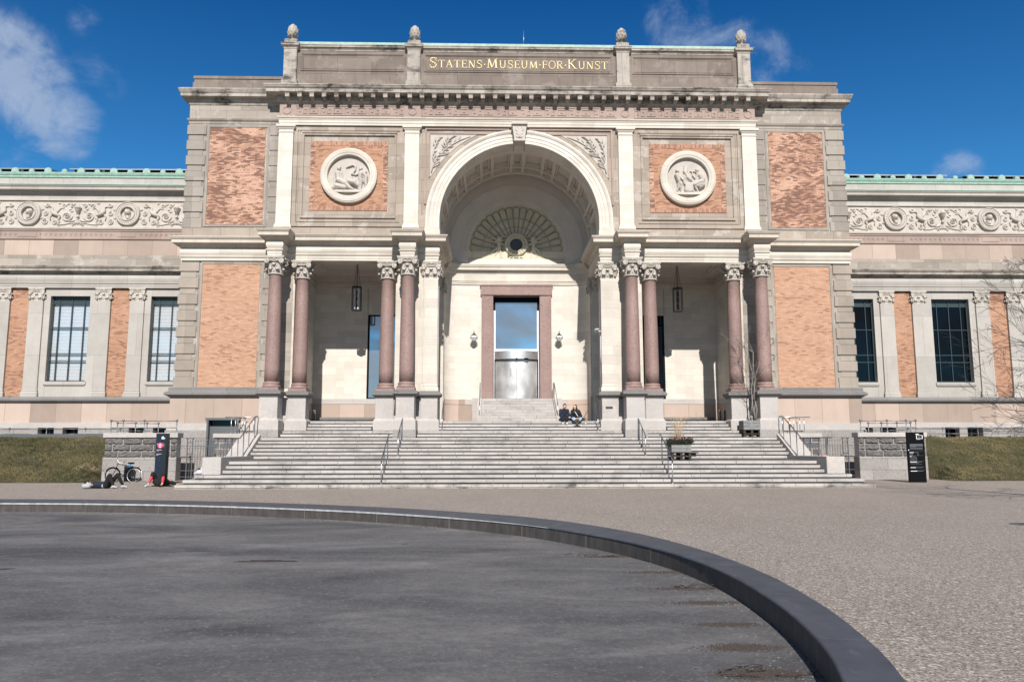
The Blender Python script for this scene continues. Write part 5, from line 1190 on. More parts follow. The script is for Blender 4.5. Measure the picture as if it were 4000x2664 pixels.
# scattered chippings on the asphalt, thick along the kerb
m = MB(); rnd = random.Random(11)
def chip(x, y, z, s_):
    a = rnd.random()*PI; c_, q = math.cos(a)*s_, math.sin(a)*s_; h = s_*rnd.uniform(.4, .8)
    m.add([(x-c_, y-q, z), (x+q, y-c_, z), (x+c_, y+q, z), (x-q, y+c_, z), (x+rnd.uniform(-.3, .3)*s_, y, z+h)], [(0, 1, 4), (1, 2, 4), (2, 3, 4), (3, 0, 4)])
ctr = [i for i in range(k) if KI[i][1] > -7.9-0 or (KI[i][0] > -20 and KI[i][1] > -27)]
for _ in range(7000):
    i = rnd.choice(ctr); a = Vector(KI[i])+(Vector(KI[(i+1) % k])-Vector(KI[i]))*rnd.random(); d = (Vector(KO[i])-Vector(KI[i])).normalized()
    off = -abs(rnd.gauss(0, .33))-.015; p = a+d*off
    if math.sin(p.x*2.1+p.y*1.3)+rnd.random() < -.1 or (p.y < -16 and rnd.random() < .75): continue
    chip(p.x, p.y, ZB, rnd.uniform(.004, .010))
for _ in range(1500):
    x = rnd.uniform(-16, 1.3); y = rnd.uniform(-26.5, -9)
    dmin = min((Vector((x, y))-Vector(KI[i])).length for i in ctr[::6]) if False else 1
    if (Vector((x, y))-Vector((-12.5, -22))).length > 13.2 and x > -9: continue
    chip(x, y, ZB, rnd.uniform(.004, .008))
tag(m.build('loose_chippings', plain('pale_chipping', (.24, .21, .18), .9, 0, .6, nscale=60), None, fix=False), 'loose pale stone chippings scattered over the dark asphalt basin', 'chippings', kind='stuff')
m = MB(); rnd = random.Random(4)
for (bx_, by_, lx, ly, cnt) in ((1.0, -18.9, .5, .10, 260), (1.1, -20.2, .5, .08, 300), (1.05, -21.1, .38, .09, 300), (.95, -22.2, .3, .07, 300), (.82, -23.1, .3, .1, 450), (.7, -23.9, .3, .12, 500), (.62, -24.6, .25, .1, 300), (.55, -17.3, .5, .1, 260)):
    for _ in range(cnt*3): chip(bx_+rnd.gauss(0, lx*.5), by_+rnd.gauss(0, ly*.6), ZB, rnd.uniform(.006, .014))
for (x0_, y0_) in ((.3, -17.2), (1.0, -20.2), (.5, -23.9)):
    for _ in range(9):
        x, y = x0_+rnd.gauss(0, .22), y0_+rnd.gauss(0, .07); a = rnd.uniform(-.6, .6); m.tube([(x, y, ZB+.01), (x+.07*math.cos(a), y+.07*math.sin(a), ZB+.03), (x+.16*math.cos(a+.3), y+.16*math.sin(a+.3), ZB+.01)], .004, 4)
tag(m.build('leaf_litter', plain('wet_leaf_litter', (.045, .034, .028), .9, 0, .6, nscale=60), None, fix=False), 'dark wet leaf litter and grit at the foot of the right part of the kerb', 'litter', kind='stuff')
def puddle(x, y, rx, ry, seed, label, z=ZB, matn=None):
    rnd = random.Random(seed); pts = []
    for i in range(30):
        a = 2*PI*i/30; f = 1+.25*math.sin(3*a+seed)+.2*math.sin(7*a+seed*2)+rnd.uniform(-.1, .1); pts.append((x+rx*f*math.cos(a), y+ry*f*math.sin(a)))
    o_ = MB().slab(pts, z, z+.004).build('damp_stain', matn or M['wetp'], None); tag(o_, label, 'stain')
M['wetp'] = plain('damp_dark_patch', (.012, .011, .011), .5, 0, .4)
puddle(-4.8, -17.61, .42, .10, 3, 'dark damp stain on the asphalt at lower left of centre')
puddle(-8.37, -18.3, .14, .06, 5, 'small dark hole in the asphalt at the left edge of the picture')
puddle(-2.93, -15.48, .05, .018, 8, 'thin black scrap on the asphalt left of centre, nearest the kerb')
puddle(-4.45, -17.25, .07, .02, 9, 'thin dark streak beside the damp stain on the asphalt')
def disc(x, y, r, label, name='manhole_cover', z=.0):
    m = MB(origin=(x, y, 0)); m.lathe([(r, z), (r, z+.008), (r-.02, z+.010), (.01, z+.010)], x, y, 24); o_ = m.build(name, 'granited', None); tag(o_, label, 'manhole cover')
    m = MB(); 
    for i in range(-3, 4): m.box(x-r*.7, x+r*.7, y+i*r*.2-.006, y+i*r*.2+.006, z+.0101, z+.014)
    m.build('grip_rib', 'iron', o_)
disc(20.3, .9, .34, 'flat round manhole cover in the gravel at the far right below the grass slope', z=gz(20.3, .9)+.003)

disc(9.2, -14.4, .27, 'small flat dark cover in the gravel near the right edge of the picture', z=.001)

# ============================================================ STEPS
def sy(k): return (k-1)*T_+(LD if k >= 7 else 0)
st = thing('staircase', 'broad flight of weathered granite steps up to the arched entrance', 'staircase', (0, 0, 0))
ext = {1: (-13.1, 13.2), 2: (-12.95, 12.95), 3: (-12.65, 12.62)}
rnd = random.Random(8)
for k in range(1, 18):
    if k <= 3: a, b_ = ext[k]
    elif k <= 6: a, b_ = -11.78, 11.78
    elif k <= 12: a, b_ = -12.08, 12.08
    else: a, b_ = -11.9, 11.9
    y0 = sy(k); y1 = sy(k+1)+.3 if k != 6 else sy(7)+.3
    if k == 17: y1 = 13.2
    z1 = k*RS; z0 = z1-RS+(.0 if k == 1 else 0)
    segs = [(a, b_)]
    if k in (13, 14): segs = [(-11.2, -5.95), (-4.85, 4.85), (5.95, 11.2)]
    if k in (15, 16): segs = [(-10.2, -7.0), (-3.95, 3.95), (7.0, 10.2)]
    if k == 17: segs = [(-10.15, -7.0), (-3.9, 3.9), (7.0, 10.15)]
    if k == 15 : segs = [(-10.15, -7.08), (-3.95, 3.95), (7.08, 10.15)]
    m = MB()
    for (a, b_) in segs:
        # separate stones with tight joints, nosing proud of the dark recess below it
        xs = [a]
        while xs[-1] < b_-2.6: xs.append(xs[-1]+rnd.uniform(1.6, 2.7))
        xs.append(b_)
        for i in range(len(xs)-1):
            g = .006; dz_ = rnd.uniform(-.003, .003); dy = rnd.uniform(-.004, .004)
            xa, xb = xs[i]+g, xs[i+1]-g
            c_ = .012
            yy0 = y0+dy; zz1 = z1+dz_
            pr = [(yy0+c_*.3, z0+.048), (yy0, z0+.056), (yy0, zz1-c_), (yy0+c_, zz1), (y1, zz1), (y1, z0+.048)]
            vs = [(xa, y, z) for y, z in pr]+[(xb, y, z) for y, z in pr]; q = len(pr)
            m.add(vs, [tuple(range(q)), tuple(range(2*q-1, q-1, -1))]+[(j, j+q, (j+1) % q+q, (j+1) % q) for j in range(q)])
        m.box(a+.01, b_-.01, y0+.07, y1+.2, z0-.02, z0+.049)
        if k == 1: m.box(a+.0, b_, y0+.003, y0+.2, -.05, z0+.03)
    m.build('step', 'step' if k > 1 else 'step1', st)
m = MB(); m.box(-3.95, 3.95, 9.05, 13.28, 2.3, FL-.004); m.box(-12, 12, 2.15, 5.4, -.1, .97)
for sx_ in (-1, 1): m.box(sx_*3.99, sx_*11, 9.05, 12.95, 2.3, FL-.004)
m.build('stair_core', 'granite', st)
# inner flight to the door
ist = thing('inner_stair', 'short flight of pale granite steps under the arch, leading up to the steel door', 'staircase', (0, 11, FL))
for k in range(1, 9):
    y0 = 9.95+(k-1)*.335; hw = 1.90 if k > 1 else 2.35
    if k == 2: hw = 1.95
    m = MB(); m.box(-hw, hw, y0, 12.3 if k < 8 else 13.9, FL+(k-1)*.165+.004, FL+k*.165)
    m.build('step', 'step', ist)
for mx in (1, -1):
    m = MB(mx); m.prism([(0, 0)]*3, 0, 0) if False else None
    vs = [(-2.4, 12.1, FL), (-1.905, 12.1, FL), (-1.905, 13.2, FL), (-2.4, 13.2, FL), (-2.4, 12.1, 4.13), (-1.905, 12.1, 4.13), (-1.905, 13.2, 4.13), (-2.4, 13.2, 4.13)]
    m.add(vs, [(0, 1, 5, 4), (1, 2, 6, 5), (2, 3, 7, 6), (3, 0, 4, 7), (4, 5, 6, 7), (0, 3, 2, 1)])
    vs = [(-2.1, 9.9, FL), (-1.905, 9.9, FL), (-1.905, 12.1, FL), (-2.1, 12.1, FL), (-2.1, 9.9, FL+.2), (-1.905, 9.9, FL+.2), (-1.905, 12.1, 4.13), (-2.1, 12.1, 4.13)]
    m.add(vs, [(0, 1, 5, 4), (1, 2, 6, 5), (2, 3, 7, 6), (3, 0, 4, 7), (4, 5, 6, 7), (0, 3, 2, 1)])
    m.build('stair_cheek', 'granite', ist)
# cheek walls of the big flight, each a thing
for mx, nm in ((1, 'left'), (-1, 'right')):
    ck = thing('cheek_wall', 'smooth pale granite cheek wall stepping down the %s end of the steps' % nm, 'wall', (mx*-12.1, 0, 0))
    m = MB(mx); m.frus([(-12.41, -11.70, .812, 5.0, .50, 1.16)], .012, .8); m.build('end_block', 'granite', ck)
    m = MB(mx)
    def pr6(x0, x1, y0, za, y1, zb, yb):
        vs = [(x0, y0, 0), (x1, y0, 0), (x1, yb, 0), (x0, yb, 0), (x0, y0, za), (x1, y0, za), (x1, y1, zb), (x0, y1, zb), (x1, yb, zb), (x0, yb, zb)]
        m.add(vs, [(0, 1, 5, 4), (4, 5, 6, 7), (7, 6, 8, 9), (3, 9, 8, 2), (1, 2, 8, 6, 5), (0, 4, 7, 9, 3), (0, 3, 2, 1)])
    pr6(-12.42, -12.0, 4.95, 1.16, 6.95, 2.14, 7.6); m.build('sloping_coping', 'granite', ck)
    m = MB(mx); pr6(-13.0, -12.45, 4.6, .80, 6.95, 2.0, 7.6); m.build('sloping_slab', 'granite', ck)
    m = MB(mx); pr6(-12.47, -12.40, 4.9, 1.08, 6.95, 2.05, 7.6); m.build('groove', 'granited', ck)
    rp = thing('rock_faced_parapet', 'dark rock-faced stone parapet behind the %s gate' % nm, 'wall', (mx*-13.2, 7.8, 0))
    m = MB(mx); m.box(-14.3, -12.2, 7.62, 8.45, 0, 1.985); m.build('rock_courses', 'rustic', rp)
    m = MB(mx); m.box(-14.38, -12.1, 7.55, 8.5, 1.985, 2.185); m.build('coping', 'granite', rp)
# ============================================================ RETAINING PIERS, GATES, RAILS
def rock_front(m, x0, x1, z0, z1, y, seed, rows=3):
    rnd = random.Random(seed); h = (z1-z0)/rows
    for r_ in range(rows):
        x = x0; first = r_ % 2
        while x < x1-.02:
            w = rnd.uniform(.45, 1.1) if not first else .35; first = 0; xe = min(x+w, x1)
            if x1-xe < .25: xe = x1
            nx, nz = max(3, int((xe-x)/.07)), 6; g = .008; vs = []
            for j in range(nz+1):
                for i in range(nx+1):
                    e = i in (0, nx) or j in (0, nz)
                    d = 0 if e else .05+.05*rnd.random()
                    vs.append((x+g+(xe-x-2*g)*i/nx, y-d, z0+r_*h+g+(h-2*g)*j/nz))
            m.add(vs, [(j*(nx+1)+i, j*(nx+1)+i+1, (j+1)*(nx+1)+i+1, (j+1)*(nx+1)+i) for j in range(nz) for i in range(nx)])
            x = xe
M['rock'] = stone('split_dark_granite', (.20, .185, .175), (.10, .093, .09), speck=.3, bump=1.0, streak=.0, ns=2.5, patch=(.33, .31, .29))
M['mortar'] = plain('pale_mortar', (.46, .44, .41), .9, 0, .15)
for mx, nm in ((1, 'left'), (-1, 'right')):
    x0, x1 = (-18.72, -15.52) if mx == 1 else (-18.62, -15.52)
    pw = thing('retaining_pier', 'low pier of split dark stone on pale granite blocks, beside the %s gate' % nm, 'wall', (mx*-17.1, 6.6, 0))
    m = MB(mx); rock_front(m, x0, x1-.28, 1.1, 1.97, 6.25, 3+mx); rock_front(m, x1-.28, x1, 1.1, 1.97, 6.25, 9+mx)
    m.build('split_stone', 'rock', pw, fix=False)
    m = MB(mx); m.box(x0+.02, x1-.01, 6.253, 6.74, 1.1, 1.97); m.build('mortar_bed', 'mortar', pw)
    m = MB(mx); m.frus([(x0-.05, x1+.02, 6.20+.02, 6.78, -.1, 1.1)], .02, 6.20); m.build('granite_base', 'graniter', pw)
    m = MB(mx); m.frus([(x0-.06, x1+.06, 6.14+.015, 6.8, 1.975, 2.19)], .015, 6.14); m.build('coping', 'granite', pw)
    # wrought iron gate
    gt = thing('iron_gate', 'wrought iron double gate with spear tops and scrollwork, %s of the steps' % nm, 'gate', (mx*-14.1, 6.7, 0))
    GY = 6.75; ga, gb = -15.5, -12.95
    m = MB(mx)
    for z in (.22, .50, 1.12, 1.60): m.box(ga, gb, GY-.012, GY+.012, z-.015, z+.015)
    for x in (ga+.26, ga+.50, -14.25, -14.2, gb-.5, gb-.26): m.box(x-.02, x+.02, GY-.02, GY+.02, .05, 1.98 if x not in (-14.25, -14.2) else 1.92)
    m.build('gate_frame', 'irongrey', gt)
    xs = [ga+.38+.0]+[ga+.62+.125*i for i in range(5)]+[-14.1+.125*i for i in range(5)]+[gb-.38]
    first = None
    for i, x in enumerate(xs):
        if first is None:
            m = MB(origin=(mx*x, GY, 0)); X_ = mx*x
            tw = [(X_+.008*math.cos(j*1.6), GY+.008*math.sin(j*1.6), .06+j*.08) for j in range(22)]
            m.tube(tw, .011, 5); m.tube([(X_, GY, 1.8), (X_, GY, 1.84), (X_, GY, 1.93)], [.016, .02, .002], 6)
            first = m.build('spear_bar', 'irongrey', gt)
        else: inst(first, 'spear_bar', (mx*x, GY, 0), gt)
    m = MB(mx)
    for xc in (ga+.38, gb-.38):
        for sg in (-1, 1):
            m.tube(spiral(xc+sg*.055, 1.74, .05, 1.3, PI/2, -sg, GY, .2, 12), .008, 5); m.tube(spiral(xc+sg*.05, 1.25, .045, 1.2, -PI/2, sg, GY, .2, 12), .008, 5); m.tube(spiral(xc+sg*.05, .98, .045, 1.2, PI/2, -sg, GY, .2, 12), .008, 5)
            m.tube([(xc+sg*.12, GY, 1.9), (xc+sg*.08, GY, 1.93), (xc, GY, 1.96)], .012, 5); m.tube([(xc+sg*.12, GY, 1.9), (xc+sg*.17, GY, 1.95), (xc+sg*.18, GY, 1.97)], .014, 5)
        m.ball((xc, GY, 1.12), .04, 8, 6); m.ball((xc, GY, 1.8), .025, 6, 5)
    m.build('scrollwork', 'iron', gt)
    m = MB(mx); m.box(-14.32, -14.1, GY-.035, GY+.03, 1.0, 1.15); m.tube([(-14.2, GY-.05, 1.08), (-14.05, GY-.07, 1.08)], .012, 6); m.build('lock_box', 'iron', gt)
tag(MB().box(13.99, 14.28, 6.68, 6.70, 1.07, 1.16).build('notice_plate', 'reds', None), 'small red notice plate on the right iron gate', 'sign')
tag(MB().box(14.01, 14.26, 6.672, 6.679, 1.125, 1.14).box(14.01, 14.2, 6.672, 6.679, 1.095, 1.108).build('plate_lettering', 'white', bpy.data.objects['notice_plate']), None)
m = MB(); m.ball((-12.62, 1.2, .58), (.17, .12, .10), 12, 8); m.ball((-12.52, 1.25, .68), (.10, .08, .14), 10, 8); m.ball((-12.75, 1.2, .55), (.12, .10, .04), 10, 6)
o_ = m.build('cloth_bundle', 'cloth', None); tag(o_, 'crumpled pale cloth left on a step beside the left end block', 'cloth')

def handrail(name, label, pts, posts, r=.022, matn='rail', pr=.021, group=None, foot=True, postm='alu', hook=None):
    "pts: points of the rail; posts: (x, y, zfoot, ztop)"
    t = thing(name, label, 'handrail', (pts[0][0], pts[0][1], posts[0][2]), group)
    m = MB(); m.tube(pts, r, 8)
    if hook: m.tube(hook, r*.9, 8)
    m.build('rail', matn, t)
    for (x, y, a, b_) in posts:
        m = MB(); m.tube([(x, y, a), (x, y, b_)], pr, 8)
        if foot: m.lathe([(.04, a), (.04, a+.012), (.02, a+.03)], x, y, 12)
        m.build('post', postm, t)
    return t
g = 'short steel handrails standing on the broad steps'
for mx, nm in ((1, 'left'), (-1, 'right')):
    for (xx, k0, k1, which) in ((-5.5, 1, 6, 'lower'), (-5.5, 7, 11, 'upper')):
        X_ = mx*(xx)
        ks_ = [k0, (k0+k1)/2, k1]
        zs = [k*RS for k in (k0, (k0+k1)//2, k1)]; ys = [sy(k)+.17 for k in (k0, (k0+k1)//2, k1)]
        top_ = [(X_, ys[0]-.12, zs[0]+.86), (X_, ys[2]+.18, zs[2]+1.0+.04)]
        rl = [(X_, ys[0]-.22, zs[0]+.83), (X_, ys[0]-.1, zs[0]+.84)]+[top_[0], top_[1], (X_, ys[2]+.42, zs[2]+1.03)]
        handrail('step_handrail', 'slim %s steel handrail on the %s half of the steps' % (which, nm), rl[1:], [(X_, y, z, top_[0][2]+(top_[1][2]-top_[0][2])*(y-top_[0][1])/(top_[1][1]-top_[0][1])) for y, z in zip(ys, zs)], group=g)
    # rails at the ends of the flight
    X_ = mx*-12.15
    rl = [(X_, 1.25, 1.90), (X_, 4.45, 1.93), (X_, 6.55, 2.95), (X_, 7.0, 2.96)]
    ps = [(X_, 1.7, 1.17, 1.91), (X_, 2.55, 1.17, 1.91), (X_, 3.4, 1.17, 1.92), (X_, 4.2, 1.17, 1.93), (X_, 4.95, 1.18, 2.17), (X_, 5.7, 1.53, 2.54), (X_, 6.5, 1.92, 2.93)]
    handrail('end_handrail', 'long handrail bending up along the %s end of the steps' % nm, rl, ps, matn='brass')
    ps = [(mx*x, 7.7, 2.18, 2.93) for x in (-13.6, -13.1, -12.55)]
    rl = [(mx*-13.9, 7.7, 2.95), (mx*-12.1, 7.7, 2.95)]
    handrail('parapet_rail', 'horizontal steel guard rail on the parapet behind the %s gate' % nm, rl, ps, matn='alu')
    ps = [(mx*-13.45, y, 2.18, 2.93) for y in (7.85, 8.2)]+[(mx*-13.2, 8.45, 2.18, 2.92)]
    handrail('return_rail', 'short return rail behind the guard rail of the %s parapet' % nm, [(mx*-13.5, 7.8, 2.95), (mx*-13.15, 8.45, 2.93)], ps, matn='brass')
    # rails beside the arch piers
    X_ = mx*-3.72
    handrail('arch_handrail', 'thin steel handrail climbing past the %s pier of the arch' % nm, [(X_, 7.62, 3.02), (X_, 7.75, 3.02), (X_, 9.0, 4.0), (X_, 9.25, 4.0)] if False else [(X_, 7.7, 2.98), (X_, 7.85, 3.0), (X_, 8.9, 3.78), (X_, 9.0, 3.72)], [(X_, 7.85, 2.31, 3.0), (X_, 8.8, 2.80, 3.70)], r=.02)
    X_ = mx*-1.98
    handrail('door_handrail', 'pair of slim rails up the %s side of the inner stair' % nm, [(X_, 9.95, 3.75), (X_, 10.05, 3.78), (X_, 12.2, 4.95), (X_, 12.9, 4.98)], [(X_, 10.1, FL, 3.80), (X_, 12.2, 4.1, 4.93), (X_, 12.8, 4.12, 4.97)], r=.018)
# painted terrace railings with ball tops
def ballrail(name, label, pts, zf, zt, label_cat='railing', r=.018, extra=()):
    t = thing(name, label, label_cat, (*pts[0], zf))
    proto = None
    for (x, y) in pts:
        if proto is None:
            m = MB(origin=(x, y, zf)); m.lathe([(.05, zf), (.05, zf+.02), (.03, zf+.05), (.022, zf+.12), (.022, zt-.04)], x, y, 10); m.ball((x, y, zt), .055, 10, 8); proto = m.build('railing_post', 'irongrey', t)
        else: inst(proto, 'railing_post', (x, y, zf), t)
    m = MB()
    for z in (zt-.02, zf+(zt-zf)*.42):
        for i in range(len(pts)-1): m.tube([(*pts[i], z), (*pts[i+1], z)], r, 6)
    m.build('railing_bar', 'irongrey', t)
    return t
ballrail('pier_railing', 'grey ball-topped railing standing on top of the left stone pier', [(-18.6, 6.45), (-18.05, 6.45), (-17.1, 6.45), (-15.65, 6.45)], 2.19, 2.75)
ballrail('pier_railing', 'grey ball-topped railing standing on top of the right stone pier', [(15.75, 6.45), (17.0, 6.45), (17.9, 6.45), (18.35, 6.45)], 2.19, 2.75)
ballrail('pier_railing', 'second grey railing behind the one on the left stone pier', [(-18.7, 7.3), (-18.0, 7.6), (-17.6, 7.9), (-17.15, 8.1)], 2.05, 2.68)
ballrail('pier_railing', 'second grey railing behind the one on the right stone pier', [(16.9, 8.1), (17.4, 7.8), (18.0, 7.5), (18.5, 7.2)], 2.05, 2.68)
ballrail('terrace_railing', 'long low grey railing along the top of the left grass slope', [(-32.5, 10.9), (-30.6, 10.9), (-28.9, 10.9), (-27.2, 10.9), (-25.75, 10.9), (-23.9, 10.9), (-21.95, 10.9), (-20.2, 10.9)], 2.02, 2.50)
ballrail('terrace_railing', 'long low grey railing along the top of the right grass slope', [(20.3, 10.9), (22.15, 10.9), (24.0, 10.9), (25.95, 10.9), (27.9, 10.9), (30, 10.9)], 2.0, 2.50)
# metal edging bench under the left railing
tag(MB().box(-33, -19.9, 10.75, 10.95, 2.0, 2.2).box(-33, -19.9, 10.7, 10.76, 2.02, 2.12).build('edging_strip', 'irongrey', None), 'grey metal edging strip along the top of the left grass slope', 'edging')

# grass slopes
for mx, nm in ((1, 'left'), (-1, 'right')):
    x_in = -18.72; nx, ny = 90, 44; vs = []; rnd = random.Random(20+mx)
    from mathutils import noise as mn
    for j in range(ny+1):
        t = j/ny
        for i in range(nx+1):
            x = x_in-(38-18.7)*i/nx; y = 4.3+6.35*t+.25*mn.noise(Vector((x*.3, 0, mx)))*(1-t)
            z = .12+1.9*(ramp(t, -.25, 1.06)-ramp(0, -.25, 1.06))/(ramp(1, -.25, 1.06)-ramp(0, -.25, 1.06))
            z += .07*mn.noise(Vector((x*1.3, y*1.6, 4)))*(0 < t < 1) + .05*mn.noise(Vector((x*5, y*5, 1)))*(0 < t < 1)
            if j == 0: z = .0
            if y < 6.4: z = min(z, .02+z*ramp(-x, 18.72, 19.5)) if x > -19.5 else z
            vs.append((mx*x, y, z))
    m = MB(); m.add(vs, [(j*(nx+1)+i, j*(nx+1)+i+1, (j+1)*(nx+1)+i+1, (j+1)*(nx+1)+i) for j in range(ny) for i in range(nx)], True)
    gs = m.build('grass_slope', 'grass', None); tag(gs, 'steep bank under the grass %s of the stone pier' % nm, kind='structure')
    blades = MB(); 
    bl_mats = None
    for _ in range(34000):
        t = rnd.random(); x = x_in-.0-(31-18.7)*rnd.random(); fx = (x_in-x)/(38-18.7)*nx; j = min(ny-1, int(t*ny)); i = min(nx-1, int(fx))
        v = vs[j*(nx+1)+i]; w_ = vs[(j+1)*(nx+1)+i]; f_ = t*ny-j
        px, py, pz = mx*x, v[1]+(w_[1]-v[1])*f_, v[2]+(w_[2]-v[2])*f_
        if t < .01: continue
        l = rnd.uniform(.03, .085)*(1+.9*(mn.noise(Vector((x*.8, py, 2))) > .25)); a = rnd.random()*2*PI; b2 = rnd.uniform(.2, .9)
        dx, dy = math.cos(a)*l*b2, math.sin(a)*l*b2-.02; wd = rnd.uniform(.006, .013)
        blades.add([(px-wd, py, pz-.01), (px+wd, py, pz-.01), (px+dx*.5+wd*.6, py+dy*.5, pz+l*.7), (px+dx, py+dy, pz+l*(1.15-b2*.6))], [(0, 1, 2), (0, 2, 3)])
    M['blade'+nm] = M.get('bladeleft') or stone('grass_blades', (.24, .185, .09), (.030, .048, .010), rough=.9, bump=0, ns=.45, streak=0)
    g_ = blades.build('grass', M['blade'+nm], None, fix=False); tag(g_, 'short dry and green grass on the %s bank' % nm, 'grass', kind='stuff')
    m = MB(mx); m.box(-38, -18.9, 10.6, 13.3, -.1, 2.0); m.box(-18.95, -16.9, 6.8, 13.3, -.1, 1.95) ; o_ = m.build('terrace', 'graniter', None); tag(o_, kind='structure')
# bare tufts of dead stalks on the left bank
for i, (x, y, z, lb) in enumerate(((-20.6, 8.6, 1.45, 'tangled tuft of bare brown twigs high on the left bank'), (-22.2, 6.6, .75, 'low tuft of bare twigs near the foot of the left bank'), (-19.4, 6.1, .5, 'dry straw-coloured tuft beside the left stone pier'))):
    rnd = random.Random(i); m = MB(origin=(x, y, z))
    for _ in range(70):
        a = rnd.uniform(0, 2*PI); l = rnd.uniform(.2, .55); dx, dz = math.cos(a)*l*.9, rnd.uniform(.1, .5)*l*1.6
        xx, yy = x+rnd.gauss(0, .3), y+rnd.gauss(0, .15)
        m.tube([(xx, yy, z), (xx+dx*.5, yy-.05, z+dz*.7), (xx+dx, yy-.1, z+dz)], [.006, .004, .002], 4)
    tag(m.build('dead_tuft', 'bark' if i < 2 else 'straw', None), lb, 'dead plant')

# ============================================================ SIGN PYLONS
def pylon(x0, x1, yy, z0, h, th, label, mat_, lines, tilt=0, origin=None):
    t = thing('sign_pylon', label, 'sign', ((x0+x1)/2, yy, z0))
    M4 = Matrix.Translation(Vector(((x0+x1)/2, yy, z0))) @ Matrix.Rotation(tilt, 4, 'Z'); w = (x1-x0)/2
    def bx(m, a, b_, c_, d_, e, f): m.box(a, b_, c_, d_, e, f, t=M4)
    m = MB(); bx(m, -w, w, 0, th, 0, h); m.build('panel', mat_, t)
    parts = {}
    for (nm, mt, rects) in lines:
        m = MB()
        for (u0, u1, v0, v1) in rects: bx(m, -w+2*w*u0, -w+2*w*u1, -.004, .0005, h*v0, h*v1)
        m.build(nm, mt, t)
    return t, M4, w
def rows(u0, v, n, w_, gap=.011, th=.0045, seed=0):
    rnd = random.Random(seed); return [(u0, u0+w_*rnd.uniform(.55, 1), v-i*gap-th, v-i*gap) for i in range(n)]
E0 = .009
frameR = [(.55, .92, .938, .945), (.55, .92, .873, .880), (.55, .585, .880, .938), (.885, .92, .880, .938), (.66, .80, .908, .911), (.52, .72, .957, .970), (.55, .78, .860, .865)]
ptR, _, _ = pylon(16.16, 16.88, 3.15, .0, 2.14, .10, 'tall black information pylon on the gravel before the right stone pier', 'black',
  [('logo', 'white', frameR),
   ('heading', 'white', [(.10, .35, .60, .609), (.10, .22, .525, .533), (.10, .50, .418, .428), (.10, .42, .308, .317), (.10, .48, .24, .249)]),
   ('small_text', M.setdefault('greytext', plain('grey_lettering', (.16, .17, .19), .6)), [(.14, .90, .765-.012*i, .771-.012*i) for i in range(4)]+[(.14, .5, .716, .722)]+[(.14, .88, .70-.012*i, .704-.012*i) for i in range(4)]+[(.38, .62, .602, .607)]+[(.10, .30, .585-.017*i, .59-.017*i) for i in range(3)]+[(.55, .62, .585-.017*i, .59-.017*i) for i in range(3)]+[(.24, .46, .526, .531)]+[(.10, .52, .508-.017*i, .512-.017*i) for i in range(4)]+[(.53, .80, .42, .425), (.10, .6, .40, .405), (.12, .8, .378, .381), (.45, .84, .309, .314), (.5, .84, .241, .246), (.1, .9, .625, .627), (.1, .92, .545, .547), (.1, .92, .436, .438), (.12, .92, .33, .332), (.12, .92, .262, .264)]),
   ('round_sticker', 'white', [(.03, .09, .645, .660)])], tilt=-.03)
ptL, MLt, wL = pylon(-15.07, -14.64, 2.9, .02, 2.09, .30, 'tall dark pylon with pink sticker and blue scribbles, near the left stone pier', M.setdefault('navyblk', plain('blue_black_panel', (.008, .014, .022), .4)),
  [('logo', 'white', [(.52, .60, .888, .935), (.60, .70, .920, .940), (.60, .85, .908, .92), (.80, .85, .888, .92), (.60, .85, .888, .896)]),
   ('small_text', M['greytext'] if False else 'white', [(.10, .55, .683, .686), (.10, .62, .673, .676), (.10, .60, .603, .606), (.10, .5, .593, .596), (.12, .15, .654, .658), (.22, .28, .654, .661), (.12, .18, .575, .582), (.22, .28, .575, .582), (.1, .8, .80, .803), (.1, .3, .79, .793), (.65, .84, .775, .778), (.65, .8, .745, .748)])])
def onpanel(m, pts, r): m.tube([MLt @ Vector((-wL+2*wL*u, -.006, 2.12*v)) for u, v in pts], r, 5)
m = MB()
for p in ([(.12, .84), (.1, .87), (.3, .86), (.15, .83), (.35, .83)], [(.4, .86), (.55, .85), (.42, .83), (.6, .83), (.45, .86)], [(.1, .06+.03), (.08, .13), (.3, .14), (.3, .06), (.55, .06)], [(.3, .14), (.34, .2), (.32, .22)], [(.5, .2), (.6, .16), (.62, .09), (.4, .06)],
          [(.1, .28), (.35, .26), (.12, .33), (.4, .33), (.15, .37), (.5, .36), (.6, .38)], [(.15, .45), (.5, .46), (.42, .43), (.42, .5)], [(.3, .52), (.38, .5), (.5, .54), (.55, .52)]): onpanel(m, p, .007)
m.build('graffiti', 'blueg', ptL)
m = MB(); n_ = 24; c_ = MLt @ Vector((-wL+2*wL*.42, 0, 2.12*.755)); m.add([(c_.x+.11*math.cos(2*PI*i/n_), c_.y-.008, c_.z+.11*math.sin(2*PI*i/n_)) for i in range(n_)]+[(c_.x+.11*math.cos(2*PI*i/n_), c_.y+.002, c_.z+.11*math.sin(2*PI*i/n_)) for i in range(n_)], [tuple(range(n_))]+[(i, (i+1) % n_, (i+1) % n_+n_, i+n_) for i in range(n_)])
m.build('pink_sticker', 'pink', ptL)
m = MB()
for (u, z, w_) in ((0, .07, .02), (0, .035, .045), (0, .01, .055), (0, -.045, .05), (0, -.065, .04)): m.box(c_.x-w_, c_.x+w_, c_.y-.012, c_.y-.007, c_.z+z-.008, c_.z+z+.006)
m.build('sticker_print', 'white', ptL)

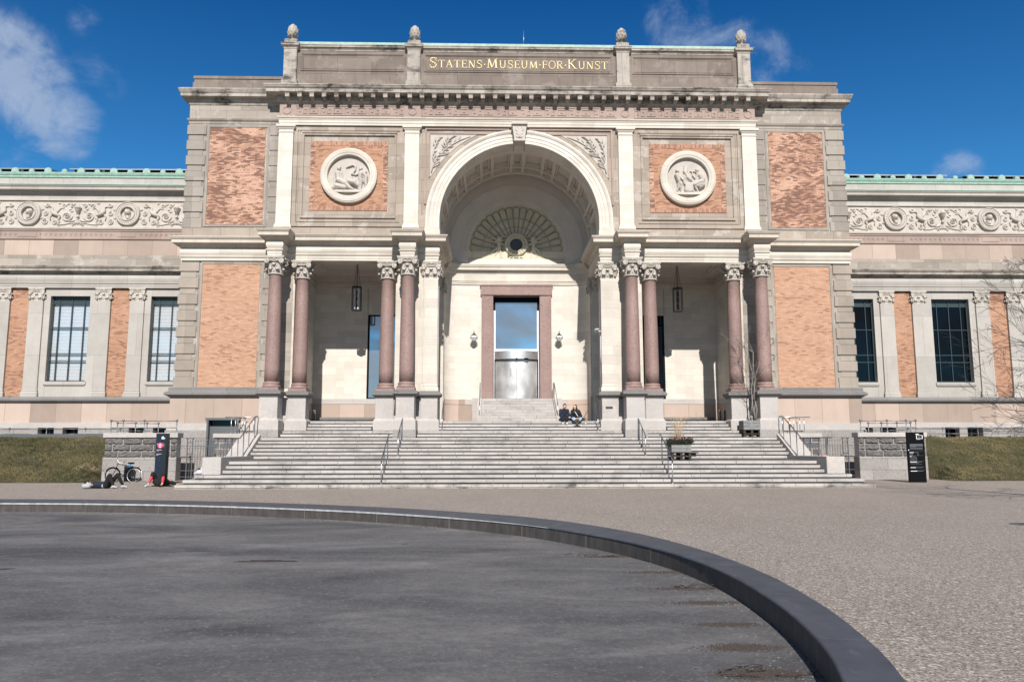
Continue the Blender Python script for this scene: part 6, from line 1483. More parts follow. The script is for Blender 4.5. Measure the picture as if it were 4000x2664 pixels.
# ============================================================ LAMPS, CAMERA, SMALL FITTINGS
for mx, nm in ((1, 'left'), (-1, 'right')):
    X_ = mx*-2.335; o = (X_, 13.3, 7.5)
    t = thing('wall_lamp', 'small round glass wall lamp in an iron cage, %s of the door' % nm, 'lamp', o)
    Y_ = 12.9
    m = MB(); m.tube([(X_, 13.3, 7.62), (X_, 13.15, 7.75), (X_, 13.0, 7.84), (X_, Y_, 7.80), (X_, Y_, 7.72)], .014, 6); m.tube([(X_, Y_, 7.72), (X_, Y_, 7.93)], [.02, .005], 6); m.lathe([(.02, 7.74), (.05, 7.72), (.06, 7.68), (.10, 7.655), (.11, 7.63)], X_, Y_, 14)
    for z_, r_ in ((7.62, .115), (7.45, .205)): m.tube([(X_+r_*math.cos(2*PI*i/20), Y_+r_*math.sin(2*PI*i/20), z_) for i in range(21)], .012, 5)
    for i in range(6):
        a = 2*PI*i/6+PI/6; m.tube([(X_+r_*math.cos(a), Y_+r_*math.sin(a), z_) for r_, z_ in ((.11, 7.62), (.165, 7.58), (.2, 7.5), (.205, 7.43))], .010, 5)
    m.lathe([(.0, 0), (0, 0)], 0, 0, 3) if False else None
    m.box(X_-.05, X_+.05, 13.25, 13.3, 7.5, 7.75); m.build('lamp_cage', 'iron', t)
    m = MB(); m.ball((X_, Y_, 7.45), .17, 16, 12); m.build('lamp_globe', 'lampglass', t)
    # hanging lantern of the portico
    X_ = mx*-8.36; Y_ = 10.5
    t = thing('hanging_lantern', 'tall six-sided hanging lantern in the %s portico' % nm, 'lantern', (X_, Y_, 11.0))
    m = MB()
    for zz in (8.55, 9.77): 
        m.slab([(X_+.265*math.cos(PI*i/3+.5), Y_+.265*math.sin(PI*i/3+.5)) for i in range(6)], zz-.02, zz+.02)
    for i in range(6): a = PI*i/3+.5; m.tube([(X_+.255*math.cos(a), Y_+.255*math.sin(a), 8.55), (X_+.255*math.cos(a), Y_+.255*math.sin(a), 9.77)], .02, 5); m.tube([(X_+.2*math.cos(a), Y_+.2*math.sin(a), 9.78), (X_+.02*math.cos(a), Y_+.02*math.sin(a), 11.0)], .006, 4)
    m.tube([(X_, Y_, 9.7), (X_, Y_, 11.0)], .012, 5); m.build('lantern_frame', 'iron', t)
    m = MB(); k6 = [(X_+.24*math.cos(PI*i/3+.5), Y_+.24*math.sin(PI*i/3+.5)) for i in range(6)]
    m.slab(k6, 8.57, 9.75); m.build('lantern_glass', 'clearglass', t)
    if mx == 1: MB().box(X_-.10, X_+.10, Y_+.02, Y_+.06, 8.62, 9.7).build('painted_reflection', 'lampglass', t)  # pale slab stands in for the bright reflection in the left lantern glass
    m = MB(); m.lathe([(.03, 8.65), (.045, 8.8), (.02, 9.0), (.05, 9.15), (.02, 9.3), (.045, 9.45), (.02, 9.65)], X_, Y_, 10); m.build('lamp_stem', 'iron', t)
m = MB(); m.box(3.66, 3.90, 7.7, 7.95, 7.05, 7.12); m.box(3.62, 3.80, 7.55, 7.95, 7.13, 7.2, t=None); m.tube([(3.98, 8.3, 7.1), (3.8, 8.05, 7.05), (3.78, 7.9, 7.06)], .02, 6)
t = thing('security_camera', 'small grey security camera bracketed to the right pier of the arch', 'camera', (3.9, 8.2, 7.1)); m.build('camera_housing', 'alu', t)
MB().tube([(3.95, 8.1, 6.9), (3.95, 8.12, 5.9), (3.96, 8.12, 5.6)], .012, 5).build('cable', 'white', t)
t = tag(MB().box(4.13, 4.47, 8.03, 8.045, 3.37, 3.47).build('name_plaque', 'iron', None), 'small dark metal plaque on the pedestal right of the arch', 'plaque')
m = MB(); m.tube([(.28, 9.2, 22.3), (.28, 9.2, 23.3)], .012, 6); m.box(.24, .32, 9.17, 9.23, 22.28, 22.36); tag(m.build('antenna', 'alu', None), 'thin antenna rod on the roof edge above the inscription', 'antenna')
m = MB(); m.box(-.08, .04, 9.1, 9.2, 22.3, 22.42); t = m.build('roof_beacon', 'white', None); tag(t, 'small white roof fitting with a red cap beside the antenna', 'fitting')
MB().box(-.08, .04, 9.1, 9.2, 22.42, 22.50).build('red_cap', 'reds', t)
# solar panels behind the parapets of the wings
def solar(x0, x1, z, label):
    t = thing('solar_panel_row', label, 'solar panels', ((x0+x1)/2, 15, 16.5)); n = max(1, round((x1-x0)/1.7)); w = (x1-x0)/n; first = None
    for i in range(n):
        o = (x0+w*(i+.5), 15, z)
        if first is None:
            m = MB(origin=o); m.box(o[0]-w/2+.1, o[0]+w/2-.1, 14.75, 14.85, 16.9, z+.06); m.slab([(o[0]-w/2+.02, 14.4), (o[0]+w/2-.02, 14.4), (o[0]+w/2-.02, 15.4), (o[0]-w/2+.02, 15.4)], z, z+.04); m.v = [(v[0], v[1], v[2]+(v[1]-14.4)*.18) for v in m.v]; first = m.build('solar_panel', 'solar', t)  # the upright black board fills in the shade under the panels
            m = MB(origin=o); m.box(o[0]-w/2+.01, o[0]+w/2-.01, 14.36, 14.40, z-.005, z+.06); m.tube([(o[0]-.3, 14.5, 16.3), (o[0]-.3, 14.5, z)], .02, 5); m.tube([(o[0]+.5, 15.3, 16.3), (o[0]+.5, 15.3, z+.15)], .02, 5); m.build('panel_rim', 'alu', first)
        else: inst(first, 'solar_panel', o, t)
solar(-25.63, -17.0, 17.36, 'long row of solar panels on the left wing roof, next to the entrance block'); solar(-34, -26.74, 17.36, 'row of solar panels on the left wing roof, at the left edge')
solar(17.0, 25.5, 17.36, 'row of solar panels on the right wing roof, next to the entrance block'); solar(26.6, 33, 17.36, 'row of solar panels on the right wing roof, at the right edge')

for mx, nm in ((1, 'left'), (-1, 'right')):
    t = thing('ash_stand', 'slim pair of dark metal stands beside the bench in the %s portico' % nm, 'stand', (mx*-10.35, 10.2, FL))
    for x in (-10.52, -10.28):
        m = MB(mx, origin=(mx*x, 10.2, FL)); m.box(x-.05, x+.05, 10.15, 10.27, FL, FL+.56); m.build('stand_body', 'irongrey', t)
        m = MB(mx, origin=(mx*x, 10.2, FL)); m.box(x-.055, x+.055, 10.145, 10.275, FL+.565, FL+.59); m.build('stand_lid', 'alu', t)
# ============================================================ BICYCLE, BIN
def bicycle():
    o = (-17.1, 5.15, .03); t = thing('bicycle', 'black bicycle with white-taped handlebar, leaning against the left stone pier', 'bicycle', o)
    lean = Matrix.Translation(Vector(o)) @ Matrix.Rotation(R(-9), 4, 'X')
    def P(x, y, z): return tuple(lean @ Vector((x, y, z)))
    rw, fw, r = (.21, 0, .32), (-.70, .0, .32), .315
    def circ(c, rr, yaw_=0, n=36): return [P(c[0]+rr*math.cos(2*PI*i/n)*math.cos(yaw_), c[1]+rr*math.cos(2*PI*i/n)*math.sin(yaw_), c[2]+rr*math.sin(2*PI*i/n)) for i in range(n+1)]
    for c, yw in ((rw, 0), (fw, R(48))):
        m = MB(); m.tube(circ(c, r, yw), .021, 7); w = m.build('wheel', 'black', t)
        m = MB(); m.tube(circ(c, r-.025, yw), .010, 5); m.build('rim', 'alu', w)
        m = MB()
        for i in range(18):
            a = 2*PI*i/18; m.tube([P(c[0], c[1], c[2]), P(c[0]+(r-.02)*math.cos(a)*math.cos(yw), c[1]+(r-.02)*math.cos(a)*math.sin(yw), c[2]+(r-.02)*math.sin(a))], .0022, 3)
        m.build('spokes', 'alu', w)
        pts = [P(c[0]+(r+.03)*math.cos(a)*math.cos(yw), c[1]+(r+.03)*math.cos(a)*math.sin(yw), c[2]+(r+.03)*math.sin(a)) for a in [R(5+155*i/12) if c is rw else R(30+120*i/12) for i in range(13)]]
        MB().tube(pts, .017, 5).build('mudguard', 'black', w)
    bb, st_, hd, sd_ = (-.28, 0, .27), (-.02, 0, .72), (-.55, 0, .80), (-.58, 0, .68)
    m = MB()
    for a, b_ in ((bb, st_), (bb, sd_), (st_, hd), (bb, rw), (st_, rw), (hd, sd_)): m.tube([P(*a), P(*b_)], .015, 6)
    m.tube([P(*sd_), P(-.63, 0, .5), P(*fw)], .013, 6); m.tube([P(*hd), P(-.53, 0, .88)], .014, 6); m.tube([P(*st_), P(-.0, 0, .80)], .013, 6); m.build('frame', 'black', t)
    m = MB(); m.tube([P(-.30, -.02, .86), P(-.44, -.04, .84), P(-.53, 0, .89), P(-.60, .05, .98), P(-.62, .08, 1.04)], .011, 6); m.build('handlebar', 'white', t)
    m = MB(); m.tube([P(-.30, -.02, .86), P(-.26, -.02, .92)], .016, 6); m.tube([P(-.62, .08, 1.04), P(-.625, .09, 1.12)], .016, 6); m.build('grip', 'black', t)
    m = MB(); m.ball(P(.04, 0, .84), (.14, .07, .045), 12, 8); m.ball(P(-.06, 0, .86), (.08, .035, .03), 10, 6); m.build('saddle', 'black', t)
    m = MB(); m.ball(P(-.02, -.02, .76), (.05, .05, .06), 8, 6); m.tube([P(-.06, -.04, .8), P(0, -.05, .7), P(.05, -.04, .66)], .018, 5); m.build('strap', plain('blue_strap', (.02, .25, .55), .6), t)
    m = MB(); m.tube([P(.0, .05, .66), P(.4, .05, .66)], .008, 5); m.tube([P(.0, -.05, .66), P(.4, -.05, .66)], .008, 5); m.tube([P(.4, .05, .66), P(.4, -.05, .66)], .008, 5); m.tube([P(.38, 0, .66), P(.24, 0, .36)], .006, 5); m.build('rear_rack', 'black', t)
    m = MB(); m.tube([P(.53, 0, .32+.12), P(.50, 0, .32+.19)], .02, 5); m.tube([P(.535, 0, .24), P(.54, 0, .36), P(.53, 0, .46)], .018, 5); m.build('reflector', 'white', t)
    m = MB(); m.tube([P(-.28, -.05, .27), P(-.36, -.05, .14)], .01, 5); m.box(-.42, -.32, -.12, -.05, .10, .13, t=lean); m.tube(circ((-.28, -.04, .27), .09, 0, 20), .008, 4); m.build('crank', 'black', t)
bicycle()
m = MB(); m.lathe([(.18, .04), (.18, .66), (.19, .67), (.19, .72), (.16, .73)], -17.42, 5.85, 20); t = m.build('litter_bin', 'navyblk', None); tag(t, 'dark round litter bin standing behind the leaning bicycle', 'bin')
m = MB()
for i in range(5):
    for j in range(2): m.box(-17.55+.06*i, -17.53+.06*i, 5.655, 5.685, .45+.07*j, .48+.07*j)
m.build('bin_hole', 'dark', t)

# ============================================================ PEOPLE
def melt(name, caps, material, parent, vox=.014, smooth=2):
    m = MB()
    for c in caps:
        a, ra, b_, rb = Vector(c[0]), c[1], Vector(c[2]), c[3]; n = 5
        m.tube([a.lerp(b_, i/n) for i in range(n+1)], [ra+(rb-ra)*i/n for i in range(n+1)], 10); m.ball(a, ra, 10, 7); m.ball(b_, rb, 10, 7)
    o = m.build(name, material, parent); md = o.modifiers.new('melt', 'REMESH'); md.mode = 'VOXEL'; md.voxel_size = vox; md.use_smooth_shade = True
    if smooth: s_ = o.modifiers.new('soften', 'SMOOTH'); s_.iterations = smooth; s_.factor = .5
    return o
class Body:
    def __init__(s, name, label, o, J, rz=0):
        s.t = thing(name, label, 'person', o); s.o = Vector(o); s.J = {k: Vector(v) for k, v in J.items()}; s.M = Matrix.Translation(s.o) @ Matrix.Rotation(rz, 4, 'Z')
    def w(s, v): return tuple(s.M @ Vector(v))
    def j(s, k): return s.J[k]
    def caps(s, lst): return [(s.w(s.J[a] if isinstance(a, str) else a), ra, s.w(s.J[b_] if isinstance(b_, str) else b_), rb) for a, ra, b_, rb in lst]
    def hand(s, side, dirv, palm, curl=.5):
        "palm, four unequal curled fingers and a thumb from the side"
        wv = s.J['wrist'+side]; d = Vector(dirv).normalized(); n = Vector(palm).normalized(); u = d.cross(n).normalized(); L_ = []
        c0 = wv+d*.05; L_.append((wv, .024, wv+d*.085, .026))
        for k, (off, ln) in enumerate(((-.030, .068), (-.010, .078), (.010, .072), (.028, .056))):
            b0 = wv+d*.085+u*off; p1 = b0+(d*(1-curl*.4)+n*curl*.6).normalized()*ln*.5; p2 = p1+(d*(1-curl)+n*curl*1.2).normalized()*ln*.5
            L_ += [(b0, .0115, p1, .0105), (p1, .0105, p2, .009)]
        tb = wv+d*.03-u*.028; t1 = tb+(d*.7-u*.7+n*.2).normalized()*.035; t2 = t1+(d*.9-u*.1+n*.4).normalized()*.03
        L_ += [(tb, .014, t1, .012), (t1, .012, t2, .010)]
        return [(a, ra, b_, rb) for a, ra, b_, rb in L_]
    def skin(s, hands, face, gloves=False, vox=.0115):
        hd = s.J['head']; f = Vector(face).normalized(); up = (s.J['head']-s.J['neck']).normalized(); sd_ = f.cross(up).normalized()
        L_ = [('pelvis', .11, 'chest', .13), ('chest', .12, 'neck', .055), ('neck', .055, hd, .07), (hd+up*.035-f*.015, .088, hd-up*.01+f*.0, .082), (hd-up*.02+f*.02, .075, hd-up*.085+f*.045, .038),
              (hd+f*.085+up*.01, .012, hd+f*.112-up*.022, .016), (hd+f*.088-up*.055+sd_*.018, .008, hd+f*.088-up*.055-sd_*.018, .008), (hd+sd_*.085+up*.01, .012, hd+sd_*.088-up*.03, .010), (hd-sd_*.085+up*.01, .012, hd-sd_*.088-up*.03, .010),
              (hd+f*.08+up*.035+sd_*.03, .013, hd+f*.08+up*.035-sd_*.03, .013)]
        for q in 'LR':
            L_ += [('shoulder'+q, .05, 'elbow'+q, .04), ('elbow'+q, .038, 'wrist'+q, .025), ('chest', .09, 'shoulder'+q, .055), ('hip'+q, .085, 'knee'+q, .055), ('pelvis', .1, 'hip'+q, .09), ('knee'+q, .052, 'ankle'+q, .034), ('ankle'+q, .034, 'toe'+q, .025)]
        for h in hands: L_ += s.hand(*h)
        b_ = melt('body', s.caps(L_), 'skin', s.t, vox, 1)
        e = MB()
        for sg in (-1, 1): e.ball(s.w(hd+f*.083+up*.012+sd_*.031*sg), .0105, 8, 6)
        e.build('eyes', 'dark', b_)
        melt('lips', s.caps([(hd+f*.094-up*.056+sd_*.02, .006, hd+f*.094-up*.056-sd_*.02, .006)]), plain('lips', (.4, .13, .11), .6), b_, .005, 0)
        return b_
# seated man
J = dict(pelvis=(0, .28, .10), chest=(0, .17, .43), neck=(.01, .11, .58), head=(.03, .07, .70), shoulderL=(-.17, .13, .52), shoulderR=(.18, .13, .52), elbowL=(-.22, -.02, .27), elbowR=(.24, -.02, .27), wristL=(-.05, -.16, .30), wristR=(.08, -.13, .28),
         hipL=(-.09, .22, .10), hipR=(.09, .22, .10), kneeL=(-.10, -.12, .26), kneeR=(.10, -.12, .26), ankleL=(-.085, -.22, -.10), ankleR=(.095, -.22, -.10), toeL=(-.09, -.36, -.13), toeR=(.11, -.36, -.13))
p = Body('person', 'seated man in dark navy coat, black gloves and white sneakers', (2.2, 8.85, FL), J)
b_ = p.skin([('L', (1, -.1, 0), (0, .3, -1), .5), ('R', (-1, -.2, .1), (0, .4, -1), .5)], (.10, -1, -.12))
melt('coat', p.caps([('pelvis', .16, 'chest', .165), ('chest', .15, (.0, .13, .54), .09), ('shoulderL', .075, 'elbowL', .06), ('elbowL', .058, (-.10, -.13, .295), .045), ('shoulderR', .075, 'elbowR', .06), ('elbowR', .058, (.13, -.11, .28), .045), ('shoulderL', .08, 'shoulderR', .08),
     ('hipL', .13, 'kneeL', .095), ('hipR', .13, 'kneeR', .095), ('kneeL', .1, (-.17, -.12, .06), .075), ('kneeR', .1, (.15, -.12, .06), .075), ((-.16, -.1, .06), .07, (.14, -.1, .06), .07), ((-.2, .15, .06), .07, (-.2, -.1, .05), .06), ((.18, .15, .06), .07, (.17, -.1, .05), .06), ((-.1, -.1, .2), .09, (.1, -.1, .2), .09), ((-.2, -.14, .03), .035, (.19, -.14, .03), .035), ((-.19, -.12, .1), .07, (.18, -.12, .1), .07)]), 'navy', p.t, .016)
melt('collar', p.caps([((-.07, .07, .55), .03, (.0, .03, .52), .03), ((.09, .07, .55), .03, (.03, .03, .52), .03), ((-.08, .14, .57), .03, (.1, .14, .57), .03)]), 'navy', p.t, .012)
melt('gloves', p.caps([(a, r_+.006, c, q+.006) for a, r_, c, q in p.hand('L', (1, -.1, 0), (0, .3, -1), .5)+p.hand('R', (-1, -.2, .1), (0, .4, -1), .5)]), 'blackc', p.t, .010, 1)
melt('trousers', p.caps([((-.09, -.18, .1), .07, (-.085, -.20, -.04), .06), ((.10, -.18, .1), .07, (.095, -.20, -.04), .06)]), 'blackc', p.t)
for q, sx in (('L', -.09), ('R', .10)):
    melt('shoe', p.caps([((sx, -.19, -.10), .046, (sx, -.26, -.115), .045), ((sx, -.26, -.125), .04, (sx*1.1, -.37, -.128), .036), ((sx, -.2, -.06), .042, (sx, -.22, -.1), .04)]), 'white', p.t, .012)
hd = Vector(J['head'])
melt('hair', p.caps([(hd+Vector((0, .03, .07)), .085, hd+Vector((0, .045, .0)), .085), (hd+Vector((-.0, -.03, .115)), .045, hd+Vector((.02, .05, .10)), .07), (hd+Vector((-.05, -.04, .095)), .035, hd+Vector((.05, -.05, .10)), .035), (hd+Vector((-.083, .01, .03)), .02, hd+Vector((-.083, .02, -.02)), .015), (hd+Vector((.083, .01, .03)), .02, hd+Vector((.083, .02, -.02)), .015)]), 'hair', b_, .012)
melt('beard', p.caps([(hd+Vector((-.05, -.05, -.06)), .02, hd+Vector((0, -.085, -.10)), .022), (hd+Vector((.05, -.05, -.06)), .02, hd+Vector((0, -.085, -.10)), .022)]), plain('stubble', (.16, .08, .05), .8), b_, .01)
# seated woman
J = dict(pelvis=(.04, .22, .10), chest=(0, .14, .42), neck=(-.02, .10, .55), head=(-.04, .07, .67), shoulderL=(-.16, .10, .48), shoulderR=(.16, .12, .48), elbowL=(-.22, -.02, .24), elbowR=(.25, .0, .24), wristL=(-.14, -.17, .14), wristR=(.02, -.20, .12),
         hipL=(-.08, .16, .10), hipR=(.12, .16, .10), kneeL=(-.16, -.22, .10), kneeR=(.22, -.22, .10), ankleL=(.07, -.52, -.22), ankleR=(-.06, -.50, -.22), toeL=(.12, -.66, -.28), toeR=(-.14, -.64, -.28))
p = Body('person', 'seated woman with long dark hair, black coat, pale jeans and rubber boots', (2.76, 8.82, FL), J)
b_ = p.skin([('L', (.5, -.8, -.1), (0, .2, -1), .5), ('R', (-.5, -.8, 0), (0, .2, -1), .6)], (-.62, -1, .0))
melt('coat', p.caps([('pelvis', .17, 'chest', .155), ('chest', .14, (-.01, .11, .50), .09), ('shoulderL', .08, 'elbowL', .07), ('elbowL', .066, (-.16, -.12, .17), .045), ('shoulderR', .085, 'elbowR', .08), ('elbowR', .07, (.06, -.16, .13), .045), ('shoulderL', .08, 'shoulderR', .08),
     ((-.26, .12, .08), .08, (.33, .12, .08), .08), ((-.26, -.02, .0), .045, (.32, -.02, .0), .045), ((-.26, -.04, -.09), .035, (.33, -.04, -.09), .035), ((-.25, -.03, -.03), .045, (.31, -.03, -.03), .045), ((-.12, -.05, .08), .08, (.18, -.05, .08), .08)]), 'blackc', p.t, .016)
melt('strap', p.caps([((-.05, -.02, .46), .013, (.02, -.045, .36), .014), ((.02, -.045, .36), .014, (.10, -.09, .22), .013)]), 'white', p.t, .009, 0)
melt('handbag', p.caps([((.06, -.22, .10), .045, (.12, -.22, .13), .04), ((.02, -.24, .03), .03, (.08, -.24, .10), .04)]), 'tan', p.t, .012)
melt('jeans', p.caps([('hipL', .11, 'kneeL', .077), ('hipR', .11, 'kneeR', .077), ('kneeL', .075, (-.10, -.31, .02), .06), ('kneeR', .075, (.15, -.31, .02), .06)]), 'jeans', p.t)
for q in 'LR':
    kn, an, to = [Vector(J[n_+q]) for n_ in ('knee', 'ankle', 'toe')]; a = kn.lerp(an, .28)
    melt('rubber_boot', p.caps([(a, .064, an, .05), (an, .052, an+Vector((0, 0, -.05)), .045), (an+Vector((0, -.02, -.055)), .044, to, .042)]), 'boot', p.t, .013)
hd = Vector(J['head'])
melt('hair', p.caps([(hd+Vector((.03, .03, .06)), .088, hd+Vector((.05, .035, .0)), .085), (hd+Vector((.0, -.02, .10)), .04, hd+Vector((.05, .03, .09)), .06), (hd+Vector((.075, -.02, .0)), .045, hd+Vector((.13, .0, -.18)), .055), (hd+Vector((.13, .0, -.18)), .055, hd+Vector((.17, -.02, -.32)), .035), (hd+Vector((.02, .08, -.02)), .07, hd+Vector((.06, .1, -.25)), .06), (hd+Vector((-.03, .06, -.0)), .06, hd+Vector((-.08, .07, -.16)), .035)]), 'hair', b_, .013)
# cup beside her
m = MB(); m.lathe([(.027, FL-RS), (.036, FL-RS+.085), (.03, FL-RS+.085)], 3.22, 8.64, 14); c_ = m.build('paper_cup', 'cup', None); tag(c_, 'small pale takeaway cup with a dark lid, standing on a step beside the seated woman', 'cup')
MB().lathe([(.038, FL-RS+.086), (.038, FL-RS+.096), (.02, FL-RS+.10)], 3.22, 8.64, 14).build('cup_lid', 'dark', c_)
# lying person: on the back, knees up, arms behind the head
J = dict(pelvis=(.42, .0, .12), chest=(0, .0, .14), neck=(-.17, 0, .13), head=(-.30, 0, .14), shoulderL=(-.10, .17, .13), shoulderR=(-.10, -.17, .13), elbowL=(-.30, .30, .12), elbowR=(-.26, -.30, .11), wristL=(-.36, .08, .09), wristR=(-.36, -.08, .16),
         hipL=(.46, .09, .12), hipR=(.46, -.09, .12), kneeL=(.78, .12, .50), kneeR=(.60, -.12, .47), ankleL=(.98, .13, .09), ankleR=(.76, -.14, .09), toeL=(1.14, .13, .05), toeR=(.90, -.16, .05))
p = Body('person', 'person lying on the gravel, knees raised, dark vest over pale sleeves', (-16.18, .35, .02), J, R(-3))
b_ = p.skin([('L', (.1, -1, 0), (1, 0, .3), .4), ('R', (-.6, .8, .1), (1, 0, 0), .4)], (0.15, -.5, 1))
melt('vest', p.caps([('chest', .145, (.33, 0, .13), .13), ((-.10, .06, .14), .11, (-.08, -.06, .14), .11)]), 'navy', p.t)
melt('sleeve_shirt', p.caps([('shoulderL', .075, 'elbowL', .062), ('shoulderR', .085, 'elbowR', .075), ('elbowR', .072, (-.34, -.14, .15), .05), ('elbowL', .06, (-.35, .14, .10), .045), ((.37, -.1, .10), .07, (.40, -.02, .10), .12), ((-.24, -.28, .09), .085, (-.12, -.22, .10), .085)]), 'greyc', p.t)
melt('trousers', p.caps([('pelvis', .135, 'hipL', .11), ('pelvis', .135, 'hipR', .11), ('hipL', .105, 'kneeL', .082), ('kneeL', .08, (.97, .13, .16), .055), ('hipR', .11, 'kneeR', .09), ('kneeR', .088, (.75, -.14, .17), .06)]), 'blackc', p.t)
for q in 'LR':
    an, to = Vector(J['ankle'+q]), Vector(J['toe'+q]); melt('shoe', p.caps([(an+Vector((-.03, 0, -.03)), .045, an+Vector((.04, 0, -.02)), .042), (an, .042, to, .036)]), 'greyc', p.t, .012)
hd = Vector(J['head']); melt('cap', p.caps([(hd+Vector((-.04, 0, .0)), .095, hd+Vector((-.06, 0, .06)), .085), (hd+Vector((-.02, 0, .09)), .05, hd+Vector((.04, -.0, .12)), .03)]), 'blackc', b_, .013)
# person lying back behind raised knees, red socks
J = dict(pelvis=(0, .38, .12), chest=(0, .86, .13), neck=(0, 1.03, .13), head=(0, 1.16, .14), shoulderL=(-.18, .96, .13), shoulderR=(.18, .96, .13), elbowL=(-.36, 1.02, .07), elbowR=(.36, 1.02, .07), wristL=(-.50, .86, .04), wristR=(.50, .86, .04),
         hipL=(-.1, .32, .12), hipR=(.1, .32, .12), kneeL=(-.20, .08, .50), kneeR=(.22, .06, .50), ankleL=(-.29, -.10, .10), ankleR=(.24, -.10, .10), toeL=(-.34, -.24, .05), toeR=(.22, -.26, .05))
p = Body('person', 'person in black lying back by the left pylon, long red socks on raised knees', (-14.34, 1.45, .02), J)
b_ = p.skin([('L', (-.6, -.8, 0), (0, 0, -1), .3), ('R', (.6, -.8, 0), (0, 0, -1), .3)], (0, .2, 1))
melt('black_clothes', p.caps([('pelvis', .16, 'chest', .16), ('chest', .14, 'neck', .07), ('shoulderL', .08, 'elbowL', .06), ('shoulderR', .08, 'elbowR', .06), ('hipL', .12, 'kneeL', .09), ('hipR', .12, 'kneeR', .09), ('kneeL', .09, (-.215, .04, .43), .075), ('kneeR', .09, (.225, .03, .43), .075), ((-.08, .2, .12), .12, (.1, .2, .12), .12), ((0, .12, .14), .15, (0, .4, .28), .2), ((-.12, .2, .2), .14, (.12, .2, .2), .14)]), 'blackc', p.t, .016)
for sx, a, c in ((-1, (-.222, .03, .40), (-.285, -.08, .13)), (1, (.228, .02, .40), (.24, -.08, .13))):
    a, c = Vector(a), Vector(c); melt('red_sock', p.caps([(a, .058, a.lerp(c, .4), .062), (a.lerp(c, .4), .062, c, .040)]), 'redsock', p.t, .013)
melt('shoe', p.caps([((-.29, -.08, .07), .045, (-.34, -.24, .045), .038)]), 'mint', p.t, .012); melt('shoe', p.caps([((.24, -.08, .07), .045, (.22, -.25, .045), .038)]), 'black', p.t, .012)
melt('blanket', p.caps([((-.52, .2, .015), .03, (-.38, .0, .015), .03), ((.36, .05, .015), .025, (.58, .1, .015), .02), ((-.3, .3, .01), .04, (.4, .3, .01), .04)]), 'blackc', p.t, .014)

# ============================================================ PLANTERS
def planter(o, w, d, h, zleg, label, ledge=True):
    x, y, z = o; t = thing('wooden_planter', label, 'planter', o)
    m = MB(); n = round(h/.14)
    for i in range(n):
        a, b_ = z+zleg+i*h/n+.004, z+zleg+(i+1)*h/n-.004
        m.frus([(x-w/2, x+w/2, y+.006, y+.03, a, b_)], .004, y); m.box(x-w/2, x-w/2+.03, y+.03, y+d, a, b_); m.box(x+w/2-.03, x+w/2, y+.03, y+d, a, b_); m.box(x-w/2, x+w/2, y+d-.03, y+d, a, b_)
    m.build('plank_box', 'wood', t)
    m = MB(); m.box(x-w/2+.03, x+w/2-.03, y+.03, y+d-.03, z+zleg, z+zleg+h-.04); m.build('soil', 'soil', t)
    m = MB()
    for zz in (0, zleg*.5):
        for k in range(3): m.box(x-w/2+k*(w-.1)/2, x-w/2+.1+k*(w-.1)/2, y+.02, y+d, z+zz+.02, z+zz+zleg*.5-.03)
        m.box(x-w/2-.02, x+w/2+.0, y, y+.1, z+zz+zleg*.5-.03, z+zz+zleg*.5-.008); m.box(x-w/2, x+w/2, y+d-.1, y+d, z+zz+zleg*.5-.03, z+zz+zleg*.5-.008); m.box(x-w/2, x+w/2, y+.01, y+.09, z+zz, z+zz+.02)
    if ledge: m.box(x-w/2+.1, x+w/2+.32, y+.1, y+d-.1, z+zleg-.05, z+zleg-.01); m.box(x+w/2+.0, x+w/2+.24, y+.2, y+d-.2, z+zleg-.18, z+zleg-.05)
    m.build('pallet', 'woodd', t)
    return t
planter((6.34, 2.15, .99), .80, .80, .29, .34, 'grey wooden planter with red-tipped shrub and dry grass, on the landing')
planter((10.86, 7.02, 1.98), .80, .7, .43, .36, 'grey wooden planter holding a slender bare tree, between the granite pedestals at right', False)
# red-leaved shrub
def leaves(m, c, r, n, rnd, s=.045):
    for _ in range(n):
        while True:
            v = Vector((rnd.uniform(-1, 1), rnd.uniform(-1, 1), rnd.uniform(-1, 1)))
            if .25 < v.length < 1: break
        p_ = Vector(c)+Vector((v.x*r[0], v.y*r[1], v.z*r[2])); a = Vector((rnd.gauss(0, 1), rnd.gauss(0, 1), rnd.gauss(0, 1)+.6)).normalized(); q = a.cross(Vector((rnd.random(), rnd.random(), .3))).normalized(); l = s*rnd.uniform(.7, 1.4)
        m.add([tuple(p_), tuple(p_+a*l*.5+q*l*.3), tuple(p_+a*l), tuple(p_+a*l*.5-q*l*.3)], [(0, 1, 2, 3)])
rnd = random.Random(3); sh = thing('red_tipped_shrub', 'dense low shrub with dark green leaves and red tips in the nearer planter', 'shrub', (6.34, 2.5, 1.55))
mg, mr_ = MB(), MB(); cl = [(6.02, 1.68), (6.16, 1.75), (6.34, 1.70), (6.5, 1.76), (6.68, 1.74), (5.92, 1.74), (6.78, 1.78)]
for x, z in cl:
    for yy in (2.3, 2.55, 2.8): leaves(mg, (x, yy, z-.04), (.13, .14, .14), 130, rnd); leaves(mr_, (x+rnd.uniform(-.04, .04), yy-.03, z+.07+rnd.uniform(0, .05)), (.11, .13, .06), 26, rnd)
mg.build('green_foliage', 'leafg', sh, fix=False); mr_.build('red_foliage', 'leafr', sh, fix=False)
m = MB()
for x, z in cl: m.tube([(6.34+(x-6.34)*.4, 2.5, 1.52), (x, 2.45, z)], .008, 5)
m.build('stem', 'bark', sh)
m = MB(origin=(6.34, 2.6, 1.6)); rnd = random.Random(9)
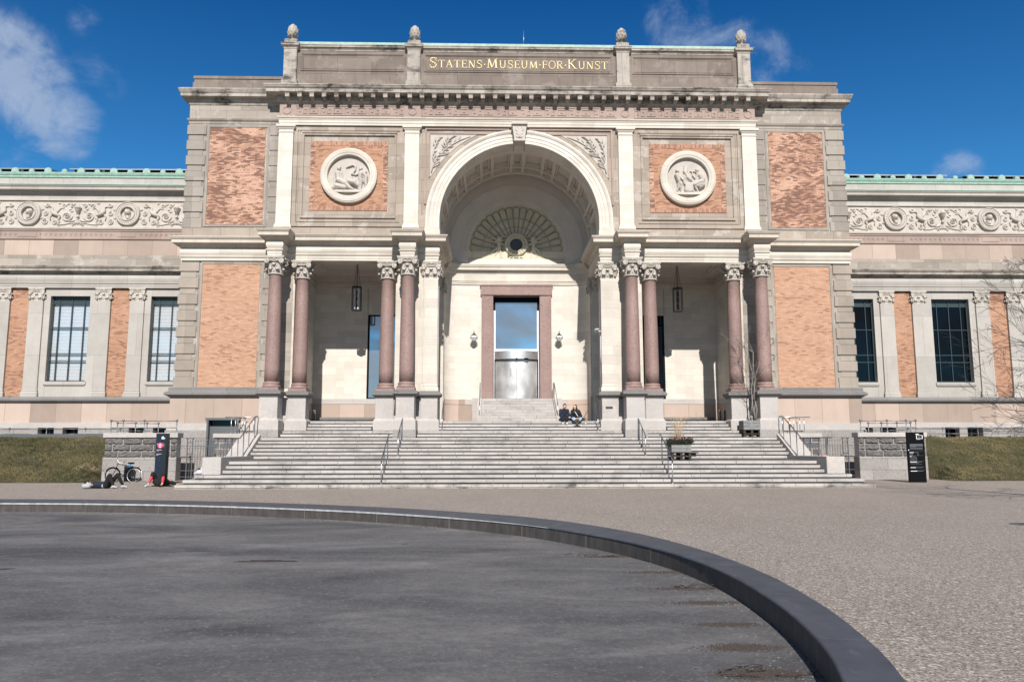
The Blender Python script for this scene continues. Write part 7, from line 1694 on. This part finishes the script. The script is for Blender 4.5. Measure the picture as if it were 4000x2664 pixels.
for _ in range(60):
    x0_ = 6.34+rnd.gauss(0, .07); lx = rnd.uniform(-.22, .34); h = rnd.uniform(.7, 1.25); m.tube([(x0_, 2.6, 1.6), (x0_+lx*.35, 2.6+rnd.uniform(-.05, .05), 1.6+h*.55), (x0_+lx, 2.6+rnd.uniform(-.12, .12), 1.6+h)], [.004, .003, .0015], 4)
    if rnd.random() < .6: m.tube([(x0_+lx*.8, 2.6, 1.6+h*.85), (x0_+lx+rnd.uniform(.0, .03), 2.6, 1.6+h*1.0)], [.008, .003], 4)
tag(m.build('dry_ornamental_grass', 'straw', None), 'tall dry straw-coloured grass rising from the nearer planter', 'grass')
# branching
def branch(m, p_, d, l, r, depth, rnd, spread=.5, droop=0., grav=0., twig=3, segs=5, minr=.0035, keep=None, lift=None):
    pts = [p_.copy()]; rs = [r]; q = p_.copy(); dd = d.normalized()
    for i in range(segs):
        dd = (dd+Vector((rnd.gauss(0, .10), rnd.gauss(0, .10), rnd.gauss(0, .08)+grav))).normalized(); q = q+dd*l/segs; pts.append(q.copy()); rs.append(max(minr, r*(1-.55*(i+1)/segs)))
        if depth > 0 and i >= 1:
            for _ in range(twig if i < segs-1 else twig+1):
                if rnd.random() < .75:
                    sd_ = Vector((rnd.gauss(0, 1), rnd.gauss(0, .8), rnd.gauss(0, 1)+.1)); nd = (dd+sd_.normalized()*spread*rnd.uniform(.7, 1.5)).normalized()
                    branch(m, q, nd, l*rnd.uniform(.42, .68), rs[-1]*.62, depth-1, rnd, spread, droop, grav+droop, twig if depth > 2 else max(1, twig-1), 4, minr)
    m.tube(pts, rs, 5 if r > .012 else 3, caps=False)
tr = thing('slender_bare_tree', 'slender bare tree with thin twisted stems in the planter between the right pedestals', 'tree', (11.1, 7.3, 2.7)); rnd = random.Random(12)
m = MB()
base = Vector((11.12, 7.35, 2.72))
for pts, r in (([(0, 0, 0), (-.08, 0, .8), (-.12, 0, 1.5), (-.02, -.05, 2.2), (-.16, 0, 2.9), (-.35, 0, 3.5)], .035), ([(.02, 0, 0), (.12, 0, .6), (.0, 0, 1.2), (.06, 0, 1.9), (.02, 0, 2.6), (.05, 0, 3.3)], .038), ([(.05, 0, 0), (-.02, 0, .5), (.1, 0, 1.1), (.05, 0, 1.6), (.12, 0, 2.2), (.4, 0, 3.0), (.6, 0, 3.4)], .03)):
    P_ = [base+Vector(q) for q in pts]; m.tube(P_, [max(.009, r*(1-.7*i/len(pts))) for i in range(len(pts))], 6)
    for i in (2, 3, 4, len(P_)-1, len(P_)-1):
        if i < len(P_):
            for _ in range(3): branch(m, P_[i], Vector((rnd.gauss(0, .8), rnd.gauss(0, .5), .8)), rnd.uniform(.5, .95), .011, 2, rnd, .5, .01, .03, 1, 4, .003)
m.build('trunk', 'barkl', tr)
m = MB()
for a in (0, 1): m.tube([tuple(base+Vector((-.28+.1*a, -.05, 0))), tuple(base+Vector((-.05, -.02, 1.2+.1*a)))], .012, 5); m.tube([tuple(base+Vector((.32, -.05, 0))), tuple(base+Vector((.05, -.02, 1.5)))], .012, 5)
m.build('prop_stake', 'wood', tr)
# big bare tree at the right edge
tr = thing('bare_tree', 'large leafless tree reaching in from the right edge of the picture', 'tree', (15.9, -8.0, 0)); rnd = random.Random(33)
m = MB(); trunk = [Vector(q) for q in ((15.9, -8, -.1), (15.85, -8, 1.0), (15.8, -8.05, 2.1), (15.85, -8.1, 3.5), (15.75, -8, 5.0), (15.7, -8.1, 6.8))]
m.tube(trunk, [.18, .15, .13, .10, .07, .035], 12); m.build('trunk', 'bark', tr)
m = MB()
for (i, f, d, l) in ((1, .9, (-1, -.1, .22), 2.7), (2, .2, (-1, .15, .10), 3.2), (2, .5, (-1, -.2, .25), 3.0), (2, .9, (-1, .1, .4), 3.2), (3, .2, (-1, .0, .35), 3.1), (3, .6, (-1, .25, .5), 2.8), (3, .9, (-1, -.1, .7), 2.6), (4, .3, (-.9, .1, .8), 2.2), (3, .3, (1, .3, .5), 2.3), (2, .6, (.9, -.3, .4), 2.3), (4, .4, (.8, .5, .9), 2), (1, .7, (-1, .3, -.02), 3.0), (2, 0, (-1, .0, -.03), 3.2)):
    p_ = trunk[i].lerp(trunk[i+1], f); branch(m, p_, Vector(d), l*.62, .034, 4, rnd, .5, -.006, -.006, 1, 7, .0034)
m.build('crown', plain('dark_twigs', (.03, .025, .022), .85, 0, .3), tr, fix=False)
